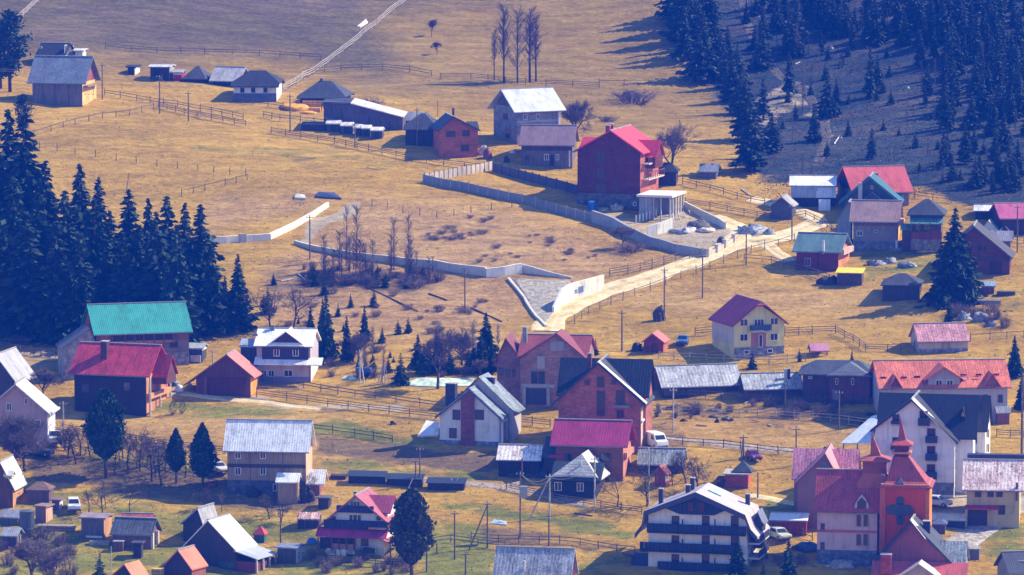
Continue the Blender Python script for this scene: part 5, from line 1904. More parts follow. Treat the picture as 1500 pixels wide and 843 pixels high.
h.main('x', 694, 690, M('brick', (.30, .07, .06)), RF((.5, .48, .46)), 3, 3)
h.pyramid(1072, 1101, 691, 674, 2, 34, RF((.05, .06, .07)), 'roof_cap')
h.skin(M('brick', (.55, .10, .05)), 694, 716)  # lit copy of the hut's brick, sun painted into this end
h.box('lean_to', 1050, 1062, 700, 716, DARKW, 4, 24)
# ================================================================== left side
h = House('green_roof_house', 'wide timber house under a plain turquoise roof below the dark spruces', 'house', 143, 276, 540, 96, 118, sink=3)
h.main('x', 488, 443, M('log', (.24, .18, .15)), RF((.03, .29, .25), dirt=.25), 5, 5)
h.band(488, 500, M('plank', (.26, .12, .08)), 'wall_boards', .05)
h.box('veranda', 166, 254, 489, 501, M('paint', (.05, .04, .05), rough=.9), -1, 0)
for x in (166, 184, 198, 211, 226, 240, 253):
    h.post(x, 488, 502, BROWNW, -2, .1)
h.box('parapet', 164, 256, 499, 503, M('plank', (.40, .18, .10)), -3, -2)
h.band(518, 540, M('stone', (.30, .28, .27)), 'plinth')
h.win(248, 500, 260, 509, DFRAME)
h.door(250, 520, 258, 537, DARKW)
h.win(263, 521, 274, 534, M('paint', (.4, .38, .36)), 1)
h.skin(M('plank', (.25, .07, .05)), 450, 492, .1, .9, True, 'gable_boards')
h.side(.42, .58, 473, 486, DFRAME, 1, True)
h.wing(96, 142, -4, 46, None, 506, 481, 'y', M('stone', (.36, .33, .3)), RF((.14, .14, .15), 'y'), 3, 3, name='store', xr=134)
h = shed('open_shelter', 'dark open shelter with a white roof edge right of the turquoise-roofed house', 'shelter', 276, 296, 531, 510, 502, M('plank', (.06, .06, .07)), RF((.35, .38, .42)), d=30, xs=301)
h.skin(WHITEP, 508, 514)
h.box('stored_goods', 279, 294, 521, 531, M('paint', (.45, .45, .5)), -4, -1)
h = House('crimson_roof_house', 'dark brown house with a crimson tiled roof and an orange-lit balcony end', 'house', 108, 215, 606, 90, 241, sink=3)
CR = RF((.44, .045, .065), dirt=.7, period=.5)
h.main('x', 549, 502, M('plank', (.034, .027, .028)), CR, 5, 8)
h.chimney(148, 157, 500, 534, .28, M('brick', (.10, .04, .05)), deep=1.2)
h.wing(224, 244, 26, 40, 560, 549, 516, 'x', M('plank', (.13, .05, .04)), CR, 3, 3, name='gable_wing')
h.skin(M('plank', (.58, .26, .12)), 550, 606)  # orange sun on the balcony end put into this colour
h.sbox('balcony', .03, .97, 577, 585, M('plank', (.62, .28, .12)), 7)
for u in (.12, .55):
    h.side(u, u + .3, 556, 574, DFRAME)
    h.side(u, u + .3, 587, 603, DFRAME, 0)
for u in (.02, .48, .96):
    h.P(MB().box(h.w / 2 + .45, h.w / 2 + .65, h.d * u, h.d * u + .2, -2, h.Z(552, h.w / 2)), 'post', M('plank', (.6, .5, .4)))
h.win(120, 563, 130, 575, DFRAME)
h.win(182, 560, 192, 572, DFRAME)
h = House('brown_shed', 'wide dark red-brown shed with a pink lit right roof slope', 'shed', 287, 367, 580, 48, 376, sink=2)
h.main('y', 551, 519, M('plank', (.14, .055, .05)), RF((.72, .20, .17), 'y', dirt=.2), 4, 4, xr=333, left=(268, 566), right=(373, 552))
h.band(553, 580, M('plank', (.11, .03, .05)), 'garage_door', .07, 304, 360)
h.band(552, 580, M('plank', (.20, .09, .06)), 'door_post', .1, 298, 303)
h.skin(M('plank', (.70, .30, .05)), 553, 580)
h.barge(M('paint', (.22, .07, .07)), h=.2)
heap('tarp_pile', 'white covered pile at the left end of the brown shed', 'pile', 262, 573, 14, 9, M('paint', (.78, .78, .78)), 10, 41)
heap('tarp_pile', 'blue tarpaulin pile left of the brown shed roof', 'pile', 252, 565, 22, 9, M('paint', (.05, .10, .22)), 12, 42)
# ---- white roof house
h = House('white_roof_house', 'house with a gleaming white roof, dark gable and white skirt roof', 'house', 376, 455, 561, 76, 464, sink=2.5)
WR = RF((.90, .88, .86), dirt=.12, period=.5)
h.main('x', 507, 480, M('plaster', (.50, .42, .45)), WR, 4, 4)
h.box('storey', 384, 452, 508, 532, M('plank', (.05, .045, .08)), -4, 0)
h.wing(399, 441, -5, 44, 512, 504, 485, 'y', M('plank', (.07, .045, .06)), WR, 6, 5, name='cross_gable')
h.lean(394, 446, -12, -4, 501, 506, WR, 'gable_eave')
h.lean(372, 472, -14, 1, 523, 534, WR, 'skirt_roof')
for x in (401, 429):
    h.win(x, 511, x + 9, 522, Y=-4)
for x0, x1 in ((382, 391), (393, 402), (416, 429)):
    h.win(x0, 542, x1, 552)
h.band(552, 562, M('plaster', (.20, .20, .36)), 'plinth')
h.skin(M('plaster', (.70, .66, .62)), 536, 560)
h.post(455, 536, 560, BROWNW, -12)
h.chimney(396, 401, 476, 492, .45, M('plaster', (.20, .20, .22)))
h.wing(352, 378, 8, 40, None, 508, 496, 'x', M('plank', (.06, .06, .09)), RF((.35, .38, .45)), 2, 2, name='bay')
h.P(MB().box(h.X(384, 14), h.X(392, 14), 14 * h.m, 16 * h.m, h.Z(493, 0, 14 * h.m), h.Z(489, 0, 14 * h.m)), 'skylight', M('paint', (.15, .2, .3), rough=.2))
# ---- left edge
h = House('green_house', 'light-roofed green house cut by the left edge above the crimson roof', 'house', -40, 9, 492, 70, None, -9)
h.main('x', 468, 432, M('plaster', (.10, .42, .10)), RF((.42, .44, .50), dirt=.3), 4, 10)
h = shed('dark_shed', 'dark plank shed under the green house at the left edge', 'shed', -20, 44, 505, 497, 477, M('plank', (.08, .075, .08)), RF((.13, .13, .15)), d=40, yaw=-6)
h = House('grey_roof_house', 'grey roof slope cut by the left edge behind the pink gabled house', 'house', -60, 20, 590, 80, None, -14)
h.main('y', 560, 519, M('plank', (.07, .06, .07)), RF((.40, .40, .43), 'y', dirt=.3), 8, 5, xr=-4)
h = House('pink_gable_house', 'pink plastered house with white gable trim at the left edge', 'house', -22, 70, 646, 60, 76, sink=2.5)
h.main('y', 606, 562, M('plaster', (.50, .33, .32)), RF((.62, .60, .64), 'y', dirt=.2), 6, 6, xr=24)
h.barge(M('paint', (.75, .73, .70)), h=.25)
h.win(36, 583, 42, 592)
h.win(10, 590, 18, 602)
h.win(52, 615, 60, 628)
h.skin(WHITEP, 606, 646)
h.P(MB().prism([(h.X(62), h.Z(603)), (h.X(78), h.Z(603)), (h.X(78), h.Z(606)), (h.X(62), h.Z(606))], 0, h.d), 'eave', M('paint', (.7, .68, .66)))
h = House('small_house', 'brown house with a pale lit roof at the left edge above the sheds', 'house', -30, 19, 744, 60, 30, sink=2)
h.main('y', 716, 676, M('plank', (.15, .07, .05)), RF((.66, .64, .62), 'y', dirt=.25), 5, 5, xr=2)
h.skin(M('plank', (.60, .30, .12)), 718, 744)  # lit side: sunlight put into the plank tone
h.side(.4, .6, 722, 738, DFRAME, 0)
h.wing(8, 18, -3, 16, 700, 696, 688, 'x', M('plank', (.5, .42, .2)), RF((.66, .64, .62)), 2, 2, name='dormer')
# ---- tall pale-roofed house
h = House('pale_roof_house', 'tall tan wooden house with a broad whitish sheet roof in the orchard', 'house', 333, 448, 727, 64, 455, sink=3)
h.main('x', 661, 614, M('plank', (.30, .22, .15)), RF((.86, .86, .86), dirt=.55, period=.45), 4, 6)
h.band(680, 685, M('plank', (.07, .055, .05)), 'belt_course', .12)
h.band(704, 727, M('stone', (.09, .10, .13)), 'plinth')
for x in (344, 381):
    h.win(x, 662, x + 9, 672)
    h.win(x, 684, x + 9, 696)
h.win(400, 709, 406, 720, None, 0, Y=-1)
for x in (366, 414):
    h.band(661, 704, M('plank', (.22, .12, .08)), 'corner_post', .05, x, x + 1.4)
h.skin(M('plank', (.72, .42, .26)), 662, 727)
h.wing(408, 437, -26, 26, None, 706, 692, 'x', TANW, RF((.88, .87, .85), dirt=.15), 3, 3, name='porch')
h.post(437, 706, 728, YELW, -27)
h = shed('lean_shed', 'small red-brown shed with a pale sheet roof right of the tall pale-roofed house', 'shed', 454, 468, 727, 709, 687, M('plank', (.24, .10, .08)), RF((.82, .82, .84), dirt=.4), d=36, xs=472, gov=8)
heap('scrap_pile', 'dark scrap pile with a pale top below the white porch roof', 'pile', 452, 734, 22, 12, DARKW, 14, 51, rough=.45)
heap('white_pile', 'round pale pile on the bank before the tall pale-roofed house', 'pile', 419, 727, 16, 9, M('stone', (.55, .55, .55), scale=5), 12, 52, rough=.3)
shed('crate_shed', 'small dark crate shed beside the scrap pile', 'shed', 466, 481, 746, 729, 727, DARKW, RF((.12, .11, .10)), d=20, yaw=-12)
# ---- white-roofed barn
h = House('white_roof_barn', 'dark steep barn with a blinding white right roof slope', 'barn', 270, 346, 829, 58, None, -27, sink=2.5)
h.main('y', 803, 761, M('plank', (.06, .055, .06)), RF((.85, .82, .80), 'y', dirt=.15), 2, 3, xr=306, left=(264, 806), right=(347, 803))
X1 = h.w / 2
h.P(MB().shell([(X1 - .2, -.2, h.Z(803)), (X1 + 3.4, -.2, h.Z(813)), (X1 + 3.4, h.d + .2, h.Z(813)), (X1 - .2, h.d + .2, h.Z(803))], [(0, 1, 2, 3)], .12), 'porch_roof', RF((.42, .46, .55), 'y', dirt=.2))
h.P(MB().box(X1 + .02, X1 + 2.9, .1, h.d, -2.5, h.Z(819)), 'porch_wall', M('plank', (.16, .05, .05)))
for q in range(4):
    Y = .1 + h.d * q / 3.1
    h.P(MB().box(X1 + 3.0, X1 + 3.2, Y, Y + .2, -2.5, h.Z(814)), 'post', M('plank', (.55, .48, .42)))
h.band(822, 830, M('plank', (.05, .10, .10)), 'sill_board', .05, 322, 345)
h = House('grey_gable_shed', 'grey-roofed gabled shed tucked behind the white-roofed barn', 'shed', 268, 296, 796, 46, None, -24)
h.main('y', 768, 744, DARKW, RF((.36, .36, .38), 'y'), 4, 3, xr=291)
h = House('orange_roof_shed', 'dark shed with an orange tile roof near the bottom edge, the larger one', 'shed', 240, 281, 850, 40, None, -28)
h.main('y', 832, 805, M('plank', (.055, .045, .05)), RF((.62, .17, .09), 'y', dirt=.2), 3, 3, xr=262)
h.skin(M('plank', (.28, .10, .06)), 834, 850)
h = House('orange_roof_shed', 'smaller orange-roofed shed cut by the bottom edge', 'shed', 164, 196, 866, 36, None, -28)
h.main('y', 846, 826, M('plank', (.05, .045, .05)), RF((.60, .19, .08), 'y', dirt=.2), 3, 3, xr=184)
planks('yellow planks stacked between the two orange-roofed sheds', 222, 243, 846, 13, M('plank', (.66, .46, .12)), 12)
# ---- small sheds lower left
h = House('slate_shed', 'low shed with a dark tiled roof and two white posts, lower left', 'shed', 165, 220, 803, 46, 231, sink=2)
h.main('x', 783, 758, M('plank', (.20, .12, .09)), RF((.10, .11, .13), dirt=.8, period=.6), 3, 4)
for u in (.05, .6):
    h.P(MB().box(h.w / 2 + .05, h.w / 2 + .4, h.d * u, h.d * u + .4, -1.5, h.Z(782, h.w / 2)), 'post', M('paint', (.75, .66, .55)))
shed('red_roof_lean', 'strip of rusty red roof behind the dark tiled shed', 'shed', 179, 221, 768, 759, 752, DARKW, RF((.32, .08, .07), dirt=.5), d=22, yaw=-7)
h = House('plank_shed', 'plank shed with a purple-grey roof tipping right, lower left', 'shed', 119, 152, 790, 40, 161, sink=2)
h.main('x', 758, 752, M('plank', (.14, .12, .12)), RF((.32, .25, .26), dirt=.3), 3, 4)
h.skin(M('plank', (.50, .26, .12)), 758, 790)  # orange light on the side wall painted into the boards
h.band(785, 788, WHITEP, 'sill_board', .06, 126, 150)
shed('outhouse', 'dark narrow outhouse standing alone on the green, lower left', 'outhouse', 195, 207, 818, 795, 793, M('plank', (.05, .045, .05)), RF((.07, .065, .07)), d=14, xs=209)
woodpile('pale firewood row on the grass below the plank shed', 130, 160, 799, 6, None, 10, mat=M('bark', (.40, .36, .32)))
h = House('rabbit_hutch', 'rusty hutch cabinet on the grass left of the outhouse', 'hutch', 166, 180, 808, 10, None, -6)
h.P(MB().box(-h.w / 2, h.w / 2, 0, h.d, -.5, h.Z(794)), 'cabinet', M('plank', (.18, .09, .06)))
h.P(MB().box(-h.w / 2 - .1, h.w / 2 + .1, -.15, h.d + .1, h.Z(794), h.Z(793)), 'lid', M('paint', (.3, .3, .33)))
planks('long low pile of tan boards by the rusty box shed', 54, 110, 778, 8, M('plank', (.36, .26, .18)), 16, yaw=-8, rows=3)
h = House('hay_hut', 'rounded brown hay hut behind the rusty box shed', 'hut', 40, 72, 736, 32, None, -8)
h.main('x', 718, 705, M('plank', (.16, .10, .09)), M('bark', (.17, .11, .09)), 3, 2, hip=(.95, .95))
h = shed('box_shed', 'rusty brown box shed with a sunlit right side, lower left', 'shed', 52, 67, 766, 741, 739, M('plank', (.22, .13, .12)), RF((.30, .20, .17)), d=22, xs=75)
h.skin(M('plank', (.62, .36, .24)), 742, 766)  # right side painted brighter for the sun on it
shed('box_shed', 'narrow purple-brown box shed behind the rusty one', 'shed', 76, 87, 748, 732, 730, M('plank', (.16, .09, .10)), RF((.2, .14, .14)), d=20, xs=90).skin(WHITEP, 733, 748)
h = House('water_tank', 'dark upright tank between the left edge hut and the rusty box shed', 'tank', 28, 50, 788, 20, None, 0)
h.P(MB().tube((0, h.d / 2, -1.5), (0, h.d / 2, h.Z(750)), h.w / 2, None, 18), 'tank_body', M('paint', (.07, .08, .10)))
h.P(MB().tube((0, h.d / 2, h.Z(750)), (0, h.d / 2, h.Z(748)), h.w / 2 + .06, h.w * .3, 18), 'lid', M('paint', (.10, .11, .13)))
h = shed('field_hut', 'hut with a grey roof on pale posts at the lower left edge', 'hut', 4, 24, 804, 785, 772, M('plank', (.07, .065, .08)), RF((.30, .31, .34)), d=32, xs=30)
for u in (.1, .5):
    h.P(MB().box(h.w / 2 + .02, h.w / 2 + .16, h.d * u, h.d * u + .16, -1.5, h.Z(787, h.w / 2)), 'post', M('plank', (.55, .45, .4)))
shed('grey_shed', 'grey shed roof among the huts at the left edge', 'shed', 2, 26, 770, 758, 746, M('plank', (.12, .12, .14)), RF((.26, .27, .32)), d=30, yaw=-12)
# ---- magenta trimmed house
h = House('magenta_trim_house', 'white house with a magenta skirt roof and dark timber bands', 'house', 476, 562, 812, 66, 578, sink=2.5)
MR = RF((.42, .05, .16), dirt=.25, period=.5)
PK = RF((.40, .10, .13), 'y', dirt=.3)
h.main('y', 770, 725, M('plaster', (.66, .66, .66)), PK, 4, 6, xr=522, left=(464, 774), right=(574, 768))
h.barge(M('paint', (.50, .24, .26)), h=.3)
h.box('eave_band', 493, 547, 741, 751, M('plank', (.04, .04, .10)), -5, 0)
h.box('balcony_band', 474, 566, 763, 775, M('plank', (.04, .04, .11)), -7, 0)
h.lean(462, 566, -16, -1, 773, 787, MR, 'skirt_roof')
h.lean(540, 566, -9, -1, 766, 773, RF((.55, .30, .24), dirt=.5), 'skirt_patch')
h.win(511, 753, 530, 763, None, 2)
h.win(486, 756, 492, 762, DFRAME, 0)
h.win(552, 756, 558, 762, DFRAME, 0)
h.win(513, 733, 528, 741, None, 2)
h.win(529, 789, 540, 800, DFRAME)
h.box('porch_shade_panel', 468, 520, 788, 805, M('paint', (.06, .05, .05), rough=.9), -2, 0)  # flat dark sheet standing for shade in the porch
h.box('porch_wall', 486, 520, 797, 806, M('plank', (.36, .20, .14)), -10, -9)
for x in (466, 486, 497, 508, 519):
    h.post(x, 787, 806, BROWNW, -10)
h.box('plinth', 478, 520, 806, 812, M('stone', (.4, .38, .36)), -10, -1)
h.wing(530, 568, 16, 50, 760, 749, 723, 'x', WHITEP, RF((.34, .07, .12), dirt=.4, period=.5), 3, 5, name='cross_wing')
h.skin(M('plaster', (.74, .70, .62)), 770, 812)
h.chimney(518, 522, 720, 730, .35)
h.box('shrub_tub', 532, 550, 803, 811, M('leaf', (.03, .05, .03)), -16, -8)
h.P(MB().shell([(h.w / 2 - .2, -.2, h.Z(790, h.w / 2)), (h.w / 2 + 1.6, -.2, h.Z(798, h.w / 2)), (h.w / 2 + 1.6, h.d * .6, h.Z(798, h.w / 2)), (h.w / 2 - .2, h.d * .6, h.Z(790, h.w / 2))], [(0, 1, 2, 3)], .1), 'side_porch_roof', PK)
heap('blue_tarp', 'blue tarpaulin heap at the left corner of the magenta-trimmed house', 'tarpaulin', 457, 797, 18, 9, M('paint', (.06, .20, .45)), 12, 61)
h = shed('old_shed', 'weathered grey hut with a peeling end, right of the white-roofed barn', 'shed', 406, 434, 826, 802, 796, M('plank', (.07, .07, .085)), RF((.22, .25, .32)), d=36, xs=447, over=3)
h.skin(M('plaster', (.42, .40, .40)), 804, 826)
for u in (.15, .6):
    h.side(u, u + .2, 809, 818, DFRAME, 0)
h = House('well_house', 'tiny green well house with a red and white pointed roof', 'well', 372, 387, 795, 16, 391)
h.main('x', 783, 781, M('plank', (.05, .16, .13)), RF((.3, .05, .05)), 1, 1)
h.pyramid(370, 388, 783, 770, -2, 18, M('paint', (.50, .06, .06)), 'roof_cap')
h = House('dark_shed', 'dark shed with a ragged red and white roof sheet behind the magenta-trimmed house', 'shed', 436, 467, 775, 26, None, -6)
h.main('x', 760, 750, M('plank', (.045, .05, .09)), RF((.66, .38, .33), dirt=1.4, period=1.1), 1, 1)
for x in (446, 458):
    h.band(761, 775, M('plank', (.10, .10, .12)), 'post', .05, x, x + 1)
# covered wood stacks
COV = M('paint', (.035, .045, .075))
for x0, x1, yb, i in ((510, 563, 709, 'left'), (566, 618, 713, 'middle'), (626, 680, 719, 'right')):
    woodpile('long firewood stack under dark sheeting in the field, %s of three' % i, x0, x1, yb, 11, COV, 14, -9, 'covered_wood_stack', 'covered wood stacks in the field', mat=M('bark', (.05, .05, .06)))
shed('low_pile', 'short low dark pile at the left end of the covered wood stacks', 'pile', 484, 506, 703, 697, 694, DARKW, M('log', (.07, .065, .07)), d=16, yaw=-9, over=0, gov=0)
for x, lean_, n_ in ((601, 4, 'leaning on the middle covered wood stack'), (664, -3, 'on the right covered wood stack, tilted left'), (667, 4, 'on the right covered wood stack, tilted right')):
    p = at(x, 715)
    m = mpp(p)
    o = MB().tube((-lean_ * m, -.4, -.3), (lean_ * m, -.2, 15 * m), .07, .06, 5).obj('prop_pole', M('plank', (.62, .58, .55)), None, p)
    tag(o, 'pale prop pole ' + n_, 'pole')

# ================================================================== bottom right
h = House('balcony_hotel', 'white balconied hotel with dark timber gable and flared mansard eaves', 'hotel', 950, 1093, 834, 82, 1112, sink=4)
HW = M('plaster', (.72, .71, .70))
HR = RF((.55, .47, .48), 'y', dirt=.15)
m = h.m
prof = [(h.X(932), h.Z(784)), (h.X(942), h.Z(770)), (h.X(945), h.Z(750)), (h.X(1020), h.Z(719)), (h.X(1092), h.Z(750)), (h.X(1100), h.Z(771)), (h.X(1110), h.Z(782))]
h.prof, h.axis = prof, 'y'
h.volume(-h.w / 2, h.w / 2, 0, h.d, -4, prof, 'y', HW, HR, 8 * m, .3)
h.barge(M('paint', (.04, .055, .13)), h=.7, Y=-9)
DKB = M('plank', (.03, .04, .085))
# dark boards in the gable with the two white arches left free
h.P(MB().prism([(h.X(968), h.Z(742)), (h.X(986), h.Z(749)), (h.X(996), h.Z(753)), (h.X(1046), h.Z(753)), (h.X(1056), h.Z(748)), (h.X(1072), h.Z(742)), (h.X(1020), h.Z(723))], -.35, .02), 'gable_boards', DKB)
for a in (1008, 1024):
    h.P(MB().box(h.X(a), h.X(a + 8), -.42, -.33, h.Z(748), h.Z(735)), 'shutter', M('plank', (.10, .04, .05)))
for (x0, x1, y0, y1) in ((950, 1092, 769, 781), (940, 1084, 797, 809), (966, 1094, 825, 836)):
    h.balcony(x0, x1, y0, y1, DKB, 10, DKB, 22)
for row, ys in enumerate(((755, 780), (784, 808), (812, 834))):
    for x in (984, 1028, 1070):
        h.win(x, ys[0], x + 11, ys[1], M('plank', (.07, .05, .06)), 1, name='balcony_door')
    for x in (999, 1046):
        h.win(x, ys[0] + 5, x + 1.6, ys[1], DFRAME, 0, name='drainpipe_recess')
for x, y0, y1, Y, i in ((966, 717, 738, .3, 0), (1013, 699, 714, .75, 1), (1006, 710, 722, .5, 2), (1094, 720, 740, .8, 3)):
    h.chimney(x, x + 6, y0, y1, Y, M('brick', (.06, .06, .09)))
rz = h.Z(719)
sl = (h.Z(750) - rz) / (h.X(1092) - h.X(1020))
a0, a1 = .9, 2.6
h.P(MB().shell([(h.X(1020) + a0, h.d * .45, rz + sl * a0 + .18), (h.X(1020) + a1, h.d * .45, rz + sl * a1 + .18), (h.X(1020) + a1, h.d * .85, rz + sl * a1 + .18), (h.X(1020) + a0, h.d * .85, rz + sl * a0 + .18)], [(0, 1, 2, 3)], .12), 'skylight', M('paint', (.55, .80, .90), rough=.2))
for q, y in enumerate((790, 812)):
    X = h.w / 2
    o = h.P(MB().box(X, X + 1.6, .4, h.d, h.Z(y + 6, X) - .2, h.Z(y + 6, X)), 'balcony', M('plaster', (.55, .5, .48)))
    h.P(MB().box(X + 1.5, X + 1.56, .4, h.d, h.Z(y + 6, X), h.Z(y + 6, X) + .9), 'railing', DKB, o)
    for u in (.12, .4, .68):
        h.side(u, u + .14, y - 2, y + 14, M('paint', (.5, .45, .4)), 1)
h.wing(1104, 1116, 30, 30, 800, 764, 748, 'y', M('plank', (.05, .05, .08)), RF((.16, .18, .28), 'y'), 3, 4, name='dormer')
h.box('terrace', 925, 950, 815, 834, M('plank', (.035, .05, .10)), 0, 30)
# ---- red shed with white roof
h = shed('red_shed', 'dark red shed with a white metal roof between the hotel and the church hall', 'shed', 1130, 1180, 785, 762, 751, M('plank', (.20, .04, .06)), RF((.80, .80, .80), dirt=.1), d=42, xs=1186, over=4, gov=3)
h.skin(M('plank', (.36, .04, .05)), 763, 785)
# ---- white block
h = House('apartment_block', 'tall white apartment house with black roofs and dark box balconies', 'apartment house', 1282, 1396, 724, 84, 1412, sink=3.5)
AW = M('plaster', (.74, .73, .75))
BK = RF((.020, .024, .038), dirt=.4)
h.wing(1290, 1425, 22, 84, None, 640, 574, 'x', AW, BK, 6, 6, name='cross_wing')
h.main('y', 646, 584, AW, RF((.022, .026, .04), 'y', dirt=.4), 6, 6, xr=1335, left=(1274, 632))
h.P(MB().shell([(h.X(1335), -.62, h.Z(582.5)), (h.X(1399), -.62, h.Z(646)), (h.X(1399), 1.1, h.Z(645)), (h.X(1335), 1.1, h.Z(581.5))], [(0, 1, 2, 3)], .08), 'lit_slope_strip', M('paint', (.78, .74, .70)))  # light strip painting the sun on the gable's right slope
h.barge(M('paint', (.05, .06, .13)), h=.35)
for x0, x1, y0, y1 in ((1356, 1372, 627, 648), (1356, 1372, 653, 674), (1356, 1372, 680, 702), (1345, 1361, 601, 623), (1306, 1320, 606, 622), (1306, 1320, 640, 660)):
    h.win(x0 + 1, y0, x1 - 3, y1 - 2, M('paint', (.05, .06, .12)), 1, name='balcony_door')
    h.balcony(x0, x1, y0 + 11, y1, M('paint', (.03, .045, .10)), 9, None, 5)
h.band(706, 724, M('stone', (.20, .22, .30)), 'plinth', .06)
h.skin(M('plaster', (.80, .76, .68)), 646, 716)
for y in (655, 680, 703):
    for u in (.1, .5, .8):
        h.side(u, u + .12, y - 6, y + 6, DFRAME, 0)
h.wing(1418, 1446, 60, 70, None, 628, 574, 'x', M('plaster', (.78, .74, .68)), BK, 4, 4, name='wing')
for y in (606, 628, 650):
    for u in (78, 100):
        Yp = u * h.m
        X = h.X(1446, 60 * h.m)
        h.P(MB().box(X - .02, X + .06, Yp, Yp + 1.0, h.Z(y + 12, X, Yp), h.Z(y, X, Yp)), 'window', DFRAME)
m = h.m
for q, (y, x) in enumerate(((652, 1412), (676, 1414), (640, 1424), (664, 1426))):
    Yp = (40 + 18 * (q > 1)) * m
    X = h.X(x, Yp)
    zf = h.Z(y + 8, X, Yp)
    o = h.P(MB().box(X - 1.2, X + .9, Yp, Yp + 1.6, zf - .15, zf), 'balcony', CONC)
    h.P(MB().box(X - 1.2, X + .9, Yp - .05, Yp, zf, zf + .9).box(X + .85, X + .9, Yp, Yp + 1.6, zf, zf + .9), 'railing', M('paint', (.04, .05, .10)), o)
h.wing(1404, 1420, 40, 30, None, 640, 596, 'y', M('plaster', (.76, .70, .60)), BK, 3, 4, name='stair_bay')
h.P(MB().shell([(h.X(1233), -1.0, h.Z(650)), (h.X(1281), -1.0, h.Z(648)), (h.X(1281), 4, h.Z(614)), (h.X(1272), 4, h.Z(616))], [(0, 1, 2, 3)], .12), 'canopy', M('paint', (.62, .68, .74)))
for x in (1236, 1256, 1276):
    h.post(x, 649, 700, DFRAME, -8, .07)
# ---- speckled roof villa right
h = House('yellow_villa', 'yellow-walled villa with a speckled pink and white tile roof at the right edge', 'house', 1416, 1492, 772, 74, 1500, sink=3)
h.main('x', 718, 672, M('plaster', (.50, .45, .26)), RF((.80, .56, .52), dirt=1.3, period=.62), 5, 7)  # white tile highlights put into the roof colour as speckle
h.box('roof_ledge', 1420, 1510, 665, 671, M('plank', (.06, .06, .10)), 44, 60)
for x in (1428, 1446, 1459):
    h.win(x, 719, x + 9, 728, DFRAME)
h.win(1462, 740, 1472, 754, DFRAME)
h.lean(1412, 1462, -14, 0, 740, 746, M('paint', (.45, .04, .07)), 'awning')
h.box('porch_shade_panel', 1418, 1446, 746, 770, M('paint', (.06, .05, .07), rough=.9), -1, 0)  # porch shade put in as a dark painted panel
for x in (1457, 1414):
    h.post(x, 746, 772, CONC, -13)
h.chimney(1487, 1490, 706, 724, -.02, M('plaster', (.12, .12, .16)), cap=False)
h.skin(M('plaster', (.80, .66, .22)), 720, 772)
# ---- church hall
h = House('church_hall', 'pale pink church hall with an orange-red tower and two pointed spires', 'church', 1197, 1284, 828, 70, None, -8, sink=3)
PK = M('plaster', (.60, .42, .44))
ORG = M('plaster', (.56, .075, .025))
RT = RF((.40, .075, .09), dirt=.55, period=.45)
h.main('x', 749, 686, PK, RT, 5, 4)
h.wing(1173, 1264, 190, 70, None, 700, 652, 'x', M('plaster', (.28, .16, .15)), RF((.50, .20, .26), dirt=.9, period=.5), 4, 4, name='hall')
h.wing(1176, 1238, 150, 100, None, 706, 659, 'y', M('plaster', (.26, .15, .15)), RF((.60, .26, .28), 'y', dirt=.2), 5, 5, name='cross_gable', xr=1217)
h.box('gable_window', 1212, 1221, 671, 684, M('paint', (.10, .16, .20)), 149, 150)
h.band(776, 780, M('paint', (.50, .12, .10)), 'belt_course', .06)
h.band(747, 751, M('paint', (.50, .12, .10)), 'eave_course', .08)
h.band(806, 829, M('stone', (.13, .16, .24)), 'plinth')
for x0, y0, x1, y1 in ((1254, 753, 1261, 771), (1264, 753, 1271, 771), (1254, 782, 1261, 799), (1264, 782, 1271, 799)):
    h.win(x0, y0, x1, y1, M('paint', (.25, .12, .12)), 0)
for x0, y0, x1, y1 in ((1202, 766, 1208, 777), (1202, 794, 1208, 807)):
    h.win(x0, y0, x1, y1, DFRAME, 0)
# niche dormer with pointed arch
prf = [(h.X(1250), h.Z(751)), (h.X(1273), h.Z(751)), (h.X(1271), h.Z(737)), (h.X(1266), h.Z(729)), (h.X(1261), h.Z(724)), (h.X(1257), h.Z(729)), (h.X(1252), h.Z(737))]
o = h.P(MB().prism(prf, -.12, 2.0), 'niche', M('plaster', (.62, .50, .48)))
prf = [(h.X(1255), h.Z(743)), (h.X(1268), h.Z(743)), (h.X(1268), h.Z(734)), (h.X(1261.5), h.Z(727)), (h.X(1255), h.Z(734))]
h.P(MB().prism(prf, -.2, .1), 'pane', M('glass', (.02, .035, .06)), o)
# tower
TY0, TY1 = -8, 56
h.box('tower', 1287, 1353, 712, 832, ORG, TY0, TY1)
tm = h.m
Xr = h.X(1353, TY0 * tm)
h.P(MB().box(Xr, Xr + .5, TY0 * tm + .3, TY1 * tm - .3, h.Z(800), h.Z(714)), 'tower_strip', M('plaster', (.70, .24, .05)))  # tower's sunlit right side as a brighter painted sheet
h.box('tower_strip', 1287, 1295, 714, 830, M('plaster', (.56, .13, .08)), TY0 - 2, TY0)
TEAL = M('paint', (.05, .07, .12))
o = h.box('cross_window', 1312, 1320, 727, 768, TEAL, TY0 - 1, TY0)
h.box('cross_arm', 1302, 1331, 739, 751, TEAL, TY0 - 1.3, TY0 - .9, o)
cx_, cz_ = h.X(1316.5, TY0 * h.m), h.Z(745, 0, TY0 * h.m)
for dx_, dz_, r_ in ((0, 0, 1.0), (-1.15, 0, .62), (1.15, 0, .62), (0, 1.2, .55), (0, -1.2, .55)):
    h.P(MB().prism([(cx_ + dx_ + r_ * math.cos(q * .6283), cz_ + dz_ + r_ * math.sin(q * .6283)) for q in range(10)], (TY0 - 1.8 - .1 * abs(dx_)) * h.m, (TY0 - .5) * h.m), 'cross_lobe', TEAL, o)
TR = RF((.36, .07, .07), dirt=.3, period=.4)
h.box('cornice', 1288, 1358, 709, 714, M('paint', (.66, .26, .16)), TY0 - 4, TY1 + 4)
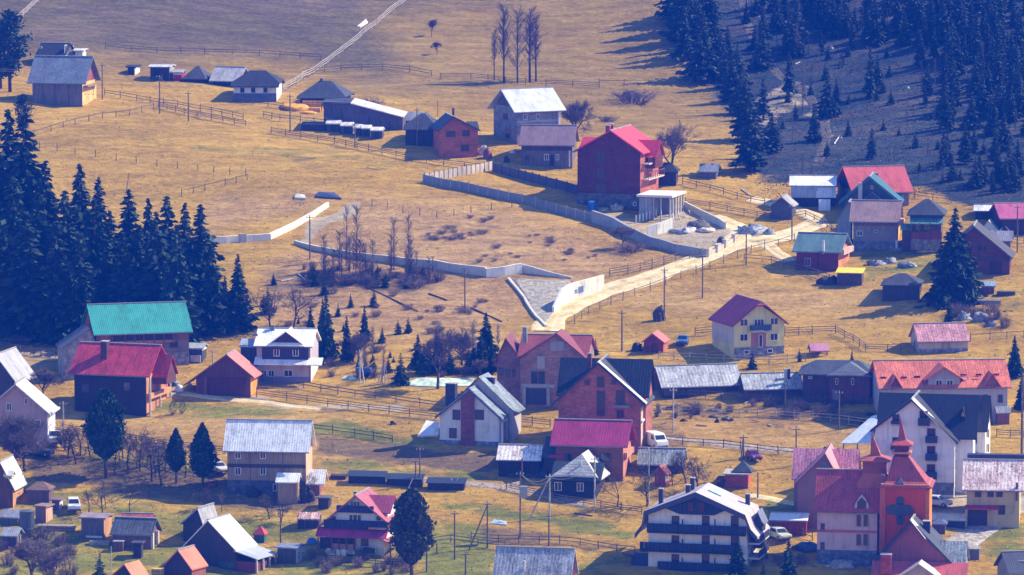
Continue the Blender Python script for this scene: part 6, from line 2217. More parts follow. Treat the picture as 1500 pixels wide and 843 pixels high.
h.pyramid(1285, 1362, 711, 664, TY0 - 6, TY1 + 6, TR, flare=.26, xt=1320, tw=11)
h.box('lantern', 1309, 1330, 648, 666, M('plank', (.16, .04, .05)), 14, 34)
h.box('lantern_ledge', 1305, 1333, 661, 664, M('paint', (.62, .24, .16)), 11, 37)
h.pyramid(1303, 1335, 649, 606, 8, 40, RF((.40, .08, .07), dirt=.2), 'spire', flare=.66, xt=1318)
h.pyramid(1311, 1321, 706, 696, TY0 - 4, TY0 + 12, M('paint', (.10, .08, .18)), 'louvre_dormer')
# small tower
h.box('small_tower', 1264, 1298, 672, 760, M('plaster', (.30, .09, .09)), 26, 58)
h.pyramid(1259, 1303, 673, 631, 20, 64, RF((.42, .10, .08), dirt=.2), 'small_spire', flare=.66, xt=1278)
h.pyramid(1253, 1306, 712, 684, 18, 66, RF((.44, .12, .09), dirt=.2), 'skirt_roof', tw=14)
h.win(1291, 693, 1297, 704, None, 1, Y=25.5)
# ---- black gabled front house
h = House('gable_house', 'black-roofed gabled house rising in front of the church tower', 'house', 1284, 1392, 856, 80, None, -10, sink=3)
h.main('y', 826, 762, M('plaster', (.30, .10, .11)), RF((.05, .06, .08), 'y', dirt=.3), 6, 6, xr=1334)
h.barge(M('paint', (.05, .06, .12)), h=.4)
h.P(MB().shell([(h.X(1334), -.8, h.Z(760)), (h.X(1356), -.8, h.Z(787)), (h.X(1356), .9, h.Z(786)), (h.X(1334), .9, h.Z(759))], [(0, 1, 2, 3)], .08), 'lit_slope_strip', M('paint', (.80, .76, .74)))  # bright sheet painting the sunlit slope beside the gable
h.lean(1272, 1411, -40, -4, 822, 850, RF((.60, .12, .12), dirt=.25), 'porch_roof')
h.wing(1312, 1372, -52, 30, None, 848, 826, 'y', M('plaster', (.5, .4, .4)), RF((.62, .55, .55), 'y', dirt=.2), 4, 5, name='porch_gable')
h.chimney(1289, 1304, 813, 832, -.35, M('brick', (.42, .08, .08)))
h.chimney(1354, 1364, 762, 792, .4, M('brick', (.05, .05, .08)))
h.wing(1372, 1411, 6, 60, None, 826, 790, 'x', M('plaster', (.3, .3, .3)), RF((.30, .34, .36), dirt=1.0, period=.6), 3, 3, name='wing')
# ---- bottom edge
h = House('slate_barn', 'grey striped slate roof of a barn cut by the bottom edge', 'barn', 726, 832, 876, 56, 843, sink=2)
h.main('x', 848, 801, M('plank', (.10, .05, .05)), RF((.42, .43, .45), dirt=1.0, period=.6), 4, 5)
h.skin(M('plank', (.12, .03, .05)), 806, 850, .05, .95)
h.chimney(766, 769, 821, 836, .1, M('plaster', (.62, .58, .56)), cap=False)
h = House('corner_house', 'dark roof slope of a house cut by the bottom right corner', 'house', 1480, 1570, 868, 70, 1466, sink=2)
h.main('x', 838, 806, M('plaster', (.3, .3, .32)), RF((.05, .06, .09), dirt=.3), 4, 5)
h = shed('corner_shed', 'shed with a white speckled roof in the bottom right corner', 'shed', 1482, 1530, 872, 850, 822, GREYW, RF((.66, .64, .60), dirt=.8, period=.5), d=40, yaw=-6)
shed('grey_hut', 'small blue-grey hut in the yard left of the yellow villa', 'hut', 1366, 1384, 782, 768, 760, M('plank', (.08, .09, .16)), RF((.10, .12, .2)), d=22, yaw=-8, hip=(.9, .9))
shed('garage_block', 'low grey garage block below the yellow villa', 'garage', 1411, 1434, 820, 804, 802, M('plaster', (.16, .17, .2)), RF((.30, .29, .30)), d=26, yaw=-8, over=1, gov=1)
h = shed('market_shelter', 'low shelter with a pale yellow lit roof behind the black gable', 'shelter', 1363, 1412, 772, 762, 752, M('plank', (.05, .06, .14)), RF((.72, .66, .46), dirt=.2), d=40, yaw=-8)
# ================================================================== walls, fences, poles, vehicles
def resample(pts, step):
    """ground points along a line given in photograph places"""
    P = [at(*p) for p in pts]
    out = []
    for a, b in zip(P, P[1:]):
        n = max(1, round((b.xy - a.xy).length / step))
        for k in range(n):
            q = a.lerp(b, k / n)
            out.append(Vector((q.x, q.y, float(zt(q.x, q.y)))))
    out.append(P[-1])
    return out


POSTM, _pm = {}, {}


def post_mesh(h, r, mat):
    key = (round(h, 2), r, mat.name)
    if key not in _pm:
        _pm[key] = MB().tube((0, 0, -.4), (0.02, 0, h), r, r * .85, 5).mesh('post', mat)
    return _pm[key]


FW = M('plank', (.15, .12, .105))
FWL = M('plank', (.42, .35, .28))
FWD = M('plank', (.07, .06, .06))


def rail_fence(label, pts, step=3.0, h=1.15, rails=2, mat=FW, r=.075, rail=.09, post_r=None, jitter=.12):
    P = resample(pts, step)
    root = empty('rail_fence', P[0], 0, label, 'fence')
    o = P[0]
    rr = random.Random(int(pts[0][0] * 3 + pts[0][1]))
    for k, p in enumerate(P[:98]):
        hh = h * (1 + rr.uniform(-jitter, jitter))
        ob = link('post', post_mesh(round(hh, 1), post_r or r, mat), root, p - o, rr.uniform(0, 3))
        ob.rotation_euler.x = rr.uniform(-.06, .06)
    if rails:
        mb = MB()
        for a, b in zip(P, P[1:]):
            for q in range(rails):
                z = h * (.9 - .75 * q / max(rails, 1)) - .06
                j0, j1 = rr.uniform(-.05, .05), rr.uniform(-.05, .05)
                mb.bar(a - o + Vector((0, -.05, z + j0)), b - o + Vector((0, -.05, z + j1)), .05, rail)
        mb.obj('rails', mat, root)
    return root


def board_fence(label, pts, h, mat, step=2.5, gap=.0, name='board_fence', cap=None, thick=.12, posts=None, sink=.9, cat='fence'):
    P = resample(pts, step)
    root = empty(name, P[0], 0, label, cat)
    o = P[0]
    hs = h if hasattr(h, '__len__') else (h, h)
    mb, cb = MB(), MB()
    for k, (a, b) in enumerate(zip(P, P[1:])):
        h0 = hs[0] + (hs[1] - hs[0]) * k / max(1, len(P) - 1)
        h1 = hs[0] + (hs[1] - hs[0]) * (k + 1) / max(1, len(P) - 1)
        A, B = a - o, b - o
        d = (B - A)
        n = Vector((-d.y, d.x, 0)).normalized() * thick / 2
        e = d.normalized() * gap
        A2, B2 = A + e, B - e
        up0, up1, dn = Vector((0, 0, h0)), Vector((0, 0, h1)), Vector((0, 0, -sink))
        mb.add([A2 - n + dn, B2 - n + dn, B2 + n + dn, A2 + n + dn, A2 - n + up0, B2 - n + up1, B2 + n + up1, A2 + n + up0],
               [(0, 3, 2, 1), (4, 5, 6, 7), (0, 1, 5, 4), (1, 2, 6, 5), (2, 3, 7, 6), (3, 0, 4, 7)])
        if cap:
            n2 = n * 1.8
            c0, c1 = up0 + Vector((0, 0, .1)), up1 + Vector((0, 0, .1))
            cb.add([A - n2 + up0, B - n2 + up1, B + n2 + up1, A + n2 + up0, A - n2 + c0, B - n2 + c1, B + n2 + c1, A + n2 + c0],
                   [(0, 3, 2, 1), (4, 5, 6, 7), (0, 1, 5, 4), (1, 2, 6, 5), (2, 3, 7, 6), (3, 0, 4, 7)])
    mb.obj('panel', mat, root)
    if cap:
        cb.obj('coping', cap, root)
    if posts:
        for p in P[:98]:
            link('post', post_mesh(hs[0] + .2, .13, posts), root, p - o)
    return root


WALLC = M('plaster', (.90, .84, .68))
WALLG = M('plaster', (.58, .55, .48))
CREAM = M('plank', (.72, .60, .44))
board_fence('pale retaining wall descending across the left meadow', [(298, 357), (330, 356), (358, 354), (395, 351), (430, 334), (458, 318), (480, 303)], (1.1, .7), WALLC, 2.0, name='retaining_wall', cap=None, thick=.5, cat='wall')
board_fence('dark gate slab set in the pale retaining wall', [(351, 355), (360, 354.5)], 1.3, CONC, 1.0, name='wall_gate', thick=.7, cat='wall')
board_fence('long grey channel wall below the middle meadow', [(432, 358), (468, 368), (520, 378), (580, 386), (640, 393), (712, 405)], (.6, 1.4), WALLG, 2.5, name='channel_wall', thick=.5, cat='wall')
board_fence('bright end of the channel wall turning towards the stone apron', [(712, 406), (738, 404), (764, 400)], (1.3, 1.5), WALLC, 2.0, name='channel_wall', thick=.5, cat='wall')  # lit end of the same wall: sunlight put into paler plaster
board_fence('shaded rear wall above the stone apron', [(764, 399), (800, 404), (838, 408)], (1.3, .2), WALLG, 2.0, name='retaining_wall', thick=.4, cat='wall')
# high cream wall of the stone apron
Pw = [at(*q) for q in ((812, 459), (824, 448), (842, 440), (862, 434), (885, 426))]
Hw = [.9, 2.6, 2.7, 2.6, 2.4]
root = empty('cream_wall', Pw[0], 0, 'high cream concrete wall beside the dirt road with a faded blue mark', 'wall')
mb = MB()
for (a, b, h0, h1) in zip(Pw, Pw[1:], Hw, Hw[1:]):
    A, B = a - Pw[0], b - Pw[0]
    d = (B - A)
    n = Vector((-d.y, d.x, 0)).normalized() * .35
    z = lambda v, k: v + Vector((0, 0, k))
    mb.add([z(A, -1.2), z(B, -1.2), z(B + n, -1.2), z(A + n, -1.2), z(A, h0), z(B, h1), z(B + n, h1), z(A + n, h0)],
           [(0, 3, 2, 1), (4, 5, 6, 7), (0, 1, 5, 4), (1, 2, 6, 5), (2, 3, 7, 6), (3, 0, 4, 7)])
mb.obj('panel', M('plaster', (.84, .79, .66)), root)
A, B = Pw[2] - Pw[0], Pw[3] - Pw[0]
d = (B - A).normalized()
n = Vector((d.y, -d.x, 0)).normalized()
mk = MB()
BLU = M('paint', (.16, .22, .42))
rr = random.Random(5)


def stroke(u0, z0, u1, z1, w=.09):
    p0 = A.lerp(B, 0) + d * u0 + n * .03 + Vector((0, 0, z0))
    p1 = A.lerp(B, 0) + d * u1 + n * .03 + Vector((0, 0, z1))
    mk.bar(p0, p1, .03, w)


# short worn-off letters, then a filled panel
for u in (-.5, -.2, .1, .38):
    stroke(u, 1.0, u + .05, 1.55, .08)
    stroke(u, 1.5, u + .2, 1.5, .08)
    stroke(u, 1.1, u + .2, 1.1, .08)
for q in range(6):
    stroke(.75, .95 + q * .16, 1.75, .98 + q * .16, .15)
mk.obj('faded_mark', BLU, root)


def apron():
    """stone paved funnel between the walls"""
    P = [(748, 405), (840, 409), (822, 447), (800, 478), (788, 470), (768, 436)]
    W = [at(*q) for q in P]
    c0 = sum(W, Vector()) / len(W)
    vs, fs = [], []
    N = 8
    for r in range(N + 1):
        for k in range(len(W) * 4):
            a, b = W[(k // 4) % len(W)], W[(k // 4 + 1) % len(W)]
            q = c0.lerp(a.lerp(b, (k % 4) / 4), max(r, .02) / N)
            vs.append((q.x, q.y, float(zt(q.x, q.y)) + .14 - (.3 if r == N else 0)))
    K = len(W) * 4
    for r in range(N):
        for k in range(K):
            fs.append((r * K + k, r * K + (k + 1) % K, (r + 1) * K + (k + 1) % K, (r + 1) * K + k))
    o = MB().add(vs, fs).obj('stone_apron', M('stone', (.40, .355, .28), scale=2.2), smooth=True)
    tag(o, 'grey stone paved apron between the gully walls', None, kind='structure')


apron()
board_fence('dark kerb running down the left edge of the stone apron', [(745, 410), (768, 438), (786, 466), (800, 480)], .35, WALLG, 2.0, name='apron_kerb', thick=.4, cat='wall')
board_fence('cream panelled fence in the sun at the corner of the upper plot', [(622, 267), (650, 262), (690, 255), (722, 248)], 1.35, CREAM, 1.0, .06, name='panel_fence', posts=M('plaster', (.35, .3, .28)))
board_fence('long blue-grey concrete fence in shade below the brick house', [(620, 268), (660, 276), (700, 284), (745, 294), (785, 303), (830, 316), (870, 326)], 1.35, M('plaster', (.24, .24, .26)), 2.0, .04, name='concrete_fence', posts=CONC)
board_fence('curved concrete retaining wall under the pavilion yard', [(868, 326), (900, 336), (925, 349), (955, 361), (990, 370), (1034, 377)], (1.9, 1.2), M('plaster', (.34, .34, .36)), 1.5, name='retaining_wall', thick=.5, cat='wall')
board_fence('dark board fence between the low wooden house and the brick house', [(722, 251), (760, 262), (800, 273), (846, 285)], 1.5, M('plank', (.11, .10, .12)), 2.0, .03, posts=FWD)
board_fence('stub of sunlit cream wall inside the pavilion yard', [(948, 346), (962, 344), (985, 338)], (1.6, 2.0), WALLC, 2.0, name='cream_wall', thick=.3, cat='wall')
for x, y in ((932, 327), (937, 325), (942, 324), (947, 322), (952, 321), (957, 319), (961, 317)):
    p = at(x, y)
    tag(link('concrete_post', MB().box(-.12, .12, -.12, .12, -.5, 1.2).mesh('concrete_post', M('plaster', (.72, .68, .62))) if x == 932 else bpy.data.objects['concrete_post'].data, None, p),
        'short pale concrete post in the row left of the pavilion', 'post', 'pale concrete posts by the pavilion')
root = board_fence('low sunlit stone wall with square pillars at the yard entrance', [(1037, 376), (1050, 370), (1064, 362), (1076, 354)], .8, M('plaster', (.62, .54, .44)), 1.5, name='entrance_wall', thick=.4, cat='wall')
for x, y in ((1036, 377), (1049, 371), (1061, 364), (1074, 356)):
    p = at(x, y)
    MB().box(-.25, .25, -.25, .25, -.5, 1.25).box(-.32, .32, -.32, .32, 1.25, 1.36).obj('pillar', M('plaster', (.55, .49, .42)), root, p - root.location)
board_fence('dark low wall curving behind the pavilion yard', [(1003, 305), (1020, 314), (1045, 326), (1062, 336)], 1.1, WALLG, 2.0, name='yard_wall', thick=.3, cat='wall')

RF_LINES = (
    ('rail fence along the field edge under the hilltop timber house', [(153, 140), (200, 148), (260, 157), (310, 166), (356, 176)], {}),
    ('lower rail fence across the hilltop field, ending by two poles', [(232, 158), (270, 168), (310, 176), (360, 185)], dict(rails=3)),
    ('post row curving down from the hilltop timber house', [(50, 201), (75, 193), (110, 183), (150, 174), (190, 170), (225, 162)], dict(rails=1, rail=.14, mat=FW)),
    ('rail fence below the orange sawdust heaps', [(386, 172), (410, 177), (440, 180), (480, 185)], {}),
    ('long rail fence from the hilltop field to the orange brick cottage', [(397, 196), (440, 203), (490, 211), (540, 222), (600, 235), (650, 243), (712, 250)], dict(rails=3)),
    ('rail fence in front of the dark hipped farmhouse', [(340, 150), (370, 154), (415, 160)], {}),
    ('pale diagonal rail fence climbing the upper hill', [(414, 137), (445, 116), (480, 95), (510, 72), (545, 44), (590, 8), (602, -2)], dict(rails=3, mat=FWL, rail=.16, h=1.5)),
    ('pale rail fence at the top left corner of the hill', [(22, 36), (40, 20), (62, -2)], dict(rails=3, mat=FWL, rail=.16, h=1.5)),
    ('grey rail fence far up the hill, left of the pale diagonal one', [(155, 72), (230, 78), (300, 80), (380, 82), (470, 88)], dict(step=4)),
    ('grey rail fence far up the hill, right of the pale diagonal one', [(450, 109), (500, 104), (560, 102), (600, 106), (632, 112)], dict(step=4)),
    ('grey rail fence passing under the bare poplars', [(645, 116), (690, 116), (740, 122), (800, 126), (878, 130)], dict(step=4, rails=3)),
    ('old wire post row between poplars and wood edge', [(878, 126), (950, 126), (1040, 122)], dict(step=5, rails=1)),
    ('thin post row along the upper field from the spruces', [(58, 218), (110, 226), (170, 236), (230, 244), (290, 250), (360, 258)], dict(step=3.5, rails=0)),
    ('short post row climbing beside the pale retaining wall', [(266, 288), (300, 280), (330, 273), (362, 264)], dict(step=2.6, rails=1, mat=FW)),
    ('post row along the far side of the middle meadow', [(545, 302), (590, 312), (640, 320), (690, 312), (750, 304)], dict(step=3.2, rails=0)),
    ('rail fence on the near bank of the dirt road by the stone apron', [(893, 406), (920, 402), (955, 394), (990, 384), (1030, 376)], dict(step=3.0, rails=3, h=1.5)),
    ('white-blue guard posts along the lower side of the dirt road', [(842, 474), (862, 461), (895, 447), (930, 434), (975, 418), (1020, 402), (1060, 386), (1100, 372), (1140, 362), (1164, 354)], dict(step=3.0, rails=1, h=1.3, mat=M('plank', (.16, .16, .22)))),
    ('rail fence behind the pale upper track', [(1000, 270), (1040, 280), (1080, 292), (1120, 300)], dict(step=3, mat=FW)),
    ('rail fence above the pavilion yard towards the hut', [(1004, 300), (1040, 306), (1090, 315), (1128, 322)], dict(step=3, rails=3)),
    ('rail fence from the pale track to the tin barn', [(1160, 322), (1180, 318), (1205, 330), (1225, 345)], dict(step=2.2)),
    ('rail fence along the dirt road near the red house', [(1090, 382), (1130, 386), (1165, 396), (1215, 412)], dict(step=3)),
    ('low rail fence across the foot of the right-hand wood', [(1230, 270), (1340, 290), (1420, 302)], dict(step=4)),
    ('grey rail fence right of the yellow house', [(1150, 492), (1190, 490), (1224, 489), (1250, 502), (1268, 515), (1300, 516), (1340, 514)], dict(rails=3, step=2.6, h=1.3)),
    ('rail fence left of the yellow house', [(1018, 492), (1044, 490)], dict(rails=3, step=2, h=1.3)),
    ('pale plank fence in front of the yellow house', [(965, 526), (1010, 528), (1060, 530), (1100, 532), (1180, 530)], dict(rails=2, step=3, mat=FWL)),
    ('low fence in front of the long grey barn', [(950, 582), (1010, 583), (1080, 588), (1175, 592), (1280, 594)], dict(rails=3, step=2.6)),
    ('old fence across the untidy strip below the barns', [(955, 604), (1030, 608), (1110, 610), (1190, 616), (1270, 624)], dict(rails=2, step=3, mat=FWL)),
    ('rail fence below the turquoise-roofed house', [(0, 512), (30, 518), (60, 522), (104, 526)], dict(rails=3, step=2.4, h=1.3)),
    ('upper rail fence right of the brown shed', [(378, 560), (420, 566), (470, 574), (520, 582), (580, 590), (650, 600)], dict(rails=2, step=3.2, mat=FW, rail=.12)),
    ('lower rail fence right of the brown shed', [(376, 582), (420, 588), (480, 596), (540, 604), (600, 611), (648, 616)], dict(rails=3, step=3.6, h=1.3)),
    ('low pale rail lying beside the brown shed', [(380, 570), (438, 573)], dict(rails=1, step=3, h=.5, mat=FWL)),
    ('rail fence through the orchard', [(92, 632), (140, 640), (180, 645), (240, 655), (300, 662), (330, 665)], dict(rails=3, step=2.6)),
    ('fence along the lower orchard edge', [(100, 660), (150, 672), (200, 686), (260, 700), (330, 712)], dict(rails=2, step=3)),
    ('rail fence right of the tall pale-roofed house', [(455, 632), (520, 640), (575, 648)], dict(rails=2, step=3.4, mat=FWD)),
    ('rail fence before the little black wooden house', [(742, 718), (790, 728), (830, 738), (880, 745), (940, 754)], dict(rails=3, step=2.6)),
    ('rail fence between the white house and the magenta roof', [(756, 622), (780, 624), (806, 627)], dict(rails=3, step=2.4, h=1.3)),
    ('field fence behind the white van', [(955, 648), (1000, 652), (1060, 656), (1110, 662), (1170, 668)], dict(rails=2, step=3.2, mat=FWD)),
    ('dark fence crossing below the ivy-thick oval tree', [(620, 800), (660, 795), (700, 800), (740, 806)], dict(rails=2, step=2.8)),
    ('low fence in the field above the striped barn roof', [(690, 792), (730, 795), (850, 800), (930, 812)], dict(rails=2, step=3)),
    ('garden fence in front of the magenta-trimmed house', [(456, 822), (500, 826), (550, 830), (600, 832)], dict(rails=3, step=2, mat=FWD, h=1.2)),
    ('fence among the bottom left sheds', [(60, 812), (100, 820), (104, 850)], dict(rails=3, step=2)),
    ('fence along the green plot before the hotel', [(1128, 772), (1150, 778), (1190, 792)], dict(rails=2, step=2)),
    ('pale rail fence in the upper right yard', [(1482, 354), (1500, 356), (1520, 355)], dict(rails=3, step=2, mat=FWL)),
    ('post row beside the pink speckled tile shed', [(1422, 500), (1450, 498), (1500, 495)], dict(rails=1, step=3)),
    ('garden fence right of the tall white apartment house', [(1460, 640), (1500, 642)], dict(rails=3, step=2)),
)
for lab, pts, kw in RF_LINES:
    kw = dict(kw)
    rail_fence(lab, pts, **kw)
board_fence('white row of hive boxes along the garden of the magenta-trimmed house', [(478, 812), (492, 813), (508, 814)], .8, M('paint', (.7, .68, .62)), 1.0, .08, name='hive_row', thick=.5)
board_fence('yellow-white plank barrier left of the transformer pole', [(734, 718), (748, 714), (762, 711)], .55, CREAM, 1.2, .1, name='plank_barrier')

# poles: (foot x, foot y, top y, label)
POLE_W = M('bark', (.15, .125, .115))
INSUL = MB().tube((0, 0, 0), (0, 0, .18), .05, .03, 5).mesh('insulator', M('paint', (.6, .6, .62)))
POLE_C = M('bark', (.52, .50, .48))


def pole(x, y, ytop, label, mat=POLE_W, r=.12, arm=True, strut=None, lean=0, box=None):
    p = at(x, y)
    m = mpp(p)
    H_ = (y - ytop) * m
    root = empty('utility_pole', p, 0, label, 'pole')
    MB().tube((0, 0, -.8), (lean * m, 0, H_), r, r * .75, 7).obj('shaft', mat, root)
    if arm:
        mb = MB().bar((lean * m - .55, -.1, H_ - .35), (lean * m + .55, -.1, H_ - .35), .09, .09)
        mb.obj('crossarm', mat, root)
        for q in (-.45, 0, .45):
            link('insulator', INSUL, root, (lean * m + q, -.1, H_ - .3))
    if strut:
        MB().tube((strut * m, -.8, -.8), (lean * m * .8, 0, H_ * .92), r * .85, r * .7, 6).obj('strut', mat, root)
    if box:
        MB().box(-.1, .95, -.45, .25, H_ * (1 - box) - 1.5, H_ * (1 - box)).obj('transformer', M('paint', (.34, .36, .40)), root)
    return root, p + Vector((lean * m, 0, H_ - .2))


POLES = [
    (150, 146, 93, 'pole beside the hilltop timber house', {}), (234, 167, 110, 'pole at the left end of the lower hilltop fence', {}), (276, 178, 134, 'dark pole in the middle of the lower hilltop fence', {}),
    (425, 193, 138, 'pole below the orange sawdust heap', {}), (520, 217, 180, 'short pole in front of the white-lidded hutches', {}), (611, 215, 158, 'pole in front of the dark steep barn', {}),
    (641, 170, 148, 'thin mast over the orange brick cottage', dict(arm=False, r=.06)), (454, 380, 315, 'pole standing beside the pale retaining wall', {}), (681, 452, 390, 'dark pole on the bank under the channel wall', {}),
    (911, 515, 455, 'dark pole right of the unfinished brownish house', dict(r=.14)), (973, 470, 392, 'tall pole beside the hay stack', {}), (1029, 437, 372, 'pole below the low stone entrance wall', {}),
    (1093, 388, 332, 'pole beside the dirt road junction', {}), (1160, 352, 300, 'pole in front of the dark gabled hut', {}), (698, 545, 502, 'white pole behind the white house roof', dict(mat=POLE_C, arm=False)),
    (184, 282, 254, 'thin leaning stake in the meadow above the dense stand', dict(arm=False, r=.07, lean=5)), (615, 712, 655, 'left pole of the pair by the covered wood stacks', {}), (609, 714, 672, 'shorter pole of the pair by the covered wood stacks', {}),
    (666, 820, 748, 'pole on the green plot right of the oval tree', {}), (714, 803, 734, 'field pole braced by a long slanting strut', dict(strut=-30)), (762, 788, 690, 'pole with a transformer box in the field', dict(box=.22)),
    (805, 760, 694, 'white pole in front of the black wooden house, strut to its left', dict(mat=POLE_C, strut=-34)), (804, 800, 752, 'lower dark pole under the white strutted pole', {}), (871, 748, 668, 'white pole right of the black wooden house', dict(mat=POLE_C)),
    (950, 740, 655, 'pale pole among the fruit trees left of the hotel', dict(mat=POLE_C)), (1089, 672, 637, 'pole by the parked purple car', dict(strut=-5)), (1166, 682, 625, 'pole left of the church hall', {}),
    (986, 634, 568, 'white pole in front of the long grey barn', dict(mat=POLE_C)), (572, 850, 786, 'pole at the right corner of the magenta-trimmed house', {}), (625, 838, 770, 'grey pole right of the oval tree', {}),
    (411, 800, 742, 'dark pole behind the weathered grey hut', {}), (93, 645, 588, 'pole beside the white pickup', dict(mat=M('bark', (.34, .31, .28)))), (1229, 630, 572, 'pole in the untidy strip before the dark hipped barn', {}),
    (1150, 600, 560, 'pole in front of the grey-roofed barns', {}), (223, 535, 486, 'white pole between the turquoise roof and the brown shed', dict(mat=POLE_C)), (312, 560, 512, 'pale pole right of the turquoise-roofed house', dict(mat=POLE_C)),
    (527, 560, 512, 'white pole in the hollow beside the blue trailer', dict(mat=POLE_C, strut=8)), (1490, 370, 300, 'pole in front of the pink-magenta roof at the right edge', {}), (1496, 720, 545, 'dark tall pole cut by the right edge', dict(r=.2)),
    (148, 742, 698, 'grey double stake in the orchard above the plank shed', dict(arm=False, lean=4, r=.08, strut=8)), (157, 700, 652, 'white stake in the orchard', dict(arm=False, mat=POLE_C, r=.07)), (1110, 730, 692, 'short dark pole beside the hotel ridge', dict(arm=False)),
    (732, 606, 562, 'white double pole in front of the unfinished house', dict(mat=POLE_C, strut=6, arm=False)), (640, 812, 796, 'short stump post on the green plot', dict(arm=False)), (163, 845, 800, 'pale clothes pole near the outhouse', dict(mat=POLE_C, arm=False, r=.07)),
    (682, 842, 808, 'dark gallows-like post on the green plot', dict(arm=True)), (745, 652, 606, 'thin wooden pole beside the white house porch', dict(arm=False, r=.08)),
]
TOP = {}
for x, y, yt, lab, kw in POLES:
    _, TOP[x] = pole(x, y, yt, lab, **kw)


def wires(label, a, b, n=2, sag=1.0):
    mb = MB()
    for q in range(n):
        off = Vector((0, 0, -.35 * q)) + Vector((.3 * (q % 2), 0, 0))
        prev = None
        for k in range(13):
            t = k / 12
            p = a.lerp(b, t) + off + Vector((0, 0, -4 * sag * t * (1 - t)))
            if prev is not None:
                mb.tube(prev, p, .018, None, 3)
            prev = p
    tag(mb.obj('power_line', M('paint', (.45, .42, .36))), label, 'cable')


wires('two pale wires crossing the roof of the hilltop timber house', at(-30, 150) + Vector((0, -6, 6.5)), TOP[150] + Vector((0, 0, -.3)), 2, .6)
wires('wires between the two poles of the lower hilltop fence', TOP[234], TOP[276])
wires('wires from the hilltop timber house pole down the fence', TOP[150], TOP[234])
wires('wires from the sawdust pole to the dark steep barn', TOP[425], TOP[520])
wires('wires along the field from the transformer pole', TOP[762], TOP[805])
wires('wires from the white pole to the next past the black wooden house', TOP[805], TOP[871])
wires('wires along the dirt road junction', TOP[1029], TOP[1093])
wires('wires over the meadow by the hay stack', TOP[911], TOP[973])

# ---------------------------------------------------------------- vehicles
TYRE = M('paint', (.02, .02, .02), rough=.9)
CHR = M('paint', (.35, .35, .37))
LAMP = M('paint', (.75, .74, .70), rough=.2)
TAIL = M('paint', (.35, .03, .03), rough=.3)


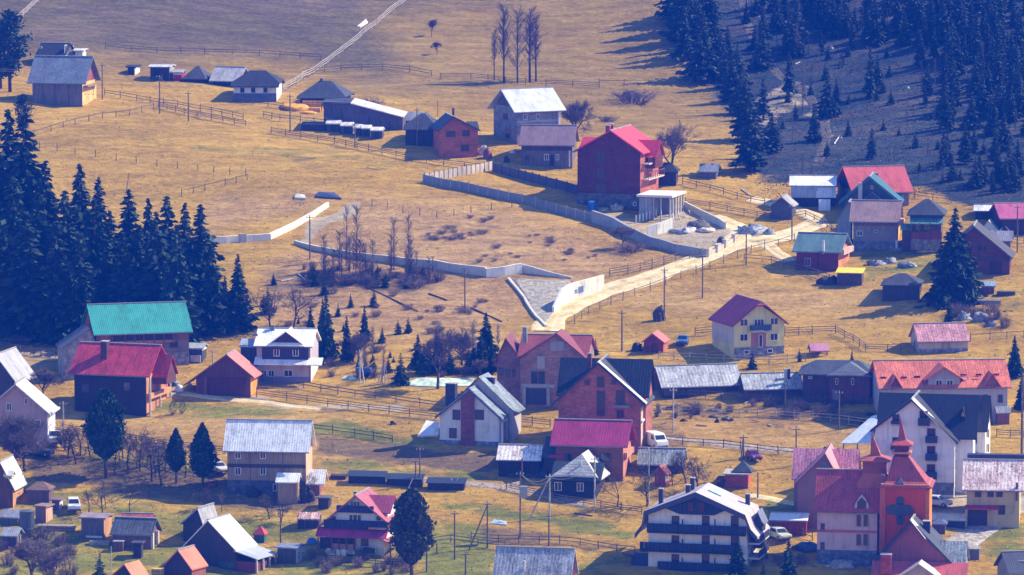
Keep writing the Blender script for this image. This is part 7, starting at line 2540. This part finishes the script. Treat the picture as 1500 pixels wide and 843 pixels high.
def car(name, label, px, py, yaw, paint, L=4.2, W=1.75, H=1.5, kind='car'):
    p = at(px, py)
    root = empty(name, p + Vector((0, 0, .02)), yaw, label, {'van': 'van', 'pickup': 'pickup'}.get(kind, 'car'))
    zb, zs = .30, .30 + (H - .30) * (.52 if kind != 'van' else .45)
    # profile along length (x), front at +x
    if kind == 'van':
        body = [(-L / 2, zb), (L / 2 - .1, zb), (L / 2, zb + .3), (L / 2 - .05, zs), (L / 2 - .6, zs + .12), (L / 2 - 1.25, H), (-L / 2 + .1, H), (-L / 2, H - .15)]
        cab = None
    elif kind == 'pickup':
        body = [(-L / 2, zb), (L / 2 - .1, zb), (L / 2, zb + .25), (L / 2 - .05, zs - .05), (L / 2 - 1.1, zs), (-L / 2, zs)]
        cab = [(L / 2 - 1.15, zs - .02), (L / 2 - 1.75, H), (-.05, H), (-.25, zs - .02)]
    else:
        body = [(-L / 2 + .05, zb), (L / 2 - .1, zb), (L / 2, zb + .22), (L / 2 - .06, zs - .1), (L / 2 - 1.0, zs), (-L / 2 + .12, zs + .02), (-L / 2, zs - .12)]
        cab = [(L / 2 - 1.05, zs - .02), (L / 2 - 1.7, H), (-L / 2 + .65, H), (-L / 2 + .15, zs)]
    w = W / 2

    def loft(prof, w0, w1):
        n = len(prof)
        zs_ = [z for _, z in prof]
        lo, hi = min(zs_), max(zs_)
        vs = []
        for sgn in (-1, 1):
            for (x, z) in prof:
                ww = w0 + (w1 - w0) * (z - lo) / (hi - lo)
                vs.append((x, sgn * ww, z))
        fs = [tuple(range(n - 1, -1, -1)), tuple(range(n, 2 * n))] + [(k, (k + 1) % n, (k + 1) % n + n, k + n) for k in range(n)]
        return MB().add(vs, fs)
    b = loft(body, w, w * (.98 if kind != 'van' else .9)).obj('body', paint, root)
    bv = b.modifiers.new('edge', 'BEVEL')
    bv.width, bv.segments = .07, 2
    if cab:
        c = loft(cab, w * .95, w * .78).obj('cabin', paint, root)
        bv = c.modifiers.new('edge', 'BEVEL')
        bv.width, bv.segments = .05, 2
        g0 = MB()
        (xa, za), (xb, zb_), (xc, zc), (xd, zd) = cab
        # windscreen and rear screen just proud of the cabin
        f = lambda u, v, t: (u[0] + (v[0] - u[0]) * t, u[1] + (v[1] - u[1]) * t)
        for (u, v, sg) in ((cab[0], cab[1], 1), (cab[3], cab[2], -1)):
            q0, q1 = f(u, v, .14), f(u, v, .88)
            g0.add([(q0[0] + .03 * sg, -w * .8, q0[1] + .02), (q0[0] + .03 * sg, w * .8, q0[1] + .02), (q1[0] + .03 * sg, w * .68, q1[1] + .02), (q1[0] + .03 * sg, -w * .68, q1[1] + .02)], [(0, 1, 2, 3)])
        g0.obj('windscreen', GLASS, root)
        g1 = MB()
        for sg in (-1, 1):
            y0, y1 = sg * (w * .95 + .0), sg * (w * .80)
            a0, a1 = f(cab[0], cab[3], .10), f(cab[0], cab[3], .9)
            t0, t1 = f(cab[1], cab[2], .06), f(cab[1], cab[2], .94)
            g1.add([(a0[0] - .05, sg * (w * .93 + .015), a0[1] + .10), (a1[0] + .05, sg * (w * .93 + .015), a1[1] + .10), (t1[0], sg * (w * .80 + .015), t1[1] - .09), (t0[0], sg * (w * .80 + .015), t0[1] - .09)], [(0, 1, 2, 3)])
        g1.obj('side_window', GLASS, root)
    else:
        g0 = MB()
        g0.add([(L / 2 - .62, -w * .8, zs + .17), (L / 2 - .62, w * .8, zs + .17), (L / 2 - 1.18, w * .74, H - .1), (L / 2 - 1.18, -w * .74, H - .1)], [(0, 1, 2, 3)])
        g0.obj('windscreen', GLASS, root)
        g1 = MB()
        for sg in (-1, 1):
            g1.add([(L / 2 - .95, sg * (w * .965), zs + .16), (L / 2 - 1.9, sg * (w * .965), zs + .16), (L / 2 - 1.9, sg * (w * .935), H - .25), (L / 2 - 1.3, sg * (w * .935), H - .25)], [(0, 1, 2, 3)])
        g1.obj('side_window', GLASS, root)
    for sx in (-1, 1):
        for sy in (-1, 1):
            cx_, cy_ = sx * (L / 2 - .85), sy * (w - .09)
            wo = MB().tube((cx_, cy_ - .11, .31), (cx_, cy_ + .11, .31), .31, None, 14).obj('wheel', TYRE, root)
            MB().tube((cx_, cy_ + sy * .105, .31), (cx_, cy_ + sy * .125, .31), .18, None, 10).obj('rim', CHR, wo)
    for sy in (-1, 1):
        MB().box(L / 2 - .12, L / 2 + .01, sy * w * .72 - .14, sy * w * .72 + .14, zb + .28, zb + .44).obj('headlight', LAMP, root)
        MB().box(-L / 2 - .01, -L / 2 + .12, sy * w * .8 - .1, sy * w * .8 + .1, zb + .28, zb + .5).obj('tail_light', TAIL, root)
    MB().box(L / 2 - .05, L / 2 + .04, -w * .85, w * .85, zb - .02, zb + .16).obj('bumper', M('paint', (.08, .08, .09)), root)
    return root


WCAR = M('paint', (.80, .80, .80), rough=.3)
car('parked_van', 'white van parked right of the red brick house', 961, 656, -66, WCAR, 4.3, 1.85, 2.1, 'van')
car('parked_car', 'white car parked on the bare patch above the plank shed', 108, 748, -82, WCAR, 4.1, 1.75, 1.65)
car('parked_pickup', 'white pickup truck parked beside the pink gabled house', 80, 650, -80, WCAR, 4.8, 1.8, 1.9, 'pickup')
car('parked_car', 'small purple car parked on the field lane', 1104, 674, -72, M('paint', (.20, .03, .14), rough=.3), 3.2, 1.5, 1.3)
car('parked_car', 'pale greenish car parked before the red shed', 1141, 790, -64, M('paint', (.62, .66, .50), rough=.3), 4.2, 1.7, 1.5)
car('parked_car', 'light car showing behind the orchard wing of the tall pale-roofed house', 320, 692, -60, M('paint', (.68, .68, .70), rough=.3), 3.8, 1.7, 1.4)
car('parked_car', 'blue car standing on the grass left of the yellow house', 1000, 505, -98, M('paint', (.04, .16, .42), rough=.3), 3.0, 1.6, 1.3)
car('parked_car', 'dark car parked under the bare trees beside the pink gabled house', 56, 668, -15, M('paint', (.05, .06, .09), rough=.3), 4.3, 1.75, 1.5)
car('parked_car', 'pale car in the yard before the apartment house', 1372, 742, -20, M('paint', (.60, .62, .62), rough=.3), 4.0, 1.7, 1.45)

# ---------------------------------------------------------------- small things
p = at(867, 307)
m = mpp(p)
root = empty('water_barrel', p, 0, 'bright blue water barrel against the tall dark brick house', 'barrel')
mb = MB()
for q in range(6):
    z0, z1 = 11 * m * q / 6, 11 * m * (q + 1) / 6
    r0, r1 = .58 + .05 * math.sin(math.pi * q / 6), .58 + .05 * math.sin(math.pi * (q + 1) / 6)
    mb.tube((0, 0, z0 - (.3 if q == 0 else 0)), (0, 0, z1), r0, r1, 16)
mb.obj('body', M('paint', (.02, .17, .62), rough=.4), root)
MB().tube((0, 0, 11 * m), (0, 0, 12.5 * m), .5, .42, 16).obj('lid', M('paint', (.55, .68, .80), rough=.4), root)
# hay stack on stakes
p = at(966, 470)
m = mpp(p)
root = empty('hay_stack', p, 0, 'dark hay stack leaning on stakes beside the tall pole', 'haystack')
rr = random.Random(3)
mb = MB()
for k in range(9):
    a = k / 9 * 6.28
    mb.tube((math.cos(a) * 1.1, math.sin(a) * .8, -.3), (.35 + rr.uniform(-.1, .1), rr.uniform(-.1, .1), 22 * m + rr.uniform(-.2, .2)), .07, .05, 5)
mb.obj('stakes', M('plank', (.20, .16, .13)), root)
MB().blob((-.1, .1, .5), (.95, .7, 1.5), 8, 12, 8, .12).obj('hay', M('bark', (.075, .065, .06)), root)
# green field sheet
def field_sheet(label, pts, mat, name='ground_sheet', lift=.35):
    W = [at(*q) for q in pts]
    c0 = sum(W, Vector()) / len(W)
    vs = [(v.x, v.y, v.z + lift + .15 * math.sin(3 * k)) for k, v in enumerate(W)] + [(c0.x, c0.y, c0.z + lift + .25)]
    n = len(W)
    o = MB().shell(vs, [(k, (k + 1) % n, n) for k in range(n)], .3).obj(name, mat)
    return tag(o, label, 'sheet')


GSH = M('stone', (.60, .74, .62), scale=1.2)
field_sheet('pale green film tunnel beside the bare oak', [(600, 566), (640, 568), (690, 566), (694, 556), (660, 555), (615, 556), (598, 559)], GSH, 'film_tunnel', .15)
field_sheet('pale green film patch left of the blue trailer', [(500, 556), (528, 557), (530, 552), (505, 552)], GSH, 'film_tunnel', .1)
field_sheet('light blue plastic sheet on the field left of the transformer pole', [(718, 768), (742, 770), (742, 765), (724, 763)], M('paint', (.50, .62, .74)), lift=.12)
field_sheet('small white sheet on the upper hill beside the pale diagonal fence', [(523, 40), (528, 41), (539, 34), (536, 30)], M('paint', (.85, .82, .74)), lift=.2)
field_sheet('white board lying on the left meadow', [(431, 292), (448, 293), (446, 288), (434, 287)], M('paint', (.80, .72, .55)), lift=.3)
field_sheet('dark sheet lying at the top of the pale retaining wall', [(462, 290), (500, 293), (490, 284), (466, 284)], M('paint', (.05, .06, .10)), lift=.25)
# trailer with raised pole
root = empty('farm_trailer', at(533, 552), -10, 'blue farm trailer with a raised yellow boom in the hollow', 'trailer')
MB().box(-1.1, 1.1, -.6, .6, .5, 1.3).obj('body', M('paint', (.06, .12, .35)), root)
MB().bar((.2, 0, 1.2), (2.2, 0, 2.8), .2, .2).obj('boom', M('paint', (.75, .5, .08)), root)
for sx in (-.6, .6):
    MB().tube((sx, -.7, .35), (sx, -.5, .35), .38, None, 12).obj('wheel', TYRE, root)
# tepee of poles
root = empty('pole_tepee', at(562, 561), 0, 'bundle of pale poles stacked upright beside the small full spruce', 'pole bundle')
mb = MB()
for k in range(11):
    a = rr.uniform(0, 6.28)
    mb.tube((math.cos(a) * rr.uniform(.4, 1.0), math.sin(a) * .7, -.2), (math.cos(a) * .2, math.sin(a) * .2, rr.uniform(1.8, 2.7)), .06, .045, 5)
mb.obj('poles', M('plank', (.42, .36, .32)), root)
# felled logs lying on the bank
for x0, y0, x1, y1, lab in ((412, 413, 438, 408, 'pale log lying at the left end of the scrub strip'), (436, 402, 448, 412, 'white slanting log at the left end of the scrub strip'), (628, 431, 655, 441, 'dark trunk lying on the bank left of the bank pole'),
                            (536, 421, 612, 457, 'long thin trunk lying across the bank'), (690, 452, 735, 472, 'dark trunk lying below the bank pole'), (118 + 655, 384 - 85, 786, 294, 'white plank lying by the long concrete fence'),
                            (1024, 30, 1041, 27, 'pale trunk in the wood edge, high up'), (1086, 278, 1098, 287, 'white board leaning on the fence beyond the wide bare tree'), (842, 753, 868, 757, 'grey log lying on the field before the black wooden house'),
                            (912, 812, 932, 816, 'dark log lying on the field left of the hotel'), (1165, 95, 1172, 92, 'pale stump log on the felled slope'), (1222, 212, 1230, 200, 'bleached trunk on the felled slope above the tin barn')):
    a, b = at(x0, y0), at(x1, y1)
    dark = 'dark' in lab or 'grey' in lab or 'thin' in lab
    o = MB().tube(Vector((0, 0, .1)), b - a + Vector((0, 0, .1)), .13, .09, 7).obj('felled_log', M('bark', (.12, .10, .10)) if dark else M('bark', (.62, .55, .46)), None, a)
    tag(o, lab, 'log')
# stones, pallets, scrap in the upper right yards
for x, y, w_, h_, lab, mt in (
    (1283, 388, 24, 6, 'grey slab stack left of the concrete rings in the yard of the brown-roofed timber house', M('stone', (.24, .25, .30), scale=3)), (1303, 385, 22, 6, 'second slab stack in that yard, with a pale lid', M('stone', (.30, .31, .34), scale=3)),
    (1330, 391, 24, 6, 'third slab stack beside the big lone spruce', M('stone', (.28, .30, .32), scale=3)), (1412, 468, 20, 9, 'scrap heap with white sheets right of the big lone spruce', M('stone', (.34, .36, .42), scale=4)),
    (1436, 470, 24, 10, 'larger scrap heap in the upper right yard', M('stone', (.26, .27, .32), scale=4)), (1452, 478, 16, 6, 'low scrap heap at the yard edge', M('stone', (.2, .22, .28), scale=4)),
    (1098, 340, 40, 9, 'white and grey stone heap beside the junction fence', M('stone', (.40, .42, .46), scale=5)), (1126, 344, 16, 7, 'second stone heap right of the junction heap', M('stone', (.34, .36, .40), scale=5)),
    (1240, 335, 40, 6, 'rubble bank left of the brown-roofed timber house', M('stone', (.36, .26, .2), scale=4)), (1385, 432, 26, 8, 'brush heap under the big lone spruce', DARKW), (1270, 620, 20, 6, 'brush heap at the end of the untidy strip', DARKW),
    (1358, 369, 26, 3, 'bright sand spill in front of the veranda house', M('bark', (.62, .52, .22))), (575, 706, 8, 4, 'dark lump between the covered wood stacks', DARKW), (372, 728, 18, 10, 'dark cart-like scrap left of the tall pale-roofed house door', DARKW),
    (310, 712, 18, 5, 'red-topped scrap beside the tall pale-roofed house', M('stone', (.3, .08, .08), scale=4)), (1210, 660, 14, 4, 'dark pile beside the church hall fence', DARKW), (1185, 806, 40, 9, 'blue-grey covered heap below the red shed', M('paint', (.07, .12, .24))),
    (1230, 830, 44, 8, 'pale rubble before the church hall plinth', M('stone', (.42, .38, .36), scale=5)), (575, 622, 9, 4, 'small dark box left in the field above the ploughed strip', DARKW), (420, 800, 8, 3, 'little dark stump before the old hut', DARKW)):
    heap('scrap_heap' if 'scrap' in lab else ('brush_heap' if 'brush' in lab else 'stone_heap'), lab, 'heap', x, y, w_, h_, mt, w_ * .6, int(x + y), rough=.5)
woodpile('low firewood row right of the small plank shed under the spruce', 1460, 1487, 434, 7, None, 10)
planks('long grey planks stacked right of the big lone spruce', 1420, 1466, 446, 6, M('plank', (.22, .22, .26)), 12)
heap('roadside_rock', 'dark rock at the gate pillar by the entrance wall', 'rock', 1057, 356, 12, 9, M('stone', (.10, .10, .12)), 10, 77)
heap('dark_mound', 'round dark mound in the shade right of the wide bare tree', 'mound', 925, 142, 30, 8, DARKW, 20, 78)
# flowering or hay-covered little structure in the snow-like patch of the wood
for x, y in ((1086, 145), (1089, 178), (1232, 204), (1112, 27), (1150, 33), (1218, 72), (1288, 112), (1330, 130)):
    heap('stump', 'bleached stump catching light on the right-hand slope', 'stump', x, y, 5, 3, M('bark', (.62, .58, .52)), 4, int(x), group='bleached stumps on the right slope', rough=.4)

# clutter of the untidy strip and the yards
rr = random.Random(23)
for k in range(34):
    x, y = rr.uniform(955, 1280), rr.uniform(592, 626)
    if rr.random() < .5:
        heap('brush_heap', 'low dark brush heap littering the untidy strip below the grey barns', 'heap', x, y, rr.uniform(6, 16), rr.uniform(2, 4.5), rr.choice((DARKW, GREYW, M('bark', (.30, .24, .17)))), rr.uniform(4, 8), k + 200, group='brush heaps in the untidy strip', rough=.55)
    else:
        a = at(x, y)
        d = Vector((rr.uniform(-1.6, 1.6), rr.uniform(-.8, .8), rr.uniform(0, .3)))
        tag(MB().bar((0, 0, .12), d + Vector((0, 0, .12)), .18, .12).obj('loose_plank', rr.choice((FWL, FW, TANW)), None, a), 'loose plank lying in the untidy strip below the grey barns', 'plank', 'loose planks in the untidy strip')
for k in range(26):
    x, y = rr.choice(((rr.uniform(5, 115), rr.uniform(752, 800)), (rr.uniform(300, 480), rr.uniform(728, 745)), (rr.uniform(1140, 1290), rr.uniform(790, 835)), (rr.uniform(1395, 1490), rr.uniform(440, 470))))
    a = at(x, y)
    d = Vector((rr.uniform(-1.3, 1.3), rr.uniform(-.8, .8), rr.uniform(0, .3)))
    tag(MB().bar((0, 0, .1), d + Vector((0, 0, .1)), .2, .1).obj('loose_plank', rr.choice((FWL, FW, TANW)), None, a), 'loose plank lying about a farm yard', 'plank', 'loose planks in the yards')
# ------------------------------------------------------------------ light, air, render
SUN_EL, SUN_AZ = R(41), R(73)          # azimuth from +Y towards +X
world = bpy.data.worlds.new('World')
scene.world = world
world.use_nodes = True
wt = world.node_tree
sky = wt.nodes.new('ShaderNodeTexSky')
sky.sky_type = 'NISHITA'
sky.sun_disc = False
sky.sun_elevation = SUN_EL
sky.sun_rotation = SUN_AZ
sky.air_density = 1.0
sky.dust_density = 0.2
sky.ozone_density = 2.0
tint = wt.nodes.new('ShaderNodeMix')
tint.data_type = 'RGBA'
tint.blend_type = 'MULTIPLY'
tint.inputs[0].default_value = 1.0
tint.inputs[7].default_value = (.74, .90, 1.14, 1)      # a deep blue spring sky
wt.links.new(sky.outputs['Color'], tint.inputs[6])
wt.links.new(tint.outputs[2], wt.nodes['Background'].inputs['Color'])
wt.nodes['Background'].inputs['Strength'].default_value = 0.14
sd = bpy.data.lights.new('sun', 'SUN')
sd.energy = 5.0
sd.angle = R(.5)
sd.color = (1.0, .88, .60)
sun = bpy.data.objects.new('sun', sd)
COL.objects.link(sun)
S = Vector((math.cos(SUN_EL) * math.sin(SUN_AZ), math.cos(SUN_EL) * math.cos(SUN_AZ), math.sin(SUN_EL)))
sun.rotation_euler = S.to_track_quat('Z', 'Y').to_euler()
sun.location = S * 600 + Vector((0, 850, 0))

hz = NT('haze')
hz.t.nodes.remove(hz.b)
pv = hz.n('VolumePrincipled')
pv.inputs['Color'].default_value = (.010, .13, 1.0, 1)
pv.inputs['Density'].default_value = 0.00021
hz.l(pv.outputs['Volume'], hz.t.nodes['Material Output'].inputs['Volume'])
zlo, zhi = float(ZZ.min()) - 1.0, max(float(ZZ.max()), CAMH) + 6.0
tag(MB().box(-521, 521, -81, 1521, zlo, zhi).obj('haze', hz.m), 'blue spring haze lying over the valley', None, kind='stuff')

vs_ = scene.view_settings
scene.display_settings.display_device = 'sRGB'
vs_.view_transform = 'Standard'
vs_.look = 'None'
vs_.exposure = 0.80
vs_.gamma = 1.0
c = scene.cycles
c.max_bounces = 4
c.diffuse_bounces = 2
c.glossy_bounces = 2
c.transmission_bounces = 2
c.transparent_max_bounces = 4
c.volume_bounces = 1
c.use_denoising = True
c.use_adaptive_sampling = True
c.adaptive_threshold = .02
c.caustics_reflective = False
c.caustics_refractive = False
